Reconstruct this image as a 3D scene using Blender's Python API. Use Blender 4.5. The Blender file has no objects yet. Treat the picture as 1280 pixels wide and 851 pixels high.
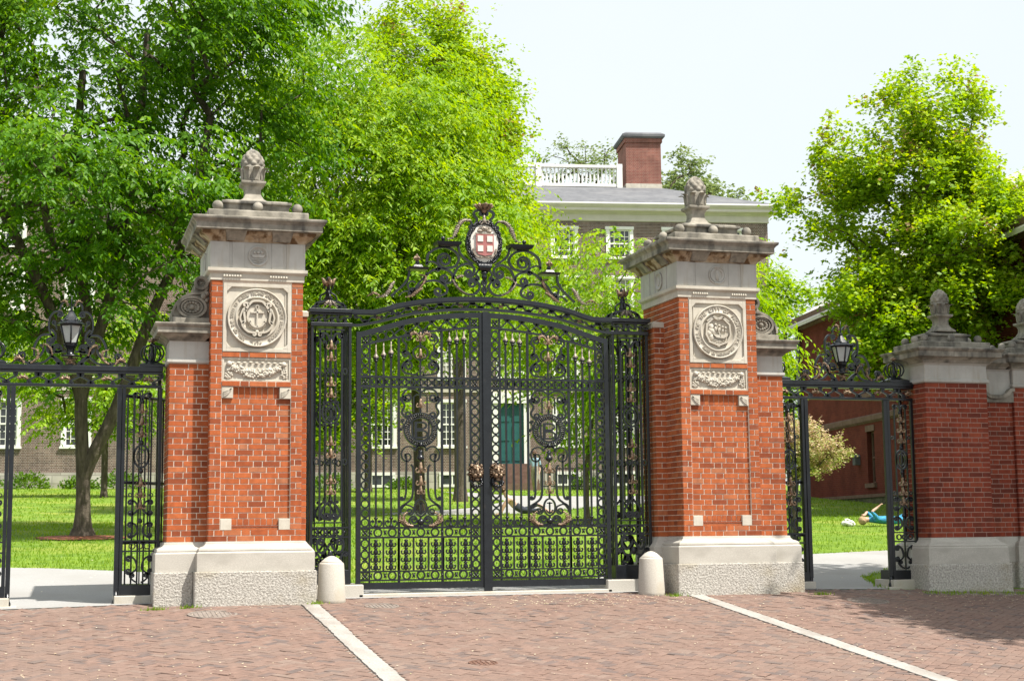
import bpy, bmesh, math, random
import numpy as np
from mathutils import Vector, Matrix
from math import sin, cos, pi, radians, sqrt, atan2

S = bpy.context.scene
COL = S.collection

# ------------------------------------------------------------------ camera
cam_d = bpy.data.cameras.new('camera')
cam = bpy.data.objects.new('camera', cam_d)
COL.objects.link(cam)
S.camera = cam
YAW, PITCH, ROLL = radians(16.6626), radians(7.1402), radians(-0.5762)
fw = Vector((sin(YAW)*cos(PITCH), cos(YAW)*cos(PITCH), sin(PITCH)))
rt = Vector((cos(YAW), -sin(YAW), 0))
up = rt.cross(fw)
rt2 = rt*cos(ROLL) + up*sin(ROLL)
up2 = -rt*sin(ROLL) + up*cos(ROLL)
m = Matrix((rt2, up2, -fw)).transposed().to_4x4()
m.translation = Vector((-2.3556, -17.8791, 0.8728))
cam.matrix_world = m
cam_d.sensor_width = 36.0
cam_d.lens = 1912.665*36/1280
cam_d.clip_start = 0.1
cam_d.clip_end = 3000

# ------------------------------------------------------------------ sky and sun
SUN_TRAVEL = Vector((-0.95, 1.0, -2.45)).normalized()
to_sun = -SUN_TRAVEL
elev = math.asin(to_sun.z)
W = bpy.data.worlds.new('World')
S.world = W
W.use_nodes = True
nt = W.node_tree
sky = nt.nodes.new('ShaderNodeTexSky')
sky.sky_type = 'NISHITA'
sky.sun_disc = False
sky.sun_elevation = elev
sky.sun_rotation = atan2(to_sun.x, to_sun.y)
sky.air_density = 1.0
sky.dust_density = 3.5
sky.ozone_density = 1.0
bg = nt.nodes['Background']
bg.inputs['Strength'].default_value = 0.15
# thin bright high cloud veils the blue
tcw = nt.nodes.new('ShaderNodeTexCoord')
cl = nt.nodes.new('ShaderNodeTexNoise'); cl.inputs['Scale'].default_value = 1.6; cl.inputs['Detail'].default_value = 5
nt.links.new(tcw.outputs['Generated'], cl.inputs['Vector'])
cr_ = nt.nodes.new('ShaderNodeMapRange'); cr_.inputs['From Min'].default_value = 0.3; cr_.inputs['From Max'].default_value = 0.7
cr_.inputs['To Min'].default_value = 0.72; cr_.inputs['To Max'].default_value = 0.9
nt.links.new(cl.outputs['Fac'], cr_.inputs['Value'])
vm = nt.nodes.new('ShaderNodeMix'); vm.data_type = 'RGBA'
vm.inputs[7].default_value = (3.80, 4.02, 3.98, 1)
nt.links.new(cr_.outputs['Result'], vm.inputs[0]); nt.links.new(sky.outputs[0], vm.inputs[6])
nt.links.new(vm.outputs[2], bg.inputs['Color'])

sun_d = bpy.data.lights.new('sun', 'SUN')
sun = bpy.data.objects.new('sun', sun_d)
COL.objects.link(sun)
sun_d.energy = 4.8
sun_d.angle = radians(0.5)
sun_d.color = (1.0, 0.955, 0.88)
sun.rotation_euler = SUN_TRAVEL.to_track_quat('-Z', 'Y').to_euler()
sun.location = (10, -20, 40)

S.view_settings.view_transform = 'Standard'
S.view_settings.look = 'None'
S.view_settings.exposure = 0.8
S.view_settings.gamma = 1.0
S.view_settings.use_curve_mapping = False
S.render.engine = 'CYCLES'
S.cycles.max_bounces = 8
S.cycles.transmission_bounces = 6
S.cycles.transparent_max_bounces = 8
S.render.resolution_x = 1024
S.render.resolution_y = 680

RND = random.Random(7)

# ------------------------------------------------------------------ helpers
class MB:
    """collects faces and links them as ONE mesh object"""
    def __init__(self, mir=False, off=(0, 0, 0)):
        self.v = []; self.f = []; self.m = []; self.s = []
        self.mir = mir; self.off = off
    def add(self, vs, fs, m=0, smooth=False):
        b = len(self.v)
        ox, oy, oz = self.off
        if self.mir:
            self.v += [(-(x+ox), y+oy, z+oz) for x, y, z in vs]
            self.f += [tuple(b+i for i in reversed(f)) for f in fs]
        else:
            self.v += [(x+ox, y+oy, z+oz) for x, y, z in vs]
            self.f += [tuple(b+i for i in f) for f in fs]
        self.m += [m]*len(fs); self.s += [smooth]*len(fs)
    def box(self, x0, x1, y0, y1, z0, z1, m=0):
        vs = [(x0,y0,z0),(x1,y0,z0),(x1,y1,z0),(x0,y1,z0),(x0,y0,z1),(x1,y0,z1),(x1,y1,z1),(x0,y1,z1)]
        fs = [(0,3,2,1),(4,5,6,7),(0,1,5,4),(1,2,6,5),(2,3,7,6),(3,0,4,7)]
        self.add(vs, fs, m)
    def frustum(self, r0, r1, z0, z1, m=0):
        """r = (x0,x1,y0,y1) rectangles at z0 and z1"""
        a, b, c, d = r0; e, f, g, h = r1
        vs = [(a,c,z0),(b,c,z0),(b,d,z0),(a,d,z0),(e,g,z1),(f,g,z1),(f,h,z1),(e,h,z1)]
        fs = [(0,3,2,1),(4,5,6,7),(0,1,5,4),(1,2,6,5),(2,3,7,6),(3,0,4,7)]
        self.add(vs, fs, m)
    def rectprofile(self, base, prof, m=0):
        """stacked square moulding: base (x0,x1,y0,y1) grown by o at each (o,z)"""
        x0, x1, y0, y1 = base
        vs = []
        for o, z in prof:
            vs += [(x0-o,y0-o,z),(x1+o,y0-o,z),(x1+o,y1+o,z),(x0-o,y1+o,z)]
        fs = [(3,2,1,0)]
        for i in range(len(prof)-1):
            a = 4*i; b = a+4
            for k in range(4):
                fs.append((a+k, a+(k+1)%4, b+(k+1)%4, b+k))
        n = 4*(len(prof)-1)
        fs.append((n, n+1, n+2, n+3))
        self.add(vs, fs, m)
    def lathe(self, c, prof, n=16, m=0, smooth=True, axis='z', sx=1.0, sy=1.0):
        vs = []; fs = []
        for r, z in prof:
            for k in range(n):
                a = 2*pi*k/n
                p = (r*cos(a)*sx, r*sin(a)*sy, z)
                if axis == 'y': p = (p[0], -p[2], p[1])
                elif axis == 'x': p = (p[2], p[0], p[1])
                vs.append((c[0]+p[0], c[1]+p[1], c[2]+p[2]))
        for i in range(len(prof)-1):
            for k in range(n):
                a = i*n+k; b = i*n+(k+1) % n
                fs.append((a, b, b+n, a+n))
        fs.append(tuple(reversed(range(n))))
        fs.append(tuple((len(prof)-1)*n+k for k in range(n)))
        self.add(vs, fs, m, smooth)
    def sphere(self, c, r, n=10, m=0, sx=1, sy=1, sz=1):
        k = max(5, n//2+1)
        prof = [(max(1e-4, r*sin(pi*i/k)), -r*cos(pi*i/k)*sz) for i in range(k+1)]
        self.lathe(c, prof, n, m, True, 'z', sx, sy)
    def tube(self, pts, rs, n=6, m=0, smooth=True):
        P = [Vector(p) for p in pts]
        if not hasattr(rs, '__len__'): rs = [rs]*len(P)
        vs = []; fs = []
        ref = Vector((0.31, 0.95, 0.11))
        for i, p in enumerate(P):
            t = (P[min(i+1, len(P)-1)]-P[max(i-1, 0)])
            if t.length < 1e-9: t = Vector((0, 0, 1))
            t.normalize()
            u = t.cross(ref)
            if u.length < 1e-3: u = t.cross(Vector((1, 0, 0)))
            u.normalize(); w = t.cross(u)
            for k in range(n):
                a = 2*pi*k/n
                q = p+(u*cos(a)+w*sin(a))*rs[i]
                vs.append((q.x, q.y, q.z))
        for i in range(len(P)-1):
            for k in range(n):
                a = i*n+k; b = i*n+(k+1) % n
                fs.append((a, b, b+n, a+n))
        fs.append(tuple(reversed(range(n)))); fs.append(tuple((len(P)-1)*n+k for k in range(n)))
        self.add(vs, fs, m, smooth)
    def strap(self, pts, w, y0, y1, m=0, closed=False):
        """flat iron bar following a path in the x-z plane; w may vary along it"""
        n = len(pts)
        if not hasattr(w, '__len__'): w = [w]*n
        vs = []; fs = []
        for i in range(n):
            if closed:
                a = pts[(i-1) % n]; b = pts[(i+1) % n]
            else:
                a = pts[max(i-1, 0)]; b = pts[min(i+1, n-1)]
            tx, tz = b[0]-a[0], b[1]-a[1]
            l = sqrt(tx*tx+tz*tz) or 1e-9
            nx, nz = -tz/l*w[i]/2, tx/l*w[i]/2
            x, z = pts[i]
            vs += [(x+nx,y0,z+nz),(x-nx,y0,z-nz),(x-nx,y1,z-nz),(x+nx,y1,z+nz)]
        rng = n if closed else n-1
        for i in range(rng):
            a = 4*i; b = 4*((i+1) % n)
            for k in range(4):
                fs.append((a+k, b+k, b+(k+1) % 4, a+(k+1) % 4))
        if not closed:
            fs.append((0, 1, 2, 3)); e = 4*(n-1); fs.append((e+3, e+2, e+1, e))
        self.add(vs, fs, m)
    def plate(self, pts, y0, y1, m=0):
        """solid cut from an outline in the x-z plane (outline counter-clockwise seen from -y)"""
        n = len(pts)
        vs = [(x, y0, z) for x, z in pts]+[(x, y1, z) for x, z in pts]
        fs = [tuple(range(n)), tuple(reversed(range(n, 2*n)))]
        for i in range(n):
            j = (i+1) % n
            fs.append((i, i+n, j+n, j))
        self.add(vs, fs, m)
    def build(self, name, mats, parent=None, bevel=0, loc=None, autosmooth=False):
        me = bpy.data.meshes.new(name)
        me.from_pydata(self.v, [], self.f)
        if not isinstance(mats, (list, tuple)): mats = [mats]
        for mt in mats: me.materials.append(mt)
        me.polygons.foreach_set('material_index', self.m)
        me.polygons.foreach_set('use_smooth', self.s)
        me.update()
        o = bpy.data.objects.new(name, me)
        COL.objects.link(o)
        if parent is not None: o.parent = parent
        if loc is not None: o.location = loc
        if bevel:
            b = o.modifiers.new('edge', 'BEVEL'); b.width = bevel; b.segments = 2; b.limit_method = 'ANGLE'; b.angle_limit = radians(40)
        return o

def tag(o, label=None, cat=None, group=None, kind=None):
    if label: o['label'] = label
    if cat: o['category'] = cat
    if group: o['group'] = group
    if kind: o['kind'] = kind
    return o

def thing(name, label, cat, loc=(0, 0, 0), group=None):
    o = bpy.data.objects.new(name, None)
    o.empty_display_size = 0.2
    COL.objects.link(o)
    o.location = loc
    return tag(o, label, cat, group)

def kids(o): return [c for c in bpy.data.objects if c.parent == o]

def copy_tree(o, parent=None):
    c = o.copy(); COL.objects.link(c)
    if parent is not None: c.parent = parent
    for k in kids(o):
        copy_tree(k, c)
    return c

# --- curves in the x-z plane
def crom(pts, k=6):
    out = []
    n = len(pts)
    for i in range(n-1):
        p0 = pts[max(i-1, 0)]; p1 = pts[i]; p2 = pts[i+1]; p3 = pts[min(i+2, n-1)]
        for j in range(k):
            t = j/k
            q = []
            for d in range(len(p1)):
                q.append(0.5*((2*p1[d])+(-p0[d]+p2[d])*t+(2*p0[d]-5*p1[d]+4*p2[d]-p3[d])*t*t+(-p0[d]+3*p1[d]-3*p2[d]+p3[d])*t**3))
            out.append(tuple(q))
    out.append(tuple(pts[-1]))
    return out

def curl(p, t, r, side, turns=1.35, k=20, shrink=0.66):
    """spiral leaving p along tangent t, curling to side (+1 left, -1 right)"""
    l = sqrt(t[0]**2+t[1]**2) or 1e-9
    tx, tz = t[0]/l, t[1]/l
    nx, nz = -tz*side, tx*side
    cx, cz = p[0]+nx*r, p[1]+nz*r
    a0 = atan2(p[1]-cz, p[0]-cx)
    n = int(k*turns)
    out = []
    for i in range(1, n+1):
        u = i/n
        rr = r*(1-shrink*u**0.85)
        a = a0+side*2*pi*turns*u
        ccx = cx; ccz = cz
        out.append((ccx+rr*cos(a), ccz+rr*sin(a)))
    return out

def scroll(mb, pts, a=None, b=None, w=0.02, y0=0.59, y1=0.61, k=6, m=0, turns=1.35, ball=True):
    """wrought scroll: smooth path with a curl (radius, side) at either end"""
    P = crom(pts, k) if len(pts) > 2 else list(pts)
    if b:
        t = (P[-1][0]-P[-2][0], P[-1][1]-P[-2][1])
        e = curl(P[-1], t, b[0], b[1], turns)
        P = P+e
        if ball: mb.sphere((e[-1][0], (y0+y1)/2, e[-1][1]), w*0.8, 8, m)
    if a:
        t = (P[0][0]-P[1][0], P[0][1]-P[1][1])
        e = curl(P[0], t, a[0], a[1], turns)
        P = list(reversed(e))+P
        if ball: mb.sphere((e[-1][0], (y0+y1)/2, e[-1][1]), w*0.8, 8, m)
    mb.strap(P, w, y0, y1, m)

def ring(mb, cx, cz, r, w, y0, y1, n=18, m=0, rz=None):
    rz = rz or r
    mb.strap([(cx+r*cos(2*pi*i/n), cz+rz*sin(2*pi*i/n)) for i in range(n)], w, y0, y1, m, closed=True)

def acanthus(mb, spine, w, y, depth=0.03, m=0, lobes=5):
    """curling acanthus leaf in the x-z plane: tapering rib with pairs of pointed leaflets and a curled tip"""
    P = crom(spine, 7)
    n = len(P)
    L = sum(math.hypot(P[i+1][0]-P[i][0], P[i+1][1]-P[i][1]) for i in range(n-1))
    mb.tube([(x, y-depth*(0.2+0.5*sin(pi*i/(n-1))), z) for i, (x, z) in enumerate(P)], [max(0.004, w*(0.20-0.12*i/(n-1))) for i in range(n)], 6, m)
    k = max(4, int(L/(w*0.36)))
    for j in range(k):
        u = (j+0.4)/k
        i = min(n-2, int(u*(n-1)))
        x, z = P[i]; tx, tz = P[i+1][0]-x, P[i+1][1]-z
        l = sqrt(tx*tx+tz*tz) or 1e-9; tx /= l; tz /= l
        s = w*(0.42+0.30*sin(pi*min(1, u*1.2)))*(1 if u < 0.8 else 0.6)
        for sd in (-1, 1):
            nx, nz = -tz*sd, tx*sd
            dy = depth*(0.2+0.5*sin(pi*u))
            a = (x-tx*s*0.2, y-dy*0.6, z-tz*s*0.2); b = (x+tx*s*0.45, y-dy*0.8, z+tz*s*0.45)
            t = (x+tx*s*0.75+nx*s*0.78, y-dy*0.2+depth*0.1, z+tz*s*0.75+nz*s*0.78)
            c = (x+tx*s*0.2+nx*s*0.42, y-dy-depth*0.42, z+tz*s*0.2+nz*s*0.42)
            e = (x+tx*s*0.2+nx*s*0.35, y+depth*0.25, z+tz*s*0.2+nz*s*0.35)
            mb.add([a, b, t, c, e], [(0, 1, 3), (1, 2, 3), (2, 0, 3), (1, 0, 4), (2, 1, 4), (0, 2, 4)], m, True)
    x, z = P[-1]
    mb.sphere((x, y-depth*0.3, z), w*0.17, 7, m)

def text_mesh(mb, s, size, place, m=0, depth=0.01, sx=1.0):
    """flat letters; place(x, y, z) maps glyph coordinates to the thing's coordinates"""
    cu = bpy.data.curves.new('glyph', 'FONT')
    cu.body = s; cu.size = size; cu.extrude = depth; cu.align_x = 'CENTER'; cu.resolution_u = 3
    ob = bpy.data.objects.new('glyph', cu)
    me = bpy.data.meshes.new_from_object(ob)
    vs = [place(v.co.x*sx, v.co.y, v.co.z) for v in me.vertices]
    fs = [tuple(p.vertices) for p in me.polygons]
    mir = mb.mir; mb.mir = False
    mb.add(vs, fs, m); mb.mir = mir
    bpy.data.objects.remove(ob); bpy.data.meshes.remove(me); bpy.data.curves.remove(cu)

# ------------------------------------------------------------------ materials
def new_mat(name):
    mt = bpy.data.materials.new(name); mt.use_nodes = True
    n = mt.node_tree
    return mt, n, n.nodes['Principled BSDF']

def N(n, t, **kw):
    x = n.nodes.new(t)
    for k, v in kw.items(): setattr(x, k, v)
    return x

def ramp(n, stops, interp='LINEAR'):
    r = n.nodes.new('ShaderNodeValToRGB')
    e = r.color_ramp.elements
    r.color_ramp.interpolation = interp
    while len(e) < len(stops): e.new(0.5)
    for i, (p, c) in enumerate(stops):
        e[i].position = p; e[i].color = (*c, 1)
    return r

def noise_bump(n, b, scale, strength, dist=0.01, detail=6, coord=None, rough=0.6):
    tc = N(n, 'ShaderNodeTexCoord')
    nz = N(n, 'ShaderNodeTexNoise'); nz.inputs['Scale'].default_value = scale; nz.inputs['Detail'].default_value = detail; nz.inputs['Roughness'].default_value = rough
    n.links.new(tc.outputs['Object'], nz.inputs['Vector'])
    bp = N(n, 'ShaderNodeBump'); bp.inputs['Strength'].default_value = strength; bp.inputs['Distance'].default_value = dist
    n.links.new(nz.outputs['Fac'], bp.inputs['Height'])
    n.links.new(bp.outputs['Normal'], b.inputs['Normal'])
    return nz

def mottled(name, c0, c1, scale=6, rough=0.85, bump=0.2, bscale=60, bdist=0.004, detail=8, stops=(0.35, 0.65), metal=0.0, spec=0.4, stretch=None, second=None):
    mt, n, b = new_mat(name)
    tc = N(n, 'ShaderNodeTexCoord')
    src = tc.outputs['Object']
    if stretch:
        mp = N(n, 'ShaderNodeMapping'); mp.inputs['Scale'].default_value = stretch
        n.links.new(src, mp.inputs['Vector']); src = mp.outputs['Vector']
    nz = N(n, 'ShaderNodeTexNoise'); nz.inputs['Scale'].default_value = scale; nz.inputs['Detail'].default_value = detail; nz.inputs['Roughness'].default_value = 0.62
    n.links.new(src, nz.inputs['Vector'])
    r = ramp(n, [(stops[0], c0), (stops[1], c1)])
    n.links.new(nz.outputs['Fac'], r.inputs['Fac'])
    out = r.outputs['Color']
    if second:
        sc, col, lo, hi, st = second
        mp2 = N(n, 'ShaderNodeMapping'); mp2.inputs['Scale'].default_value = st
        n.links.new(tc.outputs['Object'], mp2.inputs['Vector'])
        n2 = N(n, 'ShaderNodeTexNoise'); n2.inputs['Scale'].default_value = sc; n2.inputs['Detail'].default_value = 6
        n.links.new(mp2.outputs['Vector'], n2.inputs['Vector'])
        r2 = ramp(n, [(lo, (0, 0, 0)), (hi, (1, 1, 1))])
        n.links.new(n2.outputs['Fac'], r2.inputs['Fac'])
        mx = N(n, 'ShaderNodeMix', data_type='RGBA'); mx.inputs[7].default_value = (*col, 1)
        n.links.new(r2.outputs['Color'], mx.inputs[0]); n.links.new(out, mx.inputs[6])
        out = mx.outputs[2]
    n.links.new(out, b.inputs['Base Color'])
    b.inputs['Roughness'].default_value = rough
    b.inputs['Metallic'].default_value = metal
    b.inputs['Specular IOR Level'].default_value = spec
    if bump: noise_bump(n, b, bscale, bump, bdist)
    return mt

def island_mat(name, cols, rough=0.85, bump=0.25, bscale=80, bdist=0.003, grime=None, spec=0.3, streak=0):
    """each separate piece of the mesh (a brick, a paver) gets its own tone"""
    mt, n, b = new_mat(name)
    g = N(n, 'ShaderNodeNewGeometry')
    r = ramp(n, cols)
    n.links.new(g.outputs['Random Per Island'], r.inputs['Fac'])
    out = r.outputs['Color']
    tc = N(n, 'ShaderNodeTexCoord')
    nz = N(n, 'ShaderNodeTexNoise'); nz.inputs['Scale'].default_value = 14; nz.inputs['Detail'].default_value = 8
    n.links.new(tc.outputs['Object'], nz.inputs['Vector'])
    r2 = ramp(n, [(0.3, (0.8, 0.8, 0.8)), (0.7, (1.12, 1.12, 1.12))])
    n.links.new(nz.outputs['Fac'], r2.inputs['Fac'])
    mx = N(n, 'ShaderNodeMix', data_type='RGBA', blend_type='MULTIPLY'); mx.inputs[0].default_value = 1
    n.links.new(out, mx.inputs[6]); n.links.new(r2.outputs['Color'], mx.inputs[7])
    out = mx.outputs[2]
    if grime:
        n3 = N(n, 'ShaderNodeTexNoise'); n3.inputs['Scale'].default_value = grime[0]; n3.inputs['Detail'].default_value = 7
        n.links.new(tc.outputs['Object'], n3.inputs['Vector'])
        r3 = ramp(n, [(grime[2], (0, 0, 0)), (grime[3], (1, 1, 1))])
        n.links.new(n3.outputs['Fac'], r3.inputs['Fac'])
        ml = N(n, 'ShaderNodeMath', operation='MULTIPLY'); ml.inputs[1].default_value = grime[4]
        n.links.new(r3.outputs['Color'], ml.inputs[0])
        m3 = N(n, 'ShaderNodeMix', data_type='RGBA'); m3.inputs[7].default_value = (*grime[1], 1)
        n.links.new(ml.outputs[0], m3.inputs[0]); n.links.new(out, m3.inputs[6])
        out = m3.outputs[2]
    if streak:
        mp = N(n, 'ShaderNodeMapping'); mp.inputs['Scale'].default_value = (5.0, 5.0, 0.45)
        n.links.new(tc.outputs['Object'], mp.inputs['Vector'])
        n4 = N(n, 'ShaderNodeTexNoise'); n4.inputs['Scale'].default_value = 1.6; n4.inputs['Detail'].default_value = 5
        n.links.new(mp.outputs['Vector'], n4.inputs['Vector'])
        r4 = ramp(n, [(0.35, (1.0, 1.0, 1.0)), (0.72, (0.66, 0.62, 0.60))])
        n.links.new(n4.outputs['Fac'], r4.inputs['Fac'])
        m4 = N(n, 'ShaderNodeMix', data_type='RGBA', blend_type='MULTIPLY'); m4.inputs[0].default_value = streak
        n.links.new(out, m4.inputs[6]); n.links.new(r4.outputs['Color'], m4.inputs[7])
        out = m4.outputs[2]
    n.links.new(out, b.inputs['Base Color'])
    b.inputs['Roughness'].default_value = rough
    b.inputs['Specular IOR Level'].default_value = spec
    if bump: noise_bump(n, b, bscale, bump, bdist)
    return mt

def leaf_mat(name, cols, trans=0.45, rough=0.5, clump=0.9):
    mt = bpy.data.materials.new(name); mt.use_nodes = True
    n = mt.node_tree; n.nodes.clear()
    o = N(n, 'ShaderNodeOutputMaterial')
    g = N(n, 'ShaderNodeNewGeometry')
    r = ramp(n, cols)
    tc = N(n, 'ShaderNodeTexCoord')
    cn = N(n, 'ShaderNodeTexNoise'); cn.inputs['Scale'].default_value = clump; cn.inputs['Detail'].default_value = 3
    n.links.new(tc.outputs['Object'], cn.inputs['Vector'])
    ms = N(n, 'ShaderNodeMapRange'); ms.inputs['From Min'].default_value = 0.3; ms.inputs['From Max'].default_value = 0.7
    n.links.new(cn.outputs['Fac'], ms.inputs['Value'])
    mf = N(n, 'ShaderNodeMix'); mf.inputs[0].default_value = 0.5
    n.links.new(g.outputs['Random Per Island'], mf.inputs[2]); n.links.new(ms.outputs['Result'], mf.inputs[3])
    n.links.new(mf.outputs[0], r.inputs['Fac'])
    p = N(n, 'ShaderNodeBsdfPrincipled'); p.inputs['Roughness'].default_value = rough; p.inputs['Specular IOR Level'].default_value = 0.35
    t = N(n, 'ShaderNodeBsdfTranslucent')
    hs = N(n, 'ShaderNodeHueSaturation'); hs.inputs['Hue'].default_value = 0.485; hs.inputs['Saturation'].default_value = 1.15; hs.inputs['Value'].default_value = 1.5
    n.links.new(r.outputs['Color'], p.inputs['Base Color'])
    n.links.new(r.outputs['Color'], hs.inputs['Color'])
    n.links.new(hs.outputs['Color'], t.inputs['Color'])
    mx = N(n, 'ShaderNodeMixShader'); mx.inputs[0].default_value = trans
    n.links.new(p.outputs[0], mx.inputs[1]); n.links.new(t.outputs[0], mx.inputs[2])
    n.links.new(mx.outputs[0], o.inputs['Surface'])
    return mt

M = {}
M['iron'] = mottled('black_iron_paint', (0.005, 0.0065, 0.009), (0.010, 0.0125, 0.016), scale=9, rough=0.30, bump=0.35, bscale=45, bdist=0.004, spec=0.55, second=(7, (0.040, 0.033, 0.027), 0.66, 0.85, (1, 1, 1)))
M['gilt'] = mottled('worn_shaded_gilding', (0.05, 0.033, 0.022), (0.43, 0.30, 0.19), scale=34, rough=0.42, bump=0.3, bscale=90, bdist=0.003, metal=0.35, spec=0.5)  # worn gilding; the mottling also paints in highlights and dark recesses
M['shaded_gilt'] = mottled('shaded_gilding', (0.035, 0.024, 0.016), (0.20, 0.13, 0.08), scale=40, rough=0.45, bump=0.3, bscale=90, bdist=0.003, metal=0.35)  # darker copy of the gilding, shade painted into lion mane, eyes and mouth
M['pale_gilt'] = mottled('pale_gilding', (0.06, 0.05, 0.04), (0.44, 0.37, 0.29), scale=34, rough=0.5, bump=0.3, bscale=90, bdist=0.003, metal=0.15)
M['lime'] = mottled('limestone', (0.45, 0.405, 0.33), (0.57, 0.53, 0.45), scale=4, rough=0.9, bump=0.25, bscale=70, second=(3.0, (0.36, 0.34, 0.30), 0.58, 0.78, (3.5, 3.5, 0.7)))
M['lime_weathered'] = mottled('weathered_limestone', (0.17, 0.155, 0.125), (0.38, 0.345, 0.285), scale=5, rough=0.93, bump=0.35, bscale=60, second=(2.4, (0.085, 0.08, 0.07), 0.48, 0.70, (3.0, 3.0, 1.0)))
M['lime_grey'] = mottled('grey_frieze_stone', (0.40, 0.385, 0.35), (0.50, 0.485, 0.445), scale=3, rough=0.92, bump=0.2, bscale=70, second=(2.6, (0.38, 0.33, 0.26), 0.55, 0.8, (6.0, 6.0, 0.5)))
M['orange_brown'] = mottled('orange_brown_limestone', (0.33, 0.23, 0.13), (0.50, 0.43, 0.33), scale=6, rough=0.92, bump=0.25, bscale=60, second=(4, (0.13, 0.075, 0.035), 0.46, 0.60, (2.5, 2.5, 0.8)))  # limestone mottled orange-brown with darker patches
M['granite_rough'] = mottled('rock_faced_granite', (0.31, 0.29, 0.255), (0.56, 0.53, 0.475), scale=42, rough=0.95, bump=1.0, bscale=42, bdist=0.02, stops=(0.38, 0.6), detail=5, second=(1.6, (0.33, 0.28, 0.19), 0.52, 0.78, (1.0, 1.0, 1.6)))
M['granite'] = mottled('dressed_granite', (0.39, 0.365, 0.32), (0.55, 0.52, 0.46), scale=90, rough=0.9, bump=0.25, bscale=120, stops=(0.3, 0.7), second=(2.2, (0.36, 0.335, 0.29), 0.5, 0.75, (1.2, 1.2, 2.2)))
M['granite_pink'] = mottled('bollard_granite', (0.39, 0.355, 0.30), (0.57, 0.54, 0.48), scale=110, rough=0.92, bump=0.35, bscale=110, stops=(0.3, 0.7), second=(4, (0.42, 0.37, 0.28), 0.5, 0.8, (1, 1, 1)))
BR = [(0.0, (0.26, 0.064, 0.024)), (0.2, (0.35, 0.085, 0.027)), (0.6, (0.43, 0.110, 0.033)), (0.88, (0.47, 0.135, 0.045)), (1.0, (0.40, 0.155, 0.075))]
M['brick'] = island_mat('face_brick', BR, grime=(2.6, (0.46, 0.27, 0.19), 0.58, 0.8, 0.35), streak=0.55)
BR2 = [(0.0, (0.16, 0.035, 0.02)), (0.5, (0.27, 0.05, 0.024)), (1.0, (0.34, 0.075, 0.035))]
M['brick_dark'] = island_mat('shaded_face_brick', BR2, grime=(2.6, (0.20, 0.08, 0.05), 0.56, 0.8, 0.5), streak=0.8)  # darker copy of the face brick, tree shade put into its colour
M['mortar_dark'] = mottled('shaded_mortar', (0.36, 0.21, 0.16), (0.48, 0.32, 0.26), scale=30, bump=0.2)  # mortar of the low pillars, darkened in colour for the tree shade
M['mortar'] = mottled('lime_mortar', (0.60, 0.48, 0.37), (0.72, 0.62, 0.52), scale=30, bump=0.2)
M['paver'] = island_mat('clay_paver', [(0.0, (0.128, 0.100, 0.091)), (0.12, (0.155, 0.110, 0.095)), (0.2, (0.180, 0.119, 0.096)), (0.6, (0.197, 0.127, 0.100)), (0.9, (0.210, 0.137, 0.109)), (1.0, (0.212, 0.154, 0.126))], grime=(1.1, (0.19, 0.14, 0.114), 0.42, 0.75, 0.6), bump=0.6, bscale=120)
M['strip'] = mottled('worn_granite_strip', (0.27, 0.25, 0.225), (0.40, 0.38, 0.35), scale=60, rough=0.95, bump=0.4, bscale=90, second=(1.6, (0.23, 0.205, 0.18), 0.45, 0.7, (2.0, 1.0, 1.0)))
M['sand'] = mottled('joint_sand', (0.15, 0.125, 0.105), (0.24, 0.20, 0.17), scale=40, bump=0.2)
M['path'] = mottled('pale_asphalt_path', (0.27, 0.265, 0.255), (0.35, 0.345, 0.335), scale=55, rough=0.95, bump=0.3, bscale=180, second=(0.8, (0.28, 0.27, 0.255), 0.45, 0.7, (1, 1, 1)))
M['street'] = mottled('street_asphalt', (0.045, 0.045, 0.046), (0.075, 0.074, 0.072), scale=60, rough=0.95, bump=0.4, bscale=160)
M['lawn'] = mottled('lawn_ground', (0.085, 0.165, 0.010), (0.165, 0.26, 0.018), scale=2.2, rough=0.95, bump=0.5, bscale=40, bdist=0.03, second=(0.6, (0.24, 0.28, 0.04), 0.5, 0.7, (1, 1, 1)))
M['grass'] = leaf_mat('grass_blade', [(0, (0.10, 0.21, 0.008)), (0.5, (0.175, 0.305, 0.014)), (0.85, (0.25, 0.36, 0.025)), (1, (0.40, 0.39, 0.12))], 0.45)
M['cast'] = mottled('cast_iron_cover', (0.16, 0.13, 0.11), (0.27, 0.23, 0.20), scale=20, rough=0.7, bump=0.4, bscale=60)
M['rust'] = mottled('rusty_cover', (0.10, 0.05, 0.035), (0.19, 0.10, 0.07), scale=20, rough=0.6, bump=0.4, bscale=60)
M['bark'] = mottled('tree_bark', (0.050, 0.038, 0.028), (0.125, 0.10, 0.075), scale=7, rough=0.95, bump=0.9, bscale=16, bdist=0.03, stretch=(2.2, 2.2, 0.5))
M['white'] = mottled('white_trim_paint', (0.76, 0.75, 0.70), (0.83, 0.82, 0.77), scale=3, rough=0.6, bump=0)
M['cream'] = mottled('cream_cornice_paint', (0.55, 0.515, 0.44), (0.63, 0.59, 0.51), scale=1.5, rough=0.7, bump=0)
M['glasspane'] = mottled('window_glass', (0.016, 0.018, 0.02), (0.05, 0.055, 0.06), scale=0.7, rough=0.08, bump=0, spec=0.8)
M['slate'] = mottled('grey_roof_shingle', (0.10, 0.103, 0.112), (0.15, 0.153, 0.162), scale=3, rough=0.9, bump=0.3, bscale=20, second=(0.6, (0.18, 0.18, 0.185), 0.5, 0.75, (1, 1, 1)))
M['slate_pale'] = mottled('pale_roof_shingle', (0.50, 0.47, 0.45), (0.60, 0.575, 0.555), scale=3, rough=0.85, bump=0.3, bscale=20)
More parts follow.
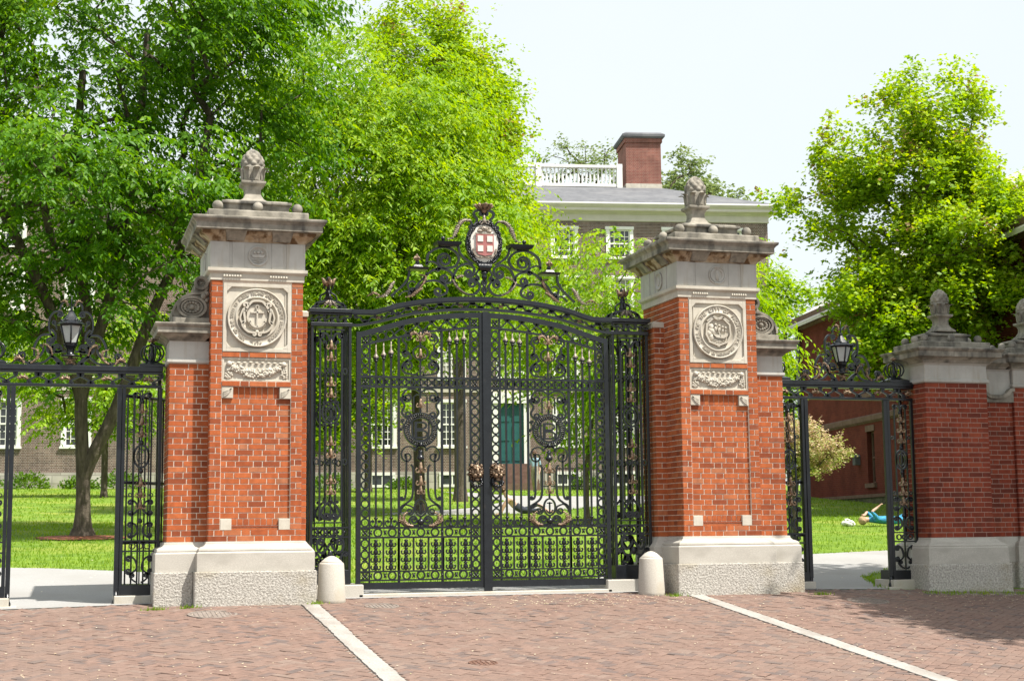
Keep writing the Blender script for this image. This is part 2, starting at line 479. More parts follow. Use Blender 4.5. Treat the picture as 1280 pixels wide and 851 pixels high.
M['door'] = mottled('green_door_paint', (0.012, 0.085, 0.082), (0.02, 0.11, 0.105), scale=3, rough=0.5, bump=0)
M['lantern_glass'] = mottled('frosted_lantern_glass', (0.40, 0.44, 0.42), (0.52, 0.55, 0.53), scale=3, rough=0.35, bump=0)
M['enamel_white'] = mottled('white_enamel', (0.66, 0.62, 0.54), (0.74, 0.71, 0.64), scale=8, rough=0.35, bump=0)
M['enamel_red'] = mottled('red_enamel', (0.30, 0.10, 0.09), (0.40, 0.16, 0.15), scale=8, rough=0.35, bump=0)
M['mulch'] = mottled('red_mulch', (0.16, 0.05, 0.025), (0.27, 0.10, 0.05), scale=30, bump=0.6, bscale=60, bdist=0.02)

def brick_tex(name, c1, c2, mort, sx=1.0, rough=0.9, rot=0.0):
    """distant wall: brick courses at real size in a box-mapped texture"""
    mt, n, b = new_mat(name)
    tc = N(n, 'ShaderNodeTexCoord')
    sp = N(n, 'ShaderNodeSeparateXYZ'); n.links.new(tc.outputs['Object'], sp.inputs[0])
    geo = N(n, 'ShaderNodeTexCoord')
    sn = N(n, 'ShaderNodeSeparateXYZ'); n.links.new(geo.outputs['Normal'], sn.inputs[0])
    ab = N(n, 'ShaderNodeMath', operation='ABSOLUTE'); n.links.new(sn.outputs['X'], ab.inputs[0])
    gt = N(n, 'ShaderNodeMath', operation='GREATER_THAN'); gt.inputs[1].default_value = 0.7; n.links.new(ab.outputs[0], gt.inputs[0])
    mixu = N(n, 'ShaderNodeMix'); n.links.new(gt.outputs[0], mixu.inputs[0]); n.links.new(sp.outputs['X'], mixu.inputs[2]); n.links.new(sp.outputs['Y'], mixu.inputs[3])
    cb = N(n, 'ShaderNodeCombineXYZ'); n.links.new(mixu.outputs[0], cb.inputs['X']); n.links.new(sp.outputs['Z'], cb.inputs['Y'])
    bt = N(n, 'ShaderNodeTexBrick')
    bt.inputs['Scale'].default_value = 1.0
    bt.inputs['Brick Width'].default_value = 0.21; bt.inputs['Row Height'].default_value = 0.075; bt.inputs['Mortar Size'].default_value = 0.008
    bt.inputs['Color1'].default_value = (*c1, 1); bt.inputs['Color2'].default_value = (*c2, 1); bt.inputs['Mortar'].default_value = (*mort, 1)
    bt.squash = 0.5; bt.squash_frequency = 2
    n.links.new(cb.outputs[0], bt.inputs['Vector'])
    nz = N(n, 'ShaderNodeTexNoise'); nz.inputs['Scale'].default_value = 1.3; nz.inputs['Detail'].default_value = 8
    n.links.new(tc.outputs['Object'], nz.inputs['Vector'])
    r2 = ramp(n, [(0.3, (0.75, 0.75, 0.75)), (0.7, (1.2, 1.2, 1.2))]); n.links.new(nz.outputs['Fac'], r2.inputs['Fac'])
    mx = N(n, 'ShaderNodeMix', data_type='RGBA', blend_type='MULTIPLY'); mx.inputs[0].default_value = 1
    n.links.new(bt.outputs['Color'], mx.inputs[6]); n.links.new(r2.outputs['Color'], mx.inputs[7])
    n.links.new(mx.outputs[2], b.inputs['Base Color'])
    b.inputs['Roughness'].default_value = rough; b.inputs['Specular IOR Level'].default_value = 0.2
    bp = N(n, 'ShaderNodeBump'); bp.inputs['Strength'].default_value = 0.4; bp.inputs['Distance'].default_value = 0.006
    n.links.new(bt.outputs['Fac'], bp.inputs['Height']); bp.invert = True
    n.links.new(bp.outputs['Normal'], b.inputs['Normal'])
    return mt
M['hall_brick'] = brick_tex('brown_hall_brick', (0.105, 0.070, 0.056), (0.20, 0.135, 0.108), (0.36, 0.32, 0.28))
M['chimney_brick'] = brick_tex('chimney_brick', (0.19, 0.066, 0.05), (0.26, 0.095, 0.07), (0.32, 0.22, 0.18))
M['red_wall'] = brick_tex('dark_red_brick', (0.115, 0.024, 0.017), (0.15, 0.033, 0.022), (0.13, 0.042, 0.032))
M['brownstone'] = mottled('brownstone_band', (0.12, 0.07, 0.052), (0.18, 0.11, 0.085), scale=4, bump=0.2)
M['ashlar'] = brick_tex('stone_ashlar', (0.34, 0.31, 0.27), (0.46, 0.43, 0.38), (0.25, 0.23, 0.2))
for nd in M['ashlar'].node_tree.nodes:
    if nd.type == 'TEX_BRICK':
        nd.inputs['Brick Width'].default_value = 0.75; nd.inputs['Row Height'].default_value = 0.36; nd.squash = 1.0; nd.inputs['Mortar Size'].default_value = 0.015
M['mossy'] = mottled('mossy_foundation_stone', (0.07, 0.07, 0.045), (0.14, 0.135, 0.085), scale=5, bump=0.6, bscale=12, bdist=0.03)
# ------------------------------------------------------------------ terrain
def sstep(a, b, x):
    t = max(0.0, min(1.0, (x-a)/(b-a))); return t*t*(3-2*t)

def zg(x, y):
    """ground height: the street falls away in front of the gate, the green rises behind it"""
    cross = -0.030*max(0.0, abs(x-2.8)-3.4)
    cross = max(cross, -0.25)
    if y < 0.3:
        yy = max(y, -7.0)
        z = 0.095+0.10*yy
        if y < -7.0: z += 0.02*(y+7.0)
        return z+cross*(1-sstep(0.0, 0.3, y)*0.5)
    z0 = 0.115+0.055*(y-0.6)
    if y > 58: z0 = 0.115+0.055*57.4+0.5*(1-math.exp(-(y-58)/12))
    return z0+cross*0.5*(1-sstep(0.3, 6, y))

def sheet(name, xs, ys, dz, mat, inside=None, kind='structure'):
    mb = MB()
    idx = {}
    vs = []; fs = []
    def vid(i, j):
        if (i, j) not in idx:
            idx[(i, j)] = len(vs); vs.append((xs[i], ys[j], zg(xs[i], ys[j])+dz))
        return idx[(i, j)]
    for i in range(len(xs)-1):
        for j in range(len(ys)-1):
            if inside and not inside((xs[i]+xs[i+1])/2, (ys[j]+ys[j+1])/2): continue
            fs.append((vid(i, j), vid(i+1, j), vid(i+1, j+1), vid(i, j+1)))
    mb.add(vs, fs, 0, True)
    return tag(mb.build(name, mat), kind=kind)

def rng(a, b, s):
    n = max(1, int(round((b-a)/s))); return [a+(b-a)*i/n for i in range(n+1)]

# one ground sheet out to the horizon
gx = [-1500, -600, -250, -120]+rng(-60, 60, 1.0)+[90, 150, 300, 700, 1500]
gy = rng(0.3, 60, 0.7)+[64, 70, 80, 100, 140, 220, 400, 900, 1800]
sheet('lawn', gx, gy, -0.008, M['lawn'])
sheet('street', [-1500, -300, -60, -20, -9, 0, 9, 18, 30, 60, 300, 1500], [-600, -200, -60, -30, -22, -18, -14, -11, -9, -7, -4, -2, -1, 0, 0.3], -0.075, M['street'])

# paths: outline polygons on the green
def in_poly(x, y, P):
    c = False; j = len(P)-1
    for i in range(len(P)):
        if (P[i][1] > y) != (P[j][1] > y) and x < (P[j][0]-P[i][0])*(y-P[i][1])/(P[j][1]-P[i][1])+P[i][0]: c = not c
        j = i
    return c

def path_mesh(name, P, mat, dz):
    """polygon triangulated on a fine grid and laid on the ground"""
    bm = bmesh.new()
    x0 = min(p[0] for p in P); x1 = max(p[0] for p in P); y0 = min(p[1] for p in P); y1 = max(p[1] for p in P)
    f = bm.faces.new([bm.verts.new((x, y, 0)) for x, y in P])
    for ax, a, b in ((0, x0, x1), (1, y0, y1)):
        k = math.ceil(a/0.8)*0.8
        while k < b:
            co = (k, 0, 0) if ax == 0 else (0, k, 0); no = (1, 0, 0) if ax == 0 else (0, 1, 0)
            bmesh.ops.bisect_plane(bm, geom=bm.verts[:]+bm.edges[:]+bm.faces[:], plane_co=co, plane_no=no)
            k += 0.8
    for v in bm.verts: v.co.z = zg(v.co.x, v.co.y)+dz
    bmesh.ops.recalc_face_normals(bm, faces=bm.faces[:])
    me = bpy.data.meshes.new(name); bm.to_mesh(me); bm.free()
    me.materials.append(mat)
    for p in me.polygons: p.use_smooth = True
    if me.polygons and me.polygons[0].normal.z < 0: me.flip_normals()
    o = bpy.data.objects.new(name, me); COL.objects.link(o)
    return tag(o, kind='structure')

def smooth_poly(P, k=5):
    n = len(P); out = []
    for i in range(n):
        p0, p1, p2, p3 = P[i-1], P[i], P[(i+1) % n], P[(i+2) % n]
        for j in range(k):
            t = j/k
            out.append(tuple(0.5*((2*p1[d])+(-p0[d]+p2[d])*t+(2*p0[d]-5*p1[d]+4*p2[d]-p3[d])*t*t+(-p0[d]+3*p1[d]-3*p2[d]+p3[d])*t**3) for d in range(2)))
    return out

FRONT_PATH = [(-30, 8.6), (-12, 7.6), (-4.5, 6.9), (-2.4, 6.1), (-1.2, 5.2), (-0.2, 4.0), (0.6, 2.5), (1.2, 1.75), (2.8, 1.6), (4.3, 1.8), (5.2, 2.9), (6.4, 4.7), (8.2, 6.0), (10.3, 6.6), (12.4, 7.3), (17, 8.8), (26, 11),
              (26, 7.4), (18, 5.6), (13, 4.6), (10.2, 3.55), (9.0, 2.3), (8.55, 1.2), (8.2, 0.25), (2.8, 0.25), (-3.0, 0.25), (-3.6, 1.5), (-6, 2.4), (-12, 2.9), (-30, 3.4)]
PF = FRONT_PATH
path_mesh('path', PF, M['path'], -0.002)
CROSS_PATH = [(8.5, 23.3), (10.6, 24.0), (14.2, 28.2), (19, 33), (24, 36.5), (24, 40), (18, 39.5), (15.2, 40.5), (14.5, 46), (13.4, 46), (12.6, 38), (12.8, 34), (10.6, 29.0), (8.6, 26.4), (7.0, 25.2), (6.2, 24.0), (7.0, 23.2)]
path_mesh('path', CROSS_PATH, M['path'], 0.004)
def on_path(x, y): return in_poly(x, y, PF) or in_poly(x, y, CROSS_PATH)

# grass: short blades over the green
def grass():
    rs = np.random.RandomState(5)
    pts = []
    def scatter(n, x0, x1, y0, y1):
        k = 0
        while k < n:
            x = rs.uniform(x0, x1); y = y0+(y1-y0)*rs.uniform()**1.5
            k += 1
            if on_path(x, y): continue
            pts.append((x, y))
    scatter(42000, -6, 7, 1.2, 20)
    scatter(26000, 6, 20, 1.2, 22)
    scatter(30000, -10, 26, 18, 52)
    # ragged edge along the paths
    for P in (PF, CROSS_PATH):
        for i in range(len(P)):
            a, b = P[i], P[(i+1) % len(P)]
            L = math.hypot(b[0]-a[0], b[1]-a[1])
            if max(abs(a[0]), abs(b[0])) > 27: continue
            for _ in range(int(L*55)):
                t = rs.uniform(); o = rs.normal(0, 0.035)
                x = a[0]+(b[0]-a[0])*t-(b[1]-a[1])/L*o; y = a[1]+(b[1]-a[1])*t+(b[0]-a[0])/L*o
                if y > 0.5: pts.append((x, y))
    for _ in range(900):
        pts.append((rs.uniform(8.6, 12.5), 0.10-abs(rs.normal(0, 0.07))))
    for _ in range(260):
        pts.append((rs.choice([-0.85, -1.25, 0.55, 5.0, 7.0])+rs.normal(0, 0.06), -0.17-abs(rs.normal(0, 0.03))))
    P = np.array(pts); n = len(P)
    z = np.array([zg(x, y) for x, y in pts])
    far = np.clip((P[:, 1]+8)/22, 0.9, 2.2)
    h = rs.uniform(0.025, 0.06, n)*np.sqrt(far); w = rs.uniform(0.006, 0.012, n)*far
    a = rs.uniform(0, 2*pi, n); lean = rs.uniform(0.0, 0.04, n)*far; b = rs.uniform(0, 2*pi, n)
    V = np.empty((n, 3, 3))
    V[:, 0] = np.stack([P[:, 0]-np.cos(a)*w, P[:, 1]-np.sin(a)*w, z-0.012], 1)
    V[:, 1] = np.stack([P[:, 0]+np.cos(a)*w, P[:, 1]+np.sin(a)*w, z-0.012], 1)
    V[:, 2] = np.stack([P[:, 0]+np.cos(b)*lean, P[:, 1]+np.sin(b)*lean, z+h], 1)
    me = bpy.data.meshes.new('grass')
    me.vertices.add(3*n); me.vertices.foreach_set('co', V.reshape(-1))
    me.loops.add(3*n); me.loops.foreach_set('vertex_index', np.arange(3*n))
    me.polygons.add(n); me.polygons.foreach_set('loop_start', np.arange(0, 3*n, 3)); me.polygons.foreach_set('loop_total', np.full(n, 3))
    me.materials.append(M['grass']); me.update()
    o = bpy.data.objects.new('grass', me); COL.objects.link(o)
    tag(o, 'short sunlit green lawn grass behind the gates', 'grass', kind='stuff')
grass()

# ------------------------------------------------------------------ herringbone brick pavement
PAVE_X0, PAVE_X1, PAVE_Y0, PAVE_Y1 = -7.5, 15.5, -9.5, 0.25
STRIPS = [(0.40, 0.59), (5.20, 5.39)]
COVERS = [(-0.66, -0.72, 0.27), (1.47, -4.07, 0.135), (7.35, -0.72, 0.26), (1.28, -0.42, 0.20)]
def pavement():
    sheet('pavement_bed', rng(PAVE_X0-1, PAVE_X1+2, 0.5), rng(PAVE_Y0-0.5, 0.25, 0.35)+[], -0.010, M['sand'])
    L, Wd, g = 0.17, 0.085, 0.0045
    vs = []; fs = []
    rr = random.Random(3)
    c45 = sqrt(0.5)
    def brick(u, v, lu, lv):
        # u,v lower corner in herringbone space -> world (rotated 45 degrees)
        cx, cy = u+lu/2, v+lv/2
        wx, wy = (cx-cy)*c45+4.0, (cx+cy)*c45-4.0
        if not (PAVE_X0 < wx < PAVE_X1 and PAVE_Y0 < wy < PAVE_Y1): return
        for a, b in STRIPS:
            if a+0.01 < wx < b-0.01: return
        for px, py, r in COVERS:
            if (wx-px)**2+(wy-py)**2 < (r-0.03)**2: return
        tx, ty, tz = rr.gauss(0, 0.010), rr.gauss(0, 0.010), rr.gauss(0, 0.0020)
        b0 = len(vs)
        ch = 0.005
        for ins, dz in ((g/2, -0.009), (g/2+0.0005, -0.003), (g/2+ch, 0.0)):
            for a, b in ((ins, ins), (lu-ins, ins), (lu-ins, lv-ins), (ins, lv-ins)):
                uu, vv = u+a, v+b
                x, y = (uu-vv)*c45+4.0, (uu+vv)*c45-4.0
                vs.append((x, y, zg(x, y)+dz+tz+(x-wx)*tx+(y-wy)*ty))
        for k in (0, 4):
            for i in range(4):
                j = (i+1) % 4
                fs.append((b0+k+i, b0+k+j, b0+k+4+j, b0+k+4+i))
        fs.append((b0+8, b0+9, b0+10, b0+11))
    rngN = 156
    # herringbone cell: period (0.4) built from L pairs stepping diagonally
    for i in range(-rngN, rngN):
        for j in range(-rngN, rngN):
            # horizontals at (i*? ) -- pattern: H at (k*0.1 + 0.4*n , k*0.1), V at (k*0.1+0.2+0.4*n? , ...)
            u = j*Wd+i*4*Wd
            v = j*Wd
            if abs(u) > 26 or abs(v) > 26: continue
            brick(u, v, L, Wd)
            brick(u+L, v-Wd, Wd, L)
    mb = MB(); mb.add(vs, fs, 0)
    tag(mb.build('brick_pavement', M['paver']), kind='structure')
    # granite strips
    for a, b in STRIPS:
        mb = MB(); y = 0.0 if a < 1 else 0.05
        while y > PAVE_Y0:
            ln = rr.uniform(0.75, 1.5); y1 = max(y-ln, PAVE_Y0)
            d = rr.uniform(-0.008, 0.008); tz = rr.uniform(0.0, 0.004)
            n = max(3, int((y-y1)/0.06)); ed = [(rr.uniform(-0.006, 0.006), rr.uniform(-0.006, 0.006)) for _ in range(n+1)]
            for k in range(n):
                ya = y+(y1-y)*k/n; yb = y+(y1-y)*(k+1)/n
                if k == n-1: yb += 0.006
                q = [(a+d+ed[k+1][0], yb), (b+d+ed[k+1][1], yb), (b+d+ed[k][1], ya), (a+d+ed[k][0], ya)]
                v = [(x, yy, zg(x, yy)-0.008) for x, yy in q]+[(x, yy, zg(x, yy)+0.004+tz) for x, yy in q]
                mb.add(v, [(4, 5, 6, 7), (0, 1, 5, 4), (1, 2, 6, 5), (2, 3, 7, 6), (3, 0, 4, 7)])
            y = y1
        tag(mb.build('granite_strip', M['strip']), kind='structure')
pavement()

# manhole and valve covers
def cover(x, y, r, mat, label, ribs):
    zz = zg(x, y)
    nx, ny = 0.0, -0.10
    root = thing('manhole_cover', label, 'manhole cover', (x, y, zz))
    fr = MB(); n = 28
    vs = []
    for rr_, dz in ((r, -0.01), (r, 0.004), (r*0.9, 0.004), (r*0.9, -0.006)):
        for k in range(n):
            a = 2*pi*k/n; px, py = rr_*cos(a), rr_*sin(a)
            vs.append((px, py, py*0.10+dz))
    fs = []
    for i in range(3):
        for k in range(n):
            fs.append((i*n+k, i*n+(k+1) % n, (i+1)*n+(k+1) % n, (i+1)*n+k))
    fr.add(vs, fs); fr.build('frame', mat, root)
    ld = MB()
    vs = [(r*0.88*cos(2*pi*k/n), r*0.88*sin(2*pi*k/n), r*0.88*sin(2*pi*k/n)*0.1-0.001) for k in range(n)]
    ld.add(vs, [tuple(range(n))])
    for k in range(-ribs, ribs+1):
        o = k*r*0.8/(ribs+0.5); hh = sqrt(max(0, (r*0.8)**2-o*o))
        if hh > 0.02:
            for s in (-1, 1):
                pass
            v = [(o-r*0.03, -hh, -hh*0.1-0.001), (o+r*0.03, -hh, -hh*0.1-0.001), (o+r*0.03, hh, hh*0.1-0.001), (o-r*0.03, hh, hh*0.1-0.001)]
            v += [(a, b, c+0.005) for a, b, c in v]
            ld.add(v, [(4, 5, 6, 7), (0, 1, 5, 4), (1, 2, 6, 5), (2, 3, 7, 6), (3, 0, 4, 7)])
    ld.build('lid', mat, root)
cover(*COVERS[0], M['cast'], 'grey round iron manhole cover in the brick paving before the left brick pillar', 4)
cover(*COVERS[1], M['rust'], 'small rusty round cover in the middle of the brick paving', 2)
cover(*COVERS[2], M['cast'], 'round iron manhole cover in tree shade before the right side gateway', 4)
cover(*COVERS[3], M['cast'], 'pale round cover in the paving in front of the left stone bollard', 3)

# fallen petals and leaf scraps on the paving
def litter():
    rs = np.random.RandomState(11)
    n = 2100
    V = []; F = []
    for i in range(n):
        u = rs.uniform()
        if u < 0.62: x, y = rs.uniform(-5, 12), rs.uniform(-6.5, 0)
        elif u < 0.8: x, y = rs.normal(3.9, 1.0), rs.uniform(-0.5, 0.2)-abs(rs.normal(0, 0.25))
        else: x, y = rs.uniform(8.5, 12), rs.normal(-0.1, 0.25)
        if u < 0.08: x, y = rs.uniform(-4, 12), rs.uniform(1.0, 9.0)
        elif y > 0.2: continue
        s = rs.uniform(0.006, 0.017)*(1.5 if y > 0.5 else 1); a = rs.uniform(0, 2*pi); z = zg(x, y)+(0.004 if y < 0.5 else 0.035)
        b = len(V)
        for k, (rx, ry, hz) in enumerate(((1, 0, .2), (0, .55, .0), (-1, 0, .35), (0, -.55, .05))):
            V.append((x+s*(rx*cos(a)-ry*sin(a)), y+s*(rx*sin(a)+ry*cos(a)), z+s*hz+0.002+0.1*s*(rx*sin(a)+ry*cos(a))))
        F.append((b, b+1, b+2, b+3))
    mb = MB(); mb.add(V, F)
    mt = leaf_mat('fallen_petal', [(0, (0.30, 0.22, 0.12)), (0.3, (0.52, 0.42, 0.27)), (0.8, (0.62, 0.56, 0.42)), (1, (0.35, 0.36, 0.12))], 0.1)
    tag(mb.build('fallen_leaves', mt), 'scattered pale petals and leaf scraps on the brick paving', 'leaf litter', kind='stuff')
litter()
# ------------------------------------------------------------------ brick laying
def lay_bricks(mb, org, ud, nd, L, z0, z1, holes=(), course=0.0675, m=0, seed=0, proud=0.006, bond='flemish'):
    """real bricks on a face: org corner (x,y), ud unit direction along the wall, nd outward normal"""
    rr = random.Random(seed)
    nrow = max(1, int(round((z1-z0)/course))); ch = (z1-z0)/nrow
    g = 0.0050
    for r in range(nrow):
        za = z0+r*ch+g; zb = z0+(r+1)*ch-g
        solid = [(0.0, L)]
        for (ha, hb, hz0, hz1) in holes:
            if hz0 < (za+zb)/2 < hz1:
                ns = []
                for a, b in solid:
                    if hb <= a or ha >= b: ns.append((a, b)); continue
                    if ha > a: ns.append((a, ha))
                    if hb < b: ns.append((hb, b))
                solid = ns
        pos = -0.30+(0.155 if r % 2 else 0.0)+rr.uniform(-0.012, 0.012); k = 0
        cuts = []
        while pos < L+0.3:
            ln = 0.206 if k % 2 == 0 else 0.104
            cuts.append((pos, pos+ln)); pos += ln; k += 1
        for a, b in solid:
            pcs = [[max(a, c0), min(b, c1)] for c0, c1 in cuts if min(b, c1)-max(a, c0) > 1e-4]
            if len(pcs) > 1 and pcs[0][1]-pcs[0][0] < 0.045: pcs[1][0] = pcs[0][0]; pcs.pop(0)
            if len(pcs) > 1 and pcs[-1][1]-pcs[-1][0] < 0.045: pcs[-2][1] = pcs[-1][1]; pcs.pop()
            for p, q in pcs:
                if q-p < 0.012: continue
                p2 = p+(g if p > a+1e-6 or a > 1e-6 else 0); q2 = q-(g if q < b-1e-6 or b < L-1e-6 else 0)
                pr = proud+rr.uniform(-0.0015, 0.0015); c = 0.0015
                vs = []
                for (uu, zz, o) in ((p2, za, 0), (q2, za, 0), (q2, zb, 0), (p2, zb, 0), (p2+c, za+c, pr), (q2-c, za+c, pr), (q2-c, zb-c, pr), (p2+c, zb-c, pr)):
                    vs.append((org[0]+ud[0]*uu+nd[0]*o, org[1]+ud[1]*uu+nd[1]*o, zz))
                mb.add(vs, [(4, 5, 6, 7), (0, 1, 5, 4), (1, 2, 6, 5), (2, 3, 7, 6), (3, 0, 4, 7)], m)

def brick_block(mb, x0, x1, y0, y1, z0, z1, seed=0, holes=(), faces='fblr', mb_m=0, mort=1, front_y=None):
    fy = y0 if front_y is None else front_y
    mb.box(x0, x1, fy, y1, z0, z1, mort)
    if 'f' in faces: lay_bricks(mb, (x0, y0), (1, 0), (0, -1), x1-x0, z0, z1, holes, seed=seed, m=mb_m)
    if 'r' in faces: lay_bricks(mb, (x1, y0), (0, 1), (1, 0), y1-y0, z0, z1, seed=seed+1, m=mb_m)
    if 'b' in faces: lay_bricks(mb, (x1, y1), (-1, 0), (0, 1), x1-x0, z0, z1, seed=seed+2, m=mb_m)
    if 'l' in faces: lay_bricks(mb, (x0, y1), (0, -1), (-1, 0), y1-y0, z0, z1, seed=seed+3, m=mb_m)

def pinecone(root, cx, cy, z, s=1.0):
    """carved stone pinecone finial in its leaf cup on a flared foot"""
    ft = MB()
    q = (cx, cx, cy, cy)
    ft.rectprofile(q, [(0.175*s, z), (0.172*s, z+0.025*s), (0.125*s, z+0.065*s), (0.096*s, z+0.12*s), (0.092*s, z+0.18*s), (0.108*s, z+0.225*s), (0.148*s, z+0.255*s), (0.15*s, z+0.285*s), (0.13*s, z+0.287*s)])
    foot = ft.build('finial', M['lime_weathered'], root, bevel=0.006)
    z1 = z+0.287*s
    cup = MB()
    cup.lathe((cx, cy, 0), [(0.115*s, z1), (0.135*s, z1+0.015*s), (0.125*s, z1+0.03*s), (0.137*s, z1+0.10*s), (0.145*s, z1+0.18*s), (0.13*s, z1+0.20*s), (0.09*s, z1+0.19*s)], 20)
    for k in range(8):
        a = 2*pi*(k+0.25)/8
        ca, sa = cos(a), sin(a)
        w = 0.042*s
        vs = []; n = 8
        for i in range(n):
            u = i/(n-1)
            rad = (0.126+0.022*u+0.070*(max(0, u-0.60)/0.40)**1.4)*s
            zz = z1+(0.02+0.19*u-0.05*max(0, u-0.78)/0.22)*s
            ww = w*(0.85+0.25*sin(pi*u))*(1 if i < n-1 else 0.45)
            for o, d in ((-ww, 0), (-ww*0.35, 0.016*s), (0, 0.004*s), (ww*0.35, 0.016*s), (ww, 0), (0, -0.02*s)):
                vs.append((cx+ca*(rad+d)-sa*o, cy+sa*(rad+d)+ca*o, zz))
        fs = []
        for i in range(n-1):
            for j in range(6):
                fs.append((6*i+j, 6*i+(j+1) % 6, 6*i+6+(j+1) % 6, 6*i+6+j))
        fs.append((6*n-6, 6*n-5, 6*n-4, 6*n-3, 6*n-2, 6*n-1))
        cup.add(vs, fs, 0, True)
    cup.build('leaf_cup', M['lime_weathered'], foot)
    cone = MB()
    zc = z1+0.165*s; H = 0.25*s; R = 0.140*s
    nu, na = 26, 56
    vs = []
    for i in range(nu+1):
        u = i/nu
        env = (0.90+0.10*sin(pi*min(1, u/0.5))) if u < 0.25 else 1.0*cos((u-0.25)/0.75*pi/2)**0.62
        for j in range(na):
            a = 2*pi*j/na
            p1 = abs(sin(4*a+7.5*u)); p2 = abs(sin(4*a-7.5*u))
            bump = (p1*p2)**0.55
            r = R*max(0.02, env)*(0.88+0.21*bump)
            vs.append((cx+r*cos(a), cy+r*sin(a), zc+H*u+0.012*s*bump*u))
    fs = [(i*na+j, i*na+(j+1) % na, (i+1)*na+(j+1) % na, (i+1)*na+j) for i in range(nu) for j in range(na)]
    fs.append(tuple(nu*na+j for j in range(na)))
    cone.add(vs, fs, 0, True)
    cone.build('pinecone', M['lime_weathered'], foot)

def pillar_cap(root, x0, x1, y0, y1, zc, s=1.0, block_in=0.0, step_in=0.17, ns=3):
    """steps, stone balls and finial above the cornice top zc"""
    b = MB()
    b.rectprofile((x0-0.06+block_in, x1+0.06-block_in, y0-0.06+block_in, y1+0.06-block_in), [(0, zc-0.01), (0, zc+0.105*s), (-0.02, zc+0.112*s), (-0.05, zc+0.115*s)])
    b.build('capping_block', M['lime_weathered'], root, bevel=0.008)
    zt = zc+0.115*s
    c = MB()
    si = step_in
    c.rectprofile((x0+si, x1-si, y0+si, y1-si), [(0, zt-0.01), (0, zt+0.10*s), (0.03, zt+0.115*s), (0.03, zt+0.145*s), (0, zt+0.15*s), (-0.02, zt+0.162*s), (-0.19, zt+0.20*s)])
    c.build('stepped_cap', M['lime_weathered'], root, bevel=0.006)
    r = 0.064*s
    cx, cy = (x0+x1)/2, (y0+y1)/2
    xi, xa = x0+0.06, x1-0.06; yi, ya = y0+0.06, y1-0.06
    pts = []
    for i in range(ns):
        t = i/(ns-1)
        pts += [(xi+(xa-xi)*t, yi), (xi+(xa-xi)*t, ya)]
        if 0 < i < ns-1: pts += [(xi, yi+(ya-yi)*t), (xa, yi+(ya-yi)*t)]
    for px, py in pts:
        bm_ = MB(); bm_.sphere((px, py, zt+r*0.92), r, 16)
        bm_.build('stone_ball', M['lime_weathered'], root)
    pinecone(root, cx, cy, zt+0.19*s, s)

# ------------------------------------------------------------------ carved panels
def ring_text(mb, s, cx, cz, rad, a0, a1, size, y, flip=False):
    n = len(s)
    for i, ch in enumerate(s):
        if ch == ' ': continue
        a = radians(a0+(a1-a0)*(i+0.5)/n)
        px, pz = cx+rad*cos(a), cz+rad*sin(a)
        rot = a-pi/2 if not flip else a+pi/2
        cr, sr = cos(rot), sin(rot)
        text_mesh(mb, ch, size, lambda x, yy, z, px=px, pz=pz, cr=cr, sr=sr: (px+x*cr-(yy-size*0.35)*sr, y-z, pz+x*sr+(yy-size*0.35)*cr), 0, 0.006)

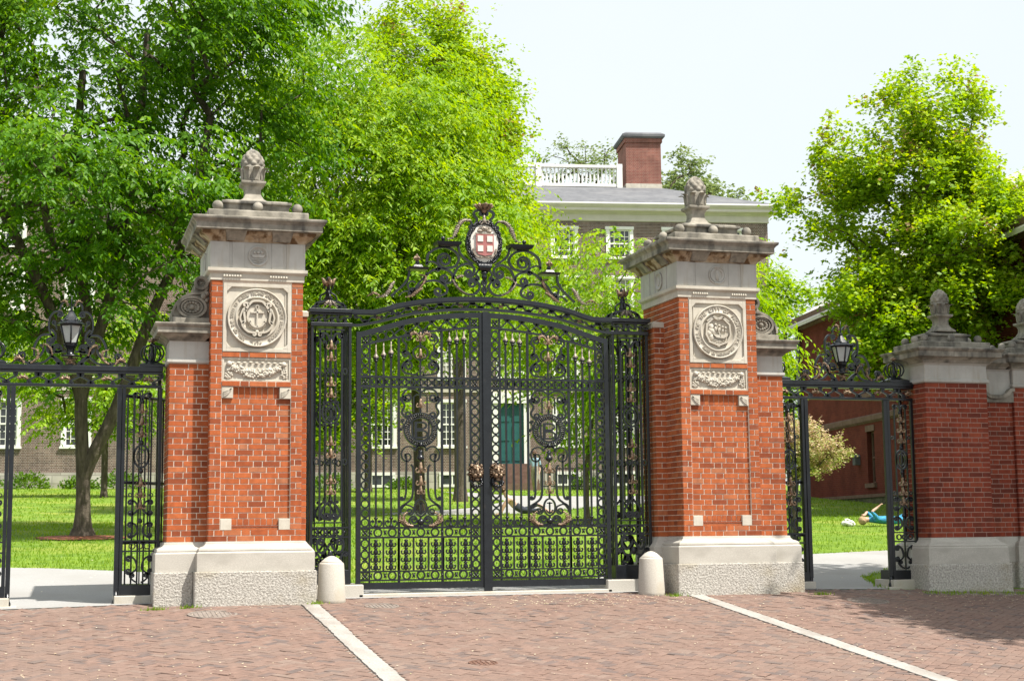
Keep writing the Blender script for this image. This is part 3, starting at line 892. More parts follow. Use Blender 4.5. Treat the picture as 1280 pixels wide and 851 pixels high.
def seal(root, cx, cz, R, kind):
    d = MB()
    yb, yr = 0.012, -0.038
    # disc with raised rims
    prof = [(R, 0.0), (R, 0.044), (R*0.985, 0.05), (R*0.95, 0.05), (R*0.94, 0.036), (R*0.735, 0.036), (R*0.725, 0.048), (R*0.68, 0.048), (R*0.665, 0.02), (0.001, 0.02)]
    d.lathe((cx, yb, cz), prof, 56, axis='y')
    d.build('seal_disc', M['lime'], root)
    yl = yb-0.036
    t = MB()
    if kind == 'anchor':
        ring_text(t, 'SEAL OF THE STATE OF RHODE ISLAND AND PROVIDENCE PLANTATIONS', cx, cz, R*0.845, 242, -62, R*0.155, yl-0.004)
        ring_text(t, '1636', cx, cz, R*0.845, 258, 282, R*0.16, yl-0.004, True)
    else:
        ring_text(t, 'SEAL OF THE CITY OF PROVIDENCE', cx, cz, R*0.845, 214, -34, R*0.20, yl-0.004)
        ring_text(t, 'FOUNDED 1636 INCORPORATED 1832', cx, cz, R*0.845, 222, 318, R*0.12, yl-0.004, True)
    t.build('seal_lettering', M['lime'], root)
    e = MB()
    y0 = yb-0.02
    if kind == 'anchor':
        # scroll-framed shield with an anchor
        sh = [(-0.11, 0.12), (0.0, 0.16), (0.11, 0.12), (0.12, 0.0), (0.09, -0.10), (0.0, -0.16), (-0.09, -0.10), (-0.12, 0.0)]
        k = R/0.34
        sh = [(cx+x*k, cz+z*k) for x, z in reversed(sh)]
        e.plate(sh, y0-0.022, y0)
        def sc(pts, a=None, b=None, w=0.024):
            scroll(e, [(cx+x*k, cz+z*k) for x, z in pts], a, b, w*k, y0-0.05, y0, turns=0.8)
        for s in (-1, 1):
            sc([(s*0.11, 0.125), (s*0.15, 0.06), (s*0.14, -0.04), (s*0.17, -0.09), (s*0.11, -0.16), (s*0.03, -0.175)], (0.035, -s), (0.02, s))
            sc([(s*0.165, 0.09), (s*0.195, 0.0), (s*0.18, -0.06)], (0.025, s), (0.015, -s), 0.018)
        sc([(-0.10, 0.14), (-0.06, 0.185), (0.0, 0.195), (0.06, 0.185), (0.10, 0.14)], None, None, 0.026)
        # anchor
        ya = y0-0.045
        e.strap([(cx, cz-0.11*k), (cx, cz+0.105*k)], 0.018*k, ya, y0-0.02)
        e.strap([(cx-0.075*k, cz+0.06*k), (cx+0.075*k, cz+0.06*k)], 0.016*k, ya, y0-0.02)
        e.strap(crom([(cx-0.085*k, cz-0.045*k), (cx-0.055*k, cz-0.09*k), (cx, cz-0.11*k), (cx+0.055*k, cz-0.09*k), (cx+0.085*k, cz-0.045*k)]), 0.02*k, ya, y0-0.02)
        ring(e, cx, cz+0.122*k, 0.018*k, 0.009*k, ya, y0-0.02)
        for s in (-1, 1): e.plate([(cx+s*0.085*k-0.018*k, cz-0.055*k), (cx+s*0.085*k+0.018*k, cz-0.055*k), (cx+s*0.09*k, cz-0.015*k)], ya, y0-0.02)
        e.sphere((cx, y0-0.03, cz-0.165*k), 0.022*k, 8)
    else:
        k = R/0.34
        sh = [(-0.155, 0.09), (-0.05, 0.19), (0.0, 0.165), (0.05, 0.19), (0.155, 0.09), (0.165, -0.04), (0.12, -0.13), (0.02, -0.165), (0.0, -0.185), (-0.02, -0.165), (-0.12, -0.13), (-0.165, -0.04)]
        sh = [(cx+x*k, cz+z*k) for x, z in sh]
        e.strap(sh, 0.022*k, y0-0.03, y0+0.01, closed=True)
        # figures in a boat before rocks and a shore
        rr = random.Random(4)
        rocks = [(-0.13, 0.085), (-0.09, 0.06), (-0.10, 0.02), (-0.12, -0.02), (-0.06, 0.0), (-0.09, -0.07)]
        for x, z in rocks: e.sphere((cx+x*k, y0-0.004, cz+z*k), 0.038*k, 7, 0, 1, 0.5, 1.1)
        e.plate([(cx+(x)*k, cz+z*k) for x, z in ((-0.07, -0.035), (-0.03, -0.075), (0.07, -0.085), (0.12, -0.06), (0.13, -0.02), (0.06, -0.045), (-0.02, -0.04))], y0-0.03, y0)
        for x, z, h in ((-0.035, 0.0, 0.10), (0.015, 0.0, 0.085), (0.06, -0.01, 0.075), (0.10, -0.005, 0.06)):
            e.sphere((cx+x*k, y0-0.012, cz+(z+h*0.35)*k), h*0.42*k, 7, 0, 0.55, 0.5, 1.0)
            e.sphere((cx+x*k, y0-0.02, cz+(z+h*0.9)*k), 0.017*k, 7)
        e.strap([(cx-0.03*k, cz+0.10*k), (cx+0.03*k, cz-0.07*k)], 0.008*k, y0-0.03, y0)
        for i in range(4):
            zz = cz-(0.095+0.02*i)*k; hw = (0.11-0.028*i)*k
            e.strap(crom([(cx-hw, zz), (cx-hw/2, zz+0.006), (cx, zz-0.004), (cx+hw/2, zz+0.006), (cx+hw, zz)]), 0.008*k, y0-0.018, y0)
        e.strap(crom([(cx-0.15*k, cz+0.13*k), (cx-0.08*k, cz+0.175*k), (cx, cz+0.155*k), (cx+0.08*k, cz+0.175*k), (cx+0.15*k, cz+0.13*k)]), 0.014*k, y0-0.03, y0)
    e.build('seal_emblem', M['lime'], root)

def garland(root, x0, x1, z0, z1, y):
    g = MB()
    rr = random.Random(9)
    cx = (x0+x1)/2; hw = (x1-x0)/2
    for i in range(46):
        u = -1+2*i/45
        x = cx+u*hw*0.72; zc = z1-0.09-(1-u*u)*0.075
        th = 0.030+0.024*(1-u*u)
        for j in range(6):
            a = rr.uniform(0, 2*pi); q = th*rr.uniform(0.2, 1.0)
            g.sphere((x+rr.uniform(-0.012, 0.012), y-0.008-0.022*rr.random(), zc+q*cos(a)), rr.uniform(0.009, 0.018), 6)
    for i in range(9):
        x = cx+hw*0.74*(-1+2*i/8)
        g.sphere((x, y-0.012, z1-0.028-rr.uniform(0, 0.012)), 0.017, 6, 0, 1.5, 0.7, 0.7)
    for s in (-1, 1):
        xx = cx+s*hw*0.84
        g.sphere((xx, y-0.012, z1-0.05), 0.034, 9)
        for j in range(26):
            t = rr.random()
            g.sphere((xx+rr.uniform(-1, 1)*(0.018+0.034*t), y-0.012, z1-0.09-t*0.125), 0.015, 6)
    g.build('garland', M['lime'], root)

def medallion(root, cx, cz, R, y, kind):
    d = MB()
    d.lathe((cx, y, cz), [(R, 0), (R, 0.016), (R*0.97, 0.02), (R*0.88, 0.02), (R*0.85, 0.008), (0.001, 0.008)], 32, axis='y')
    y0 = y-0.008
    if kind == 'boat':
        d.plate([(cx-R*0.7, cz+R*0.15), (cx-R*0.5, cz-R*0.18), (cx+R*0.5, cz-R*0.18), (cx+R*0.72, cz+R*0.12)], y0-0.012, y0)
        for i in range(3):
            zz = cz-R*(0.34+0.16*i); hw = R*(0.62-0.12*i)
            d.strap(crom([(cx-hw, zz), (cx-hw/2, zz+0.005), (cx, zz-0.004), (cx+hw/2, zz+0.005), (cx+hw, zz)]), 0.008, y0-0.01, y0)
        for x in (-0.35, 0.0, 0.35): d.sphere((cx+x*R, y0-0.003, cz+R*0.34), R*0.16, 7)
    else:
        d.sphere((cx, y0+0.002, cz-R*0.05), R*0.28, 9, 0, 1, 0.6, 2.2)
        for s in (-1, 1):
            d.strap(crom([(cx+s*R*0.2, cz-R*0.7), (cx+s*R*0.62, cz-R*0.3), (cx+s*R*0.66, cz+R*0.25), (cx+s*R*0.3, cz+R*0.66)]), R*0.2, y0-0.01, y0)
    d.build('medallion', M['lime_grey'], root)

# ------------------------------------------------------------------ the two tall gate pillars
# local frame: front face y = 0, x = 0 in the middle; the low side pier lies on the -x side (mirrored for the other)
def tall_pillar(loc, mir, kind, label):
    root = thing('gate_pillar', label, 'pillar', loc, 'tall brick pillars of the main gate')
    D = 1.22
    F = lambda: MB(mir)
    # rough granite base course, main block and side pier butt end to end
    b = F(); b.box(-0.69, 0.69, -0.165, D+0.165, -0.25, 0.466); b.build('rough_granite_base', M['granite_rough'], root, bevel=0.012)
    b = F(); b.box(-1.13, -0.692, 0.025, 0.9, -0.25, 0.462); b.build('rough_granite_base', M['granite_rough'], root, bevel=0.012)
    # smooth plinth with ogee top
    b = F()
    b.rectprofile((-0.53, 0.53, 0.0, D), [(0.135, 0.466), (0.135, 0.672), (0.125, 0.684), (0.112, 0.69), (0.118, 0.70), (0.112, 0.722), (0.085, 0.74), (0.055, 0.75), (0.035, 0.775), (0.03, 0.80), (0.0, 0.802)])
    b.build('moulded_plinth', M['granite'], root, bevel=0.003)
    b = F()
    b.rectprofile((-0.98, -0.50, 0.19, 0.8), [(0.135, 0.462), (0.135, 0.668), (0.125, 0.68), (0.112, 0.686), (0.118, 0.696), (0.112, 0.718), (0.085, 0.736), (0.055, 0.746), (0.035, 0.771), (0.03, 0.796), (0.0, 0.798)])
    b.build('moulded_plinth', M['granite'], root, bevel=0.003)
    # brick shaft with a sunk brick field between stone corner blocks
    zt = 3.83
    fx0, fx1, fz0, fz1 = -0.40, 0.40, 0.925, 3.80
    sh = F()
    rec = 0.032
    sh.box(-0.53, 0.53, rec, D, 0.80, zt, 1)
    sh.box(-0.53, fx0, 0, rec, 0.80, zt, 1); sh.box(fx1, 0.53, 0, rec, 0.80, zt, 1)
    sh.box(fx0, fx1, 0, rec, 0.80, fz0, 1); sh.box(fx0, fx1, 0, rec, fz1, zt, 1)
    lay_bricks(sh, (-0.53, 0), (1, 0), (0, -1), 1.06, 0.80, zt, [(fx0+0.53, fx1+0.53, fz0, fz1)], seed=11)
    # sunk field, soldier courses top and bottom
    lay_bricks(sh, (fx0, rec), (1, 0), (0, -1), fx1-fx0, 1.062, 2.45, seed=12)
    def soldiers(xa, xb, za, zb, yy):
        n = int(round((xb-xa)/0.071)); w = (xb-xa)/n
        for i in range(n):
            p, q = xa+i*w+0.004, xa+(i+1)*w-0.004
            vs = [(p,yy,za+.004),(q,yy,za+.004),(q,yy,zb-.004),(p,yy,zb-.004),(p,yy-.006,za+.004),(q,yy-.006,za+.004),(q,yy-.006,zb-.004),(p,yy-.006,zb-.004)]
            sh.add(vs, [(4,5,6,7),(0,1,5,4),(1,2,6,5),(2,3,7,6),(3,0,4,7)], 0)
    soldiers(-0.27, 0.27, 0.985, 1.062, rec); 
    for zz in (0.93, 0.958): sh.box(-0.27, 0.27, rec-0.02, rec, zz+0.003, zz+0.022, 0)
    soldiers(-0.27, 0.27, 2.45, 2.585, rec)
    lay_bricks(sh, (fx0, -0.008), (1, 0), (0, -1), fx1-fx0, 2.585, 2.65, seed=13)
    sh.box(fx0, fx1, -0.008, rec, 2.587, 2.648, 1)
    lay_bricks(sh, (fx0, 0.0), (1, 0), (0, -1), fx1-fx0, 2.925, 2.99, seed=14)
    sh.box(fx0, fx1, 0.001, rec, 2.927, 2.988, 1)
    for ud, nd, org, ln, sd in (((0, 1), (1, 0), (0.53, 0), D, 15), ((-1, 0), (0, 1), (0.53, D), 1.06, 16), ((0, -1), (-1, 0), (-0.53, D), D, 17)):
        lay_bricks(sh, org, ud, nd, ln, 0.80, zt, seed=sd)
    sh.build('brick_shaft', [M['brick'], M['mortar']], root)
    # corner blocks
    for x0, x1 in ((fx0, -0.27), (0.27, fx1)):
        b = F(); b.box(x0+0.002, x1, -0.006, rec+0.02, 0.93, 1.058); b.build('corner_block', M['lime'], root, bevel=0.004)
        b = F(); b.box(x0+0.002, x1, -0.006, rec+0.02, 2.452, 2.583)
        xc = (x0+x1)/2
        for k in range(3):
            b.strap(crom([(x0+0.02, 2.47+0.025*k), (xc, 2.50+0.02*k), (x1-0.02, 2.56-0.0*k)]), 0.012, -0.018, -0.004)
        b.build('corner_block', M['lime'], root)
    # square panel with the seal
    p = F()
    px0, px1, pz0, pz1 = fx0+0.003, fx1-0.003, 2.992, 3.797
    p.box(px0, px1, 0.012, rec+0.02, pz0, pz1)
    fwid = 0.042
    for a in ((px0, px0+fwid, pz0, pz1), (px1-fwid, px1, pz0, pz1), (px0+fwid, px1-fwid, pz1-fwid, pz1), (px0+fwid, px1-fwid, pz0, pz0+fwid)):
        p.box(a[0], a[1], -0.012, 0.0125, a[2], a[3])
    for sx_ in (px0+fwid, px1-fwid):
        for sz_ in (pz0+fwid, pz1-fwid):
            dx = 0.055 if sx_ < 0 else -0.055; dz = 0.055 if sz_ < 3.4 else -0.055
            tri = [(sx_, sz_), (sx_+dx, sz_), (sx_, sz_+dz)]
            if dx*dz < 0: tri = [tri[0], tri[2], tri[1]]
            p.plate(tri, -0.013, 0.0125)
    p.box(px1-fwid-0.03, px1-fwid-0.02, 0.002, 0.0122, pz0+0.09, pz1-0.09)
    pn = p.build('seal_panel', M['lime'], root, bevel=0.003)
    seal(pn, -0.005, 3.393, 0.345, kind)
    # garland panel
    p = F(); p.box(px0, px1, 0.02, rec+0.02, 2.652, 2.922)
    for a in ((px0, px0+0.02, 2.652, 2.922), (px1-0.02, px1, 2.652, 2.922), (px0+0.02, px1-0.02, 2.90, 2.922), (px0+0.02, px1-0.02, 2.652, 2.672)):
        p.box(a[0], a[1], 0.006, 0.0205, a[2], a[3])
    pn = p.build('garland_panel', M['lime'], root, bevel=0.002)
    garland(pn, px0+0.02, px1-0.02, 2.672, 2.90, 0.02)
    # architrave with its little drops
    a = F()
    a.rectprofile((-0.53, 0.53, 0.0, D), [(0.018, 3.83), (0.018, 3.905), (0.022, 3.908), (0.045, 3.925), (0.052, 3.935), (0.052, 3.972), (0.03, 3.976)])
    for xs in (-0.39, 0.15):
        for k in range(7):
            x = xs+k*0.031
            a.frustum((x-0.011, x+0.011, -0.040, -0.0185), (x-0.007, x+0.007, -0.034, -0.0185), 3.872, 3.898)
    a.build('architrave', M['lime'], root)
    # frieze
    f = F(); z0, z1 = 3.975, 4.285
    f.box(-0.548, 0.548, -0.018, D+0.018, z0, z1)
    for xa, xb in ((-0.556, -0.335), (0.335, 0.556), (-0.30, -0.16), (0.16, 0.30)):
        f.box(xa, xb, -0.027, -0.0175, z0+0.001, z1-0.001)
    for ya, yb in ((-0.0172, 0.28), (0.92, D+0.026), (0.34, 0.46), (0.74, 0.88)):
        f.box(-0.556, -0.5475, ya, yb, z0+0.001, z1-0.001); f.box(0.5475, 0.556, ya, yb, z0+0.001, z1-0.001)
    fz_ = f.build('frieze', M['lime_grey'], root, bevel=0.003)
    medallion(fz_, 0.0, 4.125, 0.118, -0.018, 'boat' if kind == 'anchor' else 'eagle')
    sm = MB(); 
    sm.lathe((-0.548, 0.6, 4.125), [(0.118, 0), (0.118, -0.016), (0.10, -0.02), (0.098, -0.008), (0.001, -0.008)], 28, axis='x')
    sm.sphere((-0.556, 0.6, 4.12), 0.04, 9, 0, 0.4, 1, 1.7)
    sm.build('medallion', M['lime_grey'], fz_)
    # bed mould, brackets, corona
    c = F()
    c.rectprofile((-0.53, 0.53, 0.0, D), [(0.028, 4.285), (0.035, 4.30), (0.05, 4.315), (0.085, 4.345), (0.13, 4.37), (0.14, 4.395), (0.14, 4.402)])
    c.build('bed_moulding', M['orange_brown'], root)
    br = F()
    for xc in (-0.27, 0.27):
        br.frustum((xc-0.10, xc+0.10, -0.06, 0.0), (xc-0.125, xc+0.125, -0.175, 0.0), 4.295, 4.399)
    for yc in (0.3, 0.92):
        br.frustum((-0.59, -0.53, yc-0.10, yc+0.10), (-0.705, -0.53, yc-0.125, yc+0.125), 4.295, 4.399)
        br.frustum((0.53, 0.59, yc-0.10, yc+0.10), (0.53, 0.705, yc-0.125, yc+0.125), 4.295, 4.399)
    br.build('brackets', M['lime_weathered'], root)
    k = F()
    k.rectprofile((-0.53, 0.53, 0.0, D), [(0.14, 4.40), (0.205, 4.403), (0.205, 4.475), (0.212, 4.482), (0.225, 4.50), (0.245, 4.515), (0.25, 4.53), (0.25, 4.548), (0.20, 4.56)])
    k.build('cornice', M['lime_weathered'], root, bevel=0.004)
    pillar_cap(root, -0.53, 0.53, 0.0, D, 4.552, 1.0, 0.0, 0.145)
    # low side pier: brick, stone block, small cornice, carved scroll
    sp = F(); brick_block(sp, -0.98, -0.531, 0.19, 0.8, 0.798, 2.86, seed=31, faces='fbl')
    sp.build('side_pier', [M['brick'], M['mortar']], root)
    st = F()
    st.rectprofile((-0.98, -0.533, 0.19, 0.8), [(0.02, 2.86), (0.032, 2.875), (0.032, 2.905), (0.012, 2.915), (0.008, 3.12), (0.02, 3.125)])
    st.build('side_pier_block', M['lime_grey'], root, bevel=0.003)
    sc = F()
    sc.rectprofile((-0.98, -0.60, 0.19, 0.8), [(0.02, 3.122), (0.03, 3.14), (0.06, 3.165), (0.10, 3.185), (0.105, 3.20), (0.155, 3.202), (0.155, 3.27), (0.175, 3.285), (0.185, 3.305), (0.185, 3.32), (0.1, 3.33)])
    sc.build('side_pier_cornice', M['lime_weathered'], root, bevel=0.004)
    sb = F(); sb.box(-0.96, -0.533, 0.2, 0.72, 3.328, 3.405); sb.build('scroll_base', M['lime_weathered'], root, bevel=0.006)
    v = F()
    ys, ye = 0.235, 0.66
    out = crom([(-0.955, 3.407), (-0.965, 3.46), (-0.93, 3.56), (-0.86, 3.645), (-0.77, 3.70), (-0.705, 3.75), (-0.70, 3.82), (-0.66, 3.885), (-0.60, 3.90), (-0.552, 3.87)], 5)
    poly = out+[(-0.534, 3.84), (-0.534, 3.407)]
    v.plate(list(reversed(poly)), ys+0.03, ye)
    # raised border following the scroll
    v.strap(crom([(-0.95, 3.43), (-0.955, 3.47), (-0.92, 3.56), (-0.85, 3.64), (-0.75, 3.69), (-0.66, 3.70), (-0.59, 3.72), (-0.555, 3.78)], 6), 0.028, ys-0.002, ys+0.032)
    for cx, cz, rx, rz in ((-0.735, 3.535, 0.16, 0.118), (-0.63, 3.825, 0.07, 0.068)):
        ring(v, cx, cz, rx, 0.03, ys-0.01, ys+0.032, 30, rz=rz)
        ring(v, cx, cz, rx*0.75, 0.014, ys+0.0, ys+0.032, 26, rz=rz*0.75)
        n = 14 if rx > 0.1 else 8
        for i in range(n):
            a = 2*pi*i/n
            v.sphere((cx+rx*0.5*cos(a), ys+0.022, cz+rz*0.5*sin(a)), rx*0.13, 7, 0, 1, 1, 0.9)
        v.sphere((cx, ys+0.02, cz), rx*0.2, 9)
    v.sphere((-0.60, ys+0.01, 3.665), 0.04, 8); v.sphere((-0.565, ys+0.01, 3.62), 0.03, 8); v.sphere((-0.56, ys+0.012, 3.70), 0.03, 8)
    v.build('carved_scroll', M['lime_weathered'], root)
    # inner pier beside the gate post
    ip = F(); brick_block(ip, 0.531, 0.665, 0.52, 0.98, 0.798, 3.50, seed=41, faces='fbr'); ip.build('inner_pier', [M['brick'], M['mortar']], root)
    ic = F(); ic.rectprofile((0.533, 0.665, 0.52, 0.98), [(0.0, 3.50), (0.018, 3.502), (0.018, 3.555), (0.0, 3.575)]); ic.build('inner_pier_cap', M['lime'], root)
    ib = F(); ib.box(0.692, 0.79, 0.40, 1.1, -0.2, 0.44); ib.build('rough_granite_base', M['granite_rough'], root)
    ib = F(); ib.rectprofile((0.55, 0.665, 0.52, 0.98), [(0.10, 0.466), (0.10, 0.67), (0.08, 0.70), (0.03, 0.76), (0.0, 0.797)]); ib.build('moulded_plinth', M['granite'], root)
    return root
tall_pillar((-0.12, 0, 0), False, 'anchor', 'tall brick gate pillar left of the iron gate with an anchor seal')
tall_pillar((5.75, 0, 0), True, 'ship', 'tall brick gate pillar right of the iron gate with a city seal')

# ------------------------------------------------------------------ low pillars and wall at the right
def low_pillar(loc, label, half=0.475, D=0.62):
    root = thing('low_pillar', label, 'pillar', loc, 'low brick pillars with pinecone finials')
    def B(): return MB()
    b = B(); b.box(-half-0.17, half+0.17, -0.165, D+0.165, -0.4, 0.40); b.build('rough_granite_base', M['granite_rough'], root, bevel=0.02)
    b = B(); b.rectprofile((-half, half, 0, D), [(0.14, 0.40), (0.135, 0.61), (0.122, 0.625), (0.125, 0.64), (0.10, 0.665), (0.06, 0.685), (0.035, 0.72), (0.03, 0.745), (0, 0.747)]); b.build('moulded_plinth', M['granite'], root, bevel=0.003)
    b = B(); brick_block(b, -half, half, 0, D, 0.745, 2.83, seed=int(loc[0]*10)); b.build('brick_shaft', [M['brick_dark'], M['mortar_dark']], root)
    b = B(); b.rectprofile((-half, half, 0, D), [(0.02, 2.83), (0.035, 2.845), (0.035, 2.875), (0.012, 2.885), (0.008, 3.07), (0.03, 3.09), (0.05, 3.10)]); b.build('frieze', M['lime_grey'], root, bevel=0.003)
    b = B(); b.rectprofile((-half, half, 0, D), [(0.05, 3.10), (0.07, 3.13), (0.12, 3.16), (0.165, 3.175), (0.165, 3.245), (0.185, 3.26), (0.20, 3.28), (0.20, 3.295), (0.15, 3.305)]); b.build('cornice', M['lime_weathered'], root, bevel=0.004)
    pillar_cap(root, -half, half, 0, D, 3.298, 0.86, 0.0, 0.15)
    return root
low_pillar((9.395, 0.30, 0), 'low red brick pillar with pinecone top between side gateway and garden wall')
low_pillar((11.09, 0.75, 0), 'low red brick pillar cut off by the right edge of the photo')

def garden_wall(x0, x1, y0, y1):
    root = thing('brick_wall', 'short red brick wall with curved stone coping joining two low pillars', 'wall', (x0, y0, 0))
    L = x1-x0; D = y1-y0
    b = MB(); b.box(0, L, -0.12, D+0.1, -0.4, 0.40); b.build('rough_granite_base', M['granite_rough'], root)
    b = MB(); b.frustum((0, L, -0.10, D+0.1), (0, L, -0.10, D+0.1), 0.40, 0.61); b.frustum((0, L, -0.10, D+0.1), (0, L, -0.02, D+0.02), 0.61, 0.745); b.build('plinth', M['granite'], root)
    b = MB(); brick_block(b, 0, L, 0, D, 0.745, 2.62, seed=77, faces='fb'); b.build('brickwork', [M['brick_dark'], M['mortar_dark']], root)
    c = MB()
    prof = crom([(0, 2.80), (0.20, 2.79), (0.28, 2.74), (0.36, 2.70), (0.52, 2.70), (0.62, 2.73), (0.68, 2.79), (L, 2.80)], 5)
    c.plate([(0, 2.621), (L, 2.621)]+list(reversed(prof)), -0.05, D+0.05)
    c.strap(prof, 0.05, -0.09, D+0.09)
    c.build('curved_coping', M['lime_weathered'], root)
    f = MB(); f.rectprofile((0.17, L-0.03, 0.0, D), [(0.0, 2.72), (0.012, 2.73), (0.008, 3.06), (0.03, 3.09)]); f.build('frieze', M['lime_grey'], root)
    f = MB(); f.rectprofile((0.25, L-0.16, 0.0, D), [(0.05, 3.091), (0.07, 3.12), (0.12, 3.15), (0.15, 3.165), (0.15, 3.235), (0.18, 3.27), (0.18, 3.285), (0.1, 3.295)]); f.build('cornice', M['lime_weathered'], root, bevel=0.004)
    f = MB(); f.rectprofile((0.30, L, 0.05, D-0.05), [(0.0, 3.29), (0.0, 3.385), (-0.03, 3.39)]); f.build('capping_block', M['lime_weathered'], root)
garden_wall(9.872, 10.612, 0.80, 1.30)

# ------------------------------------------------------------------ granite bollards
def bollard(x, y, label):
    z = zg(x, y)
    root = thing('bollard', label, 'bollard', (x, y, z), 'granite bollards')
    b = MB()
    b.lathe((0, 0, 0), [(0.168, -0.05), (0.166, 0.02), (0.146, 0.425), (0.140, 0.44), (0.125, 0.452)], 28)
    b.build('shaft', M['granite_pink'], root)
    b = MB()
    b.lathe((0, 0, 0), [(0.126, 0.4525), (0.118, 0.462), (0.075, 0.498), (0.035, 0.52), (0.001, 0.526)], 28)
    b.build('domed_top', M['granite_pink'], root)
bollard(0.775, 0.02, 'stumpy pale granite bollard by the left iron gate post')
bollard(4.785, 0.05, 'stumpy pale granite bollard by the right iron gate post')
# ------------------------------------------------------------------ wrought iron
GX = 2.815            # middle of the gate
YI0, YI1 = 0.588, 0.618   # thickness of scrollwork
IR, GD, PG = M['iron'], M['gilt'], M['pale_gilt']

def fleuron(mb, x, z, s=1.0, y=0.60):
    s *= 0.80; y -= 0.012
    mb.strap([(x, z+0.05*s), (x, z-0.055*s)], 0.03*s, y-0.004, y+0.02)
    _fleuron(mb, x, z, s, y)
def _fleuron(mb, x, z, s, y):
    """gilded bell flower with two curling leaves"""
    mb.lathe((x, y, z), [(0.004*s, 0.062*s), (0.014*s, 0.055*s), (0.016*s, 0.03*s), (0.024*s, 0.0), (0.030*s, -0.028*s), (0.018*s, -0.04*s), (0.010*s, -0.06*s)], 9)
    for sd in (-1, 1):
        P = crom([(x+sd*0.010*s, z-0.02*s), (x+sd*0.030*s, z-0.046*s), (x+sd*0.052*s, z-0.043*s), (x+sd*0.057*s, z-0.020*s), (x+sd*0.046*s, z-0.008*s)], 4)
        w = [0.018*s*(1-0.55*i/(len(P)-1)) for i in range(len(P))]
        mb.strap(P, w, y-0.018*s, y+0.010*s)
        mb.sphere((P[-1][0], y-0.004, P[-1][1]), 0.011*s, 6)

def rosette(mb, cx, cz, r, y0=0.585, m=0):
    mb.box(cx-r, cx+r, y0+0.01, y0+0.03, cz-r, cz-r*0.8, m); mb.box(cx-r, cx+r, y0+0.01, y0+0.03, cz+r*0.8, cz+r, m)
    for k in range(4):
        a = pi/4+k*pi/2
        mb.sphere((cx+0.62*r*cos(a), y0+0.012, cz+0.62*r*sin(a)), r*0.34, 7, m, 1, 0.6, 1)
        mb.strap([(cx+r*1.3*cos(a), cz+r*1.3*sin(a)), (cx, cz)], r*0.22, y0+0.01, y0+0.03, m)
    mb.sphere((cx, y0+0.006, cz), r*0.3, 8, m)
    for a in (0, pi/2, pi, 3*pi/2):
        ring(mb, cx+r*0.62*cos(a), cz+r*0.62*sin(a), r*0.26, r*0.14, y0+0.01, y0+0.026, 10, m)

def ring_run(mb, x, za, zb, r=0.048, w=0.017, vertical=True, pitch=None, y0=YI0, y1=YI1):
    """a row of round links with small lozenges between"""
    n = max(1, int(round((zb-za)/(pitch or 0.118)))); p = (zb-za)/n
    rr = min(r, p*0.46)
    for i in range(n):
        c = za+(i+0.5)*p
        if vertical: ring(mb, x, c, rr, w, y0, y1, 16)
        else: ring(mb, c, x, rr, w, y0, y1, 16)
        for s in (-1, 1):
            e = c+s*p/2
            for q in (-1, 1):
                a = (x+q*rr*0.62, e-s*0.30*rr) if vertical else (e-s*0.3*rr, x+q*rr*0.62)
                b = (x, e-s*0.002) if vertical else (e-s*0.002, x)
                mb.strap([a, b], w*0.75, y0+0.005, y1-0.005)

def interp(P, x):
    if x <= P[0][0]: return P[0][1]
    for a, b in zip(P, P[1:]):
        if x <= b[0]: return a[1]+(b[1]-a[1])*(x-a[0])/(b[0]-a[0])
    return P[-1][1]

TOP = crom([(-1.66, 3.325), (-1.50, 3.372), (-1.346, 3.419), (-0.96, 3.531), (-0.476, 3.607), (-0.06, 3.632), (0.03, 3.634)], 5)
INN = crom([(-1.66, 3.135), (-1.467, 3.205), (-1.093, 3.296), (-0.684, 3.378), (-0.207, 3.432), (0.03, 3.445)], 5)

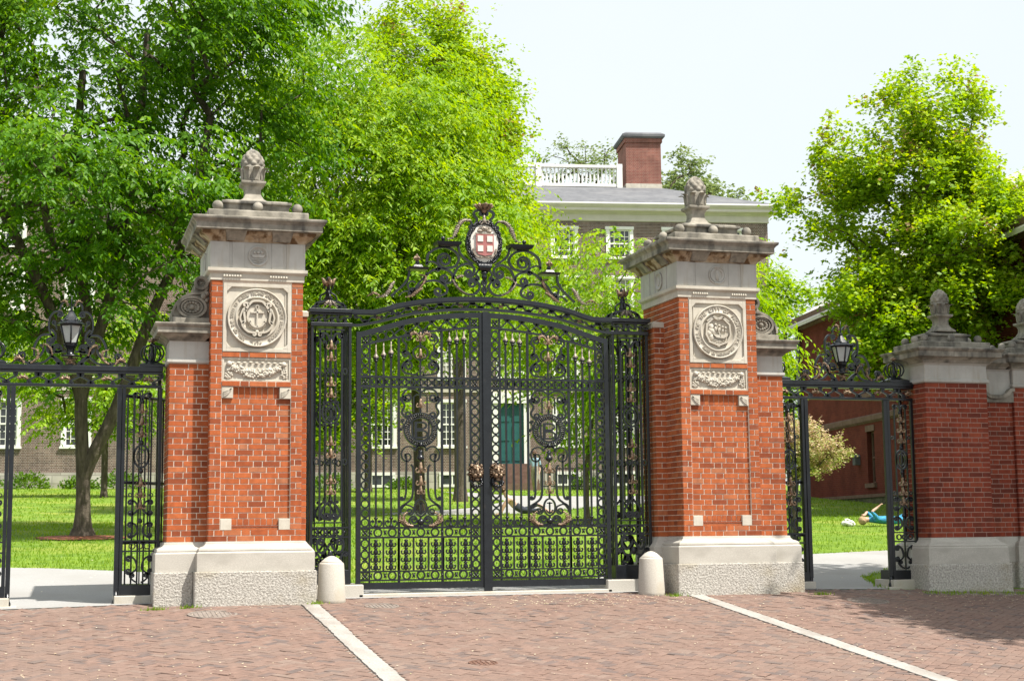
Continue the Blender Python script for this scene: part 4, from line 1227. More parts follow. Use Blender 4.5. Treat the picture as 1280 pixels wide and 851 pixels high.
# ---- one leaf of the main gate, drawn for the left side (x = 0 in the middle of the gate)
def gate_leaf(mir, label):
    root = thing('gate_leaf', label, 'gate', (GX, 0, 0), 'leaves of the main gate')
    F = lambda: MB(mir)
    f = F()
    f.strap([(-1.615, 0.20), (-1.615, 3.345)], 0.056, 0.575, 0.631)
    f.strap([(-0.052, 0.20), (-0.052, 3.63)], 0.05, 0.575, 0.631)
    f.box(-1.587, -0.077, 0.577, 0.629, 0.205, 0.285)
    P = [p for p in TOP if p[0] > -1.60 and p[0] < -0.06]
    f.strap([(-1.60, interp(TOP, -1.60)-0.035)]+[(x, z-0.035) for x, z in P]+[(-0.06, interp(TOP, -0.06)-0.035)], 0.066, 0.576, 0.63)
    f.strap([(-1.615, 0.11), (-1.615, 0.20)], 0.045, 0.58, 0.625)
    f.build('frame', IR, root)
    for z, w in ((0.312, 0.018), (0.419, 0.018), (0.827, 0.022), (0.944, 0.024), (2.671, 0.028), (2.791, 0.028)):
        r = F(); r.strap([(-1.587, z), (-0.077, z)], w, 0.583, 0.623); r.build('cross_rail', IR, root)
    r = F(); r.strap([(x, z) for x, z in INN if -1.59 < x < -0.08], 0.026, 0.583, 0.623); r.build('arched_rail', IR, root)
    # stiles and bars
    def bar(x, za, zb, w, name='bar'):
        b = F(); b.strap([(x, za), (x, zb)], w, 0.592, 0.592+max(0.02, w*0.8)); b.build(name, IR, root)
    for x, w in ((-1.475, 0.02), (-0.193, 0.024)):
        bar(x, 0.285, interp(TOP, x)-0.07, w, 'stile')
    for x in (-1.109, -0.5615):
        bar(x, 0.285, interp(INN, x), 0.029, 'stile')
    spears = [(-1.396, 3.045), (-1.300, 3.075), (-1.206, 3.105), (-0.460, 3.275), (-0.366, 3.287), (-0.272, 3.298)]
    for x, zs in spears:
        bar(x, 0.944, zs-0.05, 0.023)
        b = F()
        b.lathe((x, 0.602, zs), [(0.012, -0.075), (0.028, -0.058), (0.028, -0.048), (0.016, -0.044), (0.034, -0.03), (0.037, -0.018)], 10)
        b.lathe((x, 0.602, zs), [(0.036, -0.0179), (0.032, 0.0), (0.017, 0.022), (0.009, 0.05), (0.008, interp(INN, x)-zs)], 10, 1)
        b.build('spear_head', [IR, PG], root)
    # ring borders
    for x in (-1.531, -0.135):
        for za, zb in ((0.425, 0.822), (0.95, 2.662), (2.80, 3.17 if x < -1 else 3.41)):
            b = F(); ring_run(b, x, za, zb, 0.046); b.build('ring_border', IR, root)
    for z in (0.3655, 0.8855):
        b = F(); ring_run(b, z, -1.46, -0.207, 0.047, w=0.018, vertical=False, pitch=0.179)
        for i in range(8): b.sphere((-1.46+1.253*i/7, 0.598, z), 0.017, 7)
        b.build('ring_border', IR, root)
    b = F()
    ring_run(b, 2.731, -1.46, -0.207, 0.036, vertical=False, pitch=0.095)
    for i in range(15):
        x = -1.465+1.26*i/14
        b.strap([(x, 2.684), (x, 2.778)], 0.012, YI0, YI1)
    b.build('ring_border', IR, root)
    # arch band: links and scrolls between the two arched rails
    b = F()
    for i in range(13):
        x = -1.42+1.17*i/12
        zc = (interp(TOP, x)-0.068+interp(INN, x))/2
        if i < 3: ring(b, x, zc, 0.047, 0.014, YI0, YI1, 16)
        else:
            s = 1 if i % 2 else -1
            scroll(b, [(x-0.045, zc-0.04*s), (x, zc+0.01*s), (x+0.045, zc+0.04*s)], (0.024, s), (0.024, s), 0.017, YI0, YI1, turns=0.9)
    b.build('arch_scrollwork', IR, root)
    # corner rosettes
    for x in (-1.531, -0.135):
        for z in (0.365, 0.8855, 2.731, interp(INN, x)+0.06 if x < -1 else 3.50):
            b = F(); rosette(b, x, z, 0.046); b.build('corner_rosette', IR, root)
    # bottom panel: bars alternating with beaded drops
    for i in range(7):
        xd = -1.396+1.13*i/6
        b = F()
        for k in range(4):
            z = 0.47+0.092*k
            b.lathe((xd, 0.602, z), [(0.010, -0.04), (0.030, -0.018), (0.032, 0.005), (0.016, 0.03), (0.030, 0.045), (0.010, 0.058)], 8)
            for s in (-1, 1):
                b.strap(crom([(xd+s*0.015, z-0.02), (xd+s*0.045, z-0.028), (xd+s*0.058, z+0.0), (xd+s*0.046, z+0.016)], 3), 0.016, 0.59, 0.614)
        b.build('beaded_drop', IR, root)
        if i < 6: bar(xd+1.13/12, 0.419, 0.827, 0.022)
    # little scroll feet under the bars
    for x in (-1.395, -1.205, -0.455, -0.275):
        b = F()
        b.lathe((x, 0.602, 1.0), [(0.012, -0.055), (0.028, -0.045), (0.03, -0.03), (0.014, -0.015), (0.013, 0.04), (0.026, 0.055), (0.028, 0.065), (0.012, 0.072)], 10)
        for s in (-1, 1):
            scroll(b, [(x+s*0.012, 0.962), (x+s*0.04, 0.958), (x+s*0.068, 0.98), (x+s*0.07, 1.01), (x+s*0.05, 1.03)], None, (0.016, s), 0.013, YI0, YI1, turns=0.9)
        b.build('scroll_foot', IR, root)
    # ----- tall scroll panel
    c = -0.835
    sw = F()
    def sc(P, a=None, b=None, w=0.017, t=1.25):
        for s in (-1, 1):
            Q = [(c+s*x, z) for x, z in P]
            scroll(sw, Q, (a[0]*1.22, a[1]*s) if a else None, (b[0]*1.22, b[1]*s) if b else None, w*1.3, YI0, YI1, turns=t)
    # upper field (2.79 - 3.35)
    sc([(0.03, 2.82), (0.11, 2.83), (0.20, 2.85), (0.235, 2.91), (0.22, 2.96)], None, (0.055, 1), 0.018)
    sc([(0.235, 2.90), (0.17, 3.00), (0.12, 3.03), (0.15, 3.10)], None, (0.036, -1))
    sc([(0.235, 3.10), (0.19, 3.13), (0.18, 3.20), (0.225, 3.25), (0.21, 3.31)], None, (0.045, 1))
    sc([(0.0, 3.0), (0.08, 3.06), (0.085, 3.14), (0.0, 3.20)], None, None, 0.013)
    ring(sw, c, 2.84, 0.045, 0.012, YI0, YI1, 16, rz=0.03)
    sw.strap([(c, 2.80), (c, 3.38)], 0.02, 0.592, 0.614)
    # field above the wreath
    sc([(0.0, 2.60), (0.07, 2.645), (0.17, 2.64), (0.22, 2.58), (0.215, 2.53)], None, (0.045, -1), 0.016)
    sc([(0.24, 2.50), (0.20, 2.44), (0.235, 2.36), (0.20, 2.30)], (0.03, 1), (0.04, -1))
    sw.strap([(c, 2.36), (c, 2.66)], 0.022, 0.592, 0.614)
    for s in (-1, 1):
        sw.strap([(c+s*0.085, 2.36), (c+s*0.085, 2.55), (c+s*0.05, 2.58), (c, 2.58)], 0.014, YI0, YI1)
    # beside and under the wreath
    sc([(0.24, 2.24), (0.215, 2.20), (0.24, 2.14)], (0.02, 1), (0.02, 1), 0.012, 0.9)
    sc([(0.06, 1.885), (0.13, 1.935), (0.20, 1.92), (0.24, 1.86), (0.235, 1.80)], None, (0.055, -1), 0.014, 1.1)
    sc([(0.205, 1.84), (0.18, 1.80), (0.185, 1.5), (0.185, 1.37), (0.20, 1.30), (0.225, 1.28)], None, (0.02, 1), 0.016, 0.9)
    sc([(0.125, 1.71), (0.095, 1.66), (0.095, 1.42), (0.115, 1.30), (0.18, 1.24), (0.24, 1.20), (0.255, 1.12)], None, None, 0.018)
    sc([(0.24, 1.17), (0.19, 1.22), (0.10, 1.19), (0.09, 1.14)], None, (0.04, 1), 0.014)
    sc([(0.015, 0.985), (0.06, 0.97), (0.13, 0.985), (0.145, 1.03), (0.13, 1.06)], None, (0.042, 1), 0.017)
    sc([(0.02, 0.96), (0.10, 0.952), (0.20, 0.965), (0.255, 1.02)], None, None, 0.015)
    ring(sw, c, 1.185, 0.075, 0.018, YI0-0.004, YI1+0.004, 24, rz=0.105)
    # anchor in the small oval
    sw.strap([(c, 1.11), (c, 1.25)], 0.018, 0.592, 0.612); sw.strap([(c-0.035, 1.235), (c+0.035, 1.235)], 0.014, 0.592, 0.612)
    sw.strap(crom([(c-0.045, 1.15), (c, 1.105), (c+0.045, 1.15)], 4), 0.015, 0.592, 0.612)
    sw.strap([(c, 0.945), (c, 1.09)], 0.024, 0.592, 0.614); sw.strap([(c, 1.29), (c, 1.90)], 0.022, 0.592, 0.614)
    sw.lathe((c, 0.602, 1.79), [(0.016, -0.03), (0.045, -0.015), (0.05, 0.01), (0.03, 0.03), (0.022, 0.06), (0.032, 0.09), (0.018, 0.10)], 12)
    sw.lathe((c, 0.602, 1.02), [(0.016, -0.04), (0.045, -0.02), (0.05, 0.0), (0.022, 0.03)], 12)
    sw.build('scrollwork', IR, root)
    # wreath and initials
    wr = F()
    ring(wr, c, 2.144, 0.207, 0.016, YI0-0.006, YI1+0.006, 40); ring(wr, c, 2.144, 0.148, 0.014, YI0-0.006, YI1+0.006, 36)
    rr = random.Random(8)
    for i in range(44):
        a = 2*pi*i/44
        for q in (0.163, 0.178, 0.194):
            wr.sphere((c+(q+rr.uniform(-.006, .006))*cos(a+q*9), 0.59, 2.144+(q+rr.uniform(-.006, .006))*sin(a+q*9)), 0.0125, 6, 0, 1, 1.2, 1)
    for s in (-1, 1):
        wr.strap(crom([(c-s*0.06, 1.93), (c, 1.96), (c+s*0.07, 1.91), (c+s*0.08, 1.88)], 4), 0.02, 0.575, 0.60)
    wr.sphere((c, 0.585, 1.955), 0.03, 8)
    wr.build('wreath', IR, root)
    # the initial B over a U, cut from flat bar
    cx_ = -c if mir else c
    ini = MB()
    z0, z1 = 2.035, 2.245; x0 = cx_-0.075
    ini.strap([(x0+0.015, z0), (x0+0.015, z1)], 0.032, 0.588, 0.612)
    zm = 2.145
    for a, b, w in ((zm, z1, 0.055), (z0, zm, 0.065)):
        h = (b-a)/2
        ini.strap([(x0, b-0.011), (cx_+0.02, b-0.011)]+[(cx_+0.02+w*sin(pi*k/8), a+h+(h-0.011)*cos(pi*k/8)) for k in range(9)]+[(x0, a+0.011)], 0.022, 0.59, 0.61)
    ini.strap(crom([(cx_-0.105, 2.24), (cx_-0.105, 2.10), (cx_-0.08, 2.035), (cx_, 2.008), (cx_+0.08, 2.035), (cx_+0.105, 2.10), (cx_+0.105, 2.24)], 5), 0.02, 0.594, 0.614)
    ini.build('monogram', IR, root)
    # gilded drops on the centre stem
    for z, s in ((3.30, 1.25), (3.09, 1.25), (2.47, 1.2), (1.675, 1.45), (1.515, 1.3), (1.40, 1.1)):
        g = F(); fleuron(g, c, z, s, 0.60); g.build('gilt_drop', GD, root)
    g = F()
    for s in (-1, 1):
        acanthus(g, [(c+s*0.02, 3.30), (c+s*0.07, 3.35), (c+s*0.12, 3.33), (c+s*0.115, 3.28)], 0.055, 0.588, 0.02)
    g.build('gilt_leaf', GD, root)
    for s in (-1, 1):
        g = F()
        acanthus(g, [(c+s*0.10, 0.965), (c+s*0.17, 0.975), (c+s*0.225, 1.03), (c+s*0.215, 1.10), (c+s*0.18, 1.125)], 0.075, 0.588, 0.03)
        acanthus(g, [(c+s*0.18, 0.99), (c+s*0.255, 1.02), (c+s*0.262, 1.09)], 0.05, 0.588, 0.025)
        g.build('gilt_leaf', GD, root)
    # lion mask handle with its ring
    lp = F(); lx, lz = -0.135, 1.60
    lp.box(lx-0.085, lx+0.075, 0.585, 0.606, lz-0.10, lz+0.135); lp.build('lock_plate', IR, root)
    li = F()
    rr = random.Random(5)
    for row, (q0, q1, nn, yy) in enumerate(((0.070, 0.122, 17, 0.578), (0.060, 0.102, 14, 0.558))):
        for i in range(nn):
            a = -0.36*pi+1.72*pi*i/(nn-1)+rr.uniform(-.03, .03)
            da = rr.uniform(-0.10, 0.10)
            li.tube([(lx+q0*cos(a), yy, lz+0.022+q0*1.05*sin(a)), (lx+(q0+q1)/2*cos(a+da), yy-0.008, lz+0.022+(q0+q1)*0.52*sin(a+da)), (lx+q1*cos(a+da*2), yy+0.010, lz+0.018+q1*1.02*sin(a+da*2))], [0.010, 0.0125, 0.002], 5, 1)
    li.sphere((lx, 0.552, lz+0.022), 0.072, 16, 0, 0.92, 0.62, 1.12)
    li.sphere((lx, 0.525, lz+0.078), 0.045, 12, 0, 1.0, 0.6, 0.7)                   # forehead
    li.tube([(lx, 0.510, lz+0.085), (lx, 0.490, lz+0.050), (lx, 0.468, lz+0.006)], [0.018, 0.0165, 0.021], 10)
    li.sphere((lx, 0.462, lz-0.002), 0.017, 9, 1, 1.3, 0.8, 0.75)                     # nose
    for s in (-1, 1):
        li.sphere((lx+s*0.025, 0.486, lz-0.022), 0.030, 10, 0, 1, 0.9, 0.8)          # muzzle
        li.sphere((lx+s*0.034, 0.506, lz+0.046), 0.0125, 8, 1)                        # eye socket, its shade put in as dark metal
        li.tube([(lx+s*0.012, 0.500, lz+0.064), (lx+s*0.034, 0.496, lz+0.070), (lx+s*0.056, 0.512, lz+0.054)], [0.008, 0.012, 0.006], 7)
        li.sphere((lx+s*0.050, 0.522, lz+0.012), 0.026, 9, 0, 0.9, 0.7, 1.25)        # cheek
        li.sphere((lx+s*0.062, 0.540, lz+0.102), 0.019, 8)                            # ear
    li.sphere((lx, 0.494, lz-0.052), 0.020, 8, 1, 1.3, 0.7, 0.6)                      # open mouth, darkened by colour
    li.sphere((lx, 0.504, lz-0.072), 0.026, 8, 0, 1.1, 0.8, 0.7)                      # chin
    lion = li.build('lion_mask', [GD, M['shaded_gilt']], root)
    hr = F()
    hr.tube([(lx+0.062*cos(a), 0.53-0.012*sin(a), lz-0.105+0.05*sin(a)) for a in [pi*k/10+pi-0.2 for k in range(0, 11)]]+[(lx+0.062, 0.535, lz-0.08), (lx+0.05, 0.55, lz-0.05)], 0.013, 8)
    for k in range(7):
        a = pi+0.1+k*(pi-0.2)/6
        hr.sphere((lx+0.064*cos(a), 0.522, lz-0.105+0.052*sin(a)), 0.02, 7)
    hr.build('handle_ring', IR, lion)
    return root
LL = gate_leaf(False, 'closed left leaf of the black wrought iron main gate')
gate_leaf(True, 'closed right leaf of the black wrought iron main gate')
# meeting bar on the left leaf
mb_ = MB(); mb_.strap([(0.0, 0.10), (0.0, 3.64)], 0.075, 0.555, 0.585); mb_.strap([(-0.012, 0.08), (-0.012, 0.13)], 0.025, 0.56, 0.60); mb_.strap([(0.06, 0.08), (0.06, 0.2)], 0.025, 0.58, 0.61)
mb_.build('meeting_bar', IR, LL)

# ---- openwork gate posts: square cages of bars with scroll panels and crowned tops
def openwork_panel(root, F, xa, xb, gilt_z, z_lo, z_hi, mono='T', y=0.60):
    """scrolled panel between two uprights; xa < xb"""
    c = (xa+xb)/2; w = xb-xa
    y0, y1 = y-0.012, y+0.018
    p = F()
    i1, i2 = w*0.31, w*0.135
    for s in (-1, 1):
        p.strap([(c+s*i1, z_lo+0.36), (c+s*i1, z_hi-0.06)], 0.022, y0, y1)
    p.strap([(c-i1-0.03, z_hi-0.06), (c+i1+0.03, z_hi-0.06)], 0.018, y0-0.01, y1)
    p.strap([(c, z_lo+0.36), (c, z_hi-0.06)], 0.018, y0+0.004, y1-0.004)
    zm = (z_lo+0.36+z_hi)/2+0.12
    # top and bottom scrolls
    for s in (-1, 1):
        scroll(p, [(c+s*0.01, z_hi-0.20), (c+s*0.05, z_hi-0.115), (c+s*0.11, z_hi-0.10)], None, (0.034, -s), 0.024, y0, y1)
        scroll(p, [(c+s*0.012, z_lo+0.60), (c+s*0.075, z_lo+0.54), (c+s*0.115, z_lo+0.46), (c+s*0.09, z_lo+0.40)], None, (0.045, -s), 0.025, y0, y1)
        for za, zb in ((zm+0.15, z_hi-0.24), (z_lo+0.62, zm-0.17)):
            p.strap([(c+s*i2, za), (c+s*i2, zb)], 0.014, y0, y1)
            for zz in (za, zb):
                scroll(p, [(c+s*i2, zz), (c+s*(i2+0.006), zz+(0.03 if zz == zb else -0.03))], None, (0.018, s*(-1 if zz == zb else 1)), 0.017, y0, y1, turns=0.8)
        for zz in ((zm+z_hi)/2-0.03, (zm+z_lo)/2+0.24):
            ring(p, c+s*0.05, zz, 0.028, 0.017, y0, y1, 14)
            ring(p, c+s*w*0.40, zz, 0.024, 0.016, y0, y1, 12, rz=0.034)
    ring(p, c, zm, 0.105, 0.022, y0, y1, 30, rz=0.135); ring(p, c, zm-0.005, 0.065, 0.018, y0, y1, 26, rz=0.09)
    if mono:
        p.strap([(c, zm-0.07), (c, zm+0.06)], 0.022, y0-0.005, y1-0.01); p.strap([(c-0.042, zm+0.042), (c+0.042, zm+0.042)], 0.018, y0-0.005, y1-0.01)
        p.strap(crom([(c-0.035, zm-0.045), (c, zm-0.075), (c+0.035, zm-0.045)], 4), 0.012, y0-0.005, y1-0.01)
    for zz in (zm+0.16, zm-0.155, z_lo+0.62, z_hi-0.21):
        p.lathe((c, y+0.003, zz), [(0.01, -0.035), (0.028, -0.022), (0.03, -0.008), (0.014, 0.008), (0.022, 0.028), (0.01, 0.036)], 9)
    # foot: double rail, rings, scroll square
    for zz, ww in ((z_lo+0.345, 0.014), (z_lo+0.285, 0.018), (z_lo+0.17, 0.02)):
        p.strap([(xa, zz), (xb, zz)] if ww > 0.015 else [(c-i1-0.04, zz), (c+i1+0.04, zz)], ww, y0-0.004, y1)
    for k in (-1, 0, 1): ring(p, c+k*w*0.27, z_lo+0.2275, 0.045, 0.02, y0, y1, 16)
    for k in (-0.5, 0.5, 1.45, -1.45): p.sphere((c+k*w*0.27, y, z_lo+0.2275), 0.018, 7)
    for s in (-1, 1):
        scroll(p, [(c+s*0.0, z_lo+0.10), (c+s*0.05, z_lo+0.02), (c+s*0.10, z_lo-0.02), (c+s*0.155, z_lo+0.03), (c+s*0.16, z_lo+0.11)], None, (0.045, s), 0.026, y0, y1)
        scroll(p, [(c+s*0.16, z_lo-0.02), (c+s*0.12, z_lo-0.10), (c+s*0.15, z_lo-0.20)], (0.03, -s), (0.035, -s), 0.024, y0, y1)
        scroll(p, [(c+s*0.01, z_lo+0.0), (c+s*0.04, z_lo-0.08), (c+s*0.10, z_lo-0.10)], None, (0.04, -s), 0.024, y0, y1)
    p.sphere((c, y-0.005, z_lo-0.04), 0.035, 8, 0, 1, 0.7, 1.6)
    p.build('scroll_panel', IR, root)
    for z in gilt_z:
        g = F(); fleuron(g, c, z, 1.25, y-0.002); g.build('gilt_drop', GD, root)

def crown_finial(root, F, c, z, yc, gilt=True):
    p = F()
    # scrolled pedestal
    p.frustum((c-0.22, c+0.22, yc-0.14, yc+0.14), (c-0.20, c+0.20, yc-0.12, yc+0.12), z, z+0.02)
    for yy in (yc-0.11, yc+0.09):
        for s in (-1, 1):
            scroll(p, [(c+s*0.205, z+0.02), (c+s*0.16, z+0.085), (c+s*0.06, z+0.115), (c, z+0.118)], None, None, 0.03, yy, yy+0.03)
            scroll(p, [(c+s*0.12, z+0.03), (c+s*0.16, z+0.045)], None, (0.022, s), 0.012, yy, yy+0.02)
    for dx, dy in ((1, 0), (-1, 0), (0, 1), (0, -1)):
        # lyre scrolls on four sides; drawn as tubes so they read from any side
        P = crom([(0.02, 0.275), (0.035, 0.235), (0.085, 0.205), (0.105, 0.165), (0.09, 0.128), (0.05, 0.125), (0.035, 0.15), (0.05, 0.17)], 5)
        p.tube([(c+dx*a, yc+dy*a, z+b) for a, b in P], 0.012, 6)
        Q = crom([(0.02, 0.27), (0.045, 0.285), (0.055, 0.31), (0.042, 0.325)], 4)
        p.tube([(c+dx*a, yc+dy*a, z+b) for a, b in Q], 0.009, 6)
    p.lathe((c, yc, z), [(0.03, 0.11), (0.042, 0.14), (0.045, 0.17), (0.03, 0.21), (0.022, 0.25), (0.026, 0.29), (0.02, 0.31)], 12)
    cb = p.build('crown_base', IR, root)
    g = F()
    g.lathe((c, yc, z), [(0.02, 0.305), (0.045, 0.33), (0.052, 0.36), (0.048, 0.375), (0.03, 0.365)], 12)
    for k in range(5):
        a = 2*pi*k/5-pi/2
        P = [(0.046, 0.33), (0.062, 0.37), (0.075, 0.405), (0.095, 0.415)]
        g.tube([(c+r*cos(a), yc+r*sin(a), z+h) for r, h in P], [0.022, 0.024, 0.016, 0.006], 6)
    g.build('gilt_crown', GD, cb)
    b = F(); b.sphere((c, yc, z+0.395), 0.034, 10, 0, 1, 1, 1.3); b.build('bud', IR, cb)
    g = F()
    for s in (-1, 0, 1):
        acanthus(g, [(c+s*0.02, z+0.115), (c+s*0.05, z+0.08), (c+s*0.085, z+0.035)], 0.06, yc-0.125, 0.03)
    g.build('gilt_leaf', PG, root)

def gate_post(mir, label):
    root = thing('gate_post', label, 'gate post', (GX, 0, 0), 'openwork posts of the main gate')
    F = lambda: MB(mir)
    xa, xb = -2.205, -1.703
    ya, yb = 0.585, 1.06
    f = F()
    for x in (xa+0.015, xb-0.018):
        for y in (ya, yb-0.036):
            f.box(x-0.018, x+0.018, y, y+0.036, 0.44, 3.44)
    f.box(xa-0.01, xb+0.01, ya-0.012, yb+0.012, 3.40, 3.45)
    f.box(xa-0.005, xb+0.005, ya-0.006, yb+0.006, 3.542, 3.566)
    f.box(xa-0.03, xb+0.03, ya-0.035, yb+0.03, 3.566, 3.618)
    f.build('frame', IR, root, bevel=0.006)
    b = F(); b.box(xa+0.002, xb-0.002, ya+0.002, yb-0.002, 0.27, 0.445); b.build('base_plate', IR, root, bevel=0.006)
    b = F(); b.box(xa-0.06, xb+0.14, 0.50, yb+0.14, -0.05, 0.268); b.build('stone_block', M['granite'], root, bevel=0.012)
    for y0, y1 in ((ya+0.004, ya+0.024), (yb-0.024, yb-0.004)):
        fr = F()
        for i in range(6):
            x = xa+0.05+(xb-xa-0.1)*i/5
            s = 1 if i % 2 else -1
            scroll(fr, [(x-0.035, 3.475), (x, 3.50+0.012*s), (x+0.035, 3.52)], (0.018, s), (0.018, s), 0.016, y0, y1, turns=0.9)
        fr.build('frieze_scrollwork', IR, root)
    gz = [3.055, 2.955, 2.60, 2.50, 1.975, 1.865, 1.52, 1.415]
    gz = [3.17, 3.03, 2.72, 2.58, 1.995, 1.845, 1.53, 1.40]
    openwork_panel(root, F, xa+0.033, xb-0.036, gz, 0.668, 3.42)
    openwork_panel(root, F, xa+0.033, xb-0.036, [], 0.668, 3.42, y=yb-0.03)
    # plain bars on the other three sides
    bars = F()
    n = 4
    for i in range(1, n):
        x = xa+(xb-xa)*i/n
        bars.box(x-0.009, x+0.009, yb-0.03, yb-0.012, 0.44, 3.41)
        y = ya+(yb-ya)*i/n
        for xx in (xa+0.01, xb-0.028): bars.box(xx, xx+0.018, y-0.009, y+0.009, 0.44, 3.41)
    bars.build('side_bars', IR, root)
    crown_finial(root, F, (xa+xb)/2, 3.618, 0.83)
gate_post(False, 'black openwork iron post between left pillar and main gate')
gate_post(True, 'black openwork iron post between main gate and right pillar')

# ---- overthrow: arched rail, scroll frieze and crest over the gate
ARCH = [(-1.705, 3.592), (-1.50, 3.592), (-1.42, 3.597), (-1.28, 3.635), (-1.10, 3.69), (-0.734, 3.757), (-0.31, 3.793), (0.0, 3.803)]
LOWR = [(-1.705, 3.425), (-1.60, 3.427), (-1.346, 3.482), (-0.96, 3.585), (-0.476, 3.651), (0.0, 3.67)]
def overthrow():
    root = thing('overthrow', 'arched black iron overthrow with scrolls and oval coat of arms above the gate', 'gate arch', (GX, 0, 0))
    def sym(P): 
        Q = crom(P, 6); return Q+[(-x, z) for x, z in reversed(Q[:-1])]
    r = MB()
    r.strap(sym(ARCH), 0.052, 0.545, 0.66); r.strap([(x, z-0.033) for x, z in sym(ARCH)], 0.018, 0.56, 0.645)
    r.strap(sym(LOWR), 0.034, 0.575, 0.632)
    r.build('arched_rail', IR, root)
    fz = MB(); gl = []
    A = sym(ARCH); Lw = sym(LOWR)
    for i in range(31):
        x = -1.58+3.16*i/30
        a = interp(A, x)-0.045; b = interp(Lw, x)+0.017
        zc = (a+b)/2; h = (a-b)/2
        if i % 5 == 2:
            g = MB(); g.sphere((x, 0.592, zc), h*0.55, 8, 0, 1, 0.7, 1)
            for k in range(4):
                an = k*pi/2+pi/4; acanthus(g, [(x, zc), (x+h*0.6*cos(an), zc+h*0.5*sin(an)), (x+h*1.2*cos(an), zc+h*0.75*sin(an))], h*0.7, 0.59, 0.02)
            g.build('gilt_rosette', GD, root)
        else:
            s = 1 if i % 2 else -1
            scroll(fz, [(x-0.065, zc-0.4*h*s), (x-0.02, zc-0.55*h*s), (x+0.02, zc+0.55*h*s), (x+0.065, zc+0.4*h*s)], (h*0.42, s), (h*0.42, s), 0.02, YI0, YI1, turns=1.0)
    fz.build('frieze_scrollwork', IR, root)
    # crest scrolls, left half given, right half mirrored
    def T(zx, zy): return ((zx-545)*0.00195, 3.852+(690-zy-(545-zx)*0.04)*0.00185)
    cr = MB()
    def sc(P, a=None, b=None, w=0.024, t=1.35):
        Q = [T(*p) for p in P]
        for s in (1, -1):
            scroll(cr, [(s*x, z) for x, z in Q], (a[0], a[1]*s) if a else None, (b[0], b[1]*s) if b else None, w*1.12, 0.585, 0.625, turns=t)
    sc([(160, 480), (175, 400), (255, 355), (335, 375), (375, 430), (350, 485), (290, 500)], None, (0.105, -1), 0.026, 1.6)
    sc([(370, 340), (385, 400), (430, 445), (470, 470)], None, None, 0.024)
    sc([(470, 545), (478, 500), (430, 470), (375, 490), (345, 540), (340, 580), (355, 615)], (0.06, -1), None, 0.024)
    sc([(150, 560), (200, 515), (265, 505), (325, 535), (330, 590), (285, 605)], None, (0.06, -1), 0.024)
    sc([(60, 680), (110, 625), (165, 590), (235, 590), (290, 630), (290, 670), (245, 690)], None, (0.055, -1), 0.024, 1.2)
    sc([(345, 590), (380, 650), (440, 682), (490, 672), (515, 625), (490, 585)], None, (0.062, 1), 0.024)
    sc([(155, 470), (185, 455), (225, 470), (245, 500)], None, (0.03, -1), 0.018)
    sc([(45, 515), (40, 560), (15, 605), (-30, 650), (-75, 690)], None, None, 0.024)
    sc([(160, 530), (150, 555), (110, 600), (75, 650)], None, None, 0.02)
    sc([(85, 600), (60, 590), (35, 615), (50, 655)], None, (0.03, 1), 0.018)
    sc([(395, 180), (430, 165), (455, 175), (470, 205)], None, (0.028, -1), 0.02)
    sc([(485, 195), (500, 160), (478, 130), (485, 105), (515, 95), (535, 110)], (0.03, 1), (0.022, -1), 0.026)
    sc([(505, 470), (515, 500), (490, 540), (505, 560)], None, (0.03, -1), 0.018)
    sc([(-25, 690), (10, 660), (50, 660)], None, (0.03, -1), 0.016)
    cr.strap([T(545, 690), T(545, 560)], 0.022, 0.592, 0.616)
    for zy in (600, 650): ring(cr, 0.0, T(545, zy)[1], 0.028, 0.02, 0.585, 0.622, 14, rz=0.036)
    for zy in (580, 625, 675): cr.sphere((0, 0.60, T(545, zy)[1]), 0.022, 8)
    for s in (1, -1):
        x0, z0 = T(300, 333); 
        cr.frustum((s*x0-0.15, s*x0+0.15, 0.50, 0.71), (s*x0-0.16, s*x0+0.16, 0.49, 0.72), z0-0.018, z0+0.02); cr.frustum((s*x0-0.10, s*x0+0.10, 0.53, 0.68), (s*x0-0.145, s*x0+0.145, 0.505, 0.705), z0-0.04, z0-0.019)
        x1, z1 = T(100, 505)
        cr.frustum((s*x1-0.12, s*x1+0.12, 0.52, 0.69), (s*x1-0.13, s*x1+0.13, 0.51, 0.70), z1-0.016, z1+0.014)
        cr.frustum((s*x1-0.065, s*x1+0.065, 0.55, 0.66), (s*x1-0.045, s*x1+0.045, 0.565, 0.645), z1+0.0145, z1+0.05)
        cr.lathe((s*x1, 0.605, z1+0.05), [(0.03, 0), (0.022, 0.02), (0.032, 0.035), (0.018, 0.05)], 10)
        x2, z2 = T(270, 292)
        cr.sphere((s*x2, 0.60, z2-0.005), 0.028, 10)
    cr.build('crest_scrollwork', IR, root)
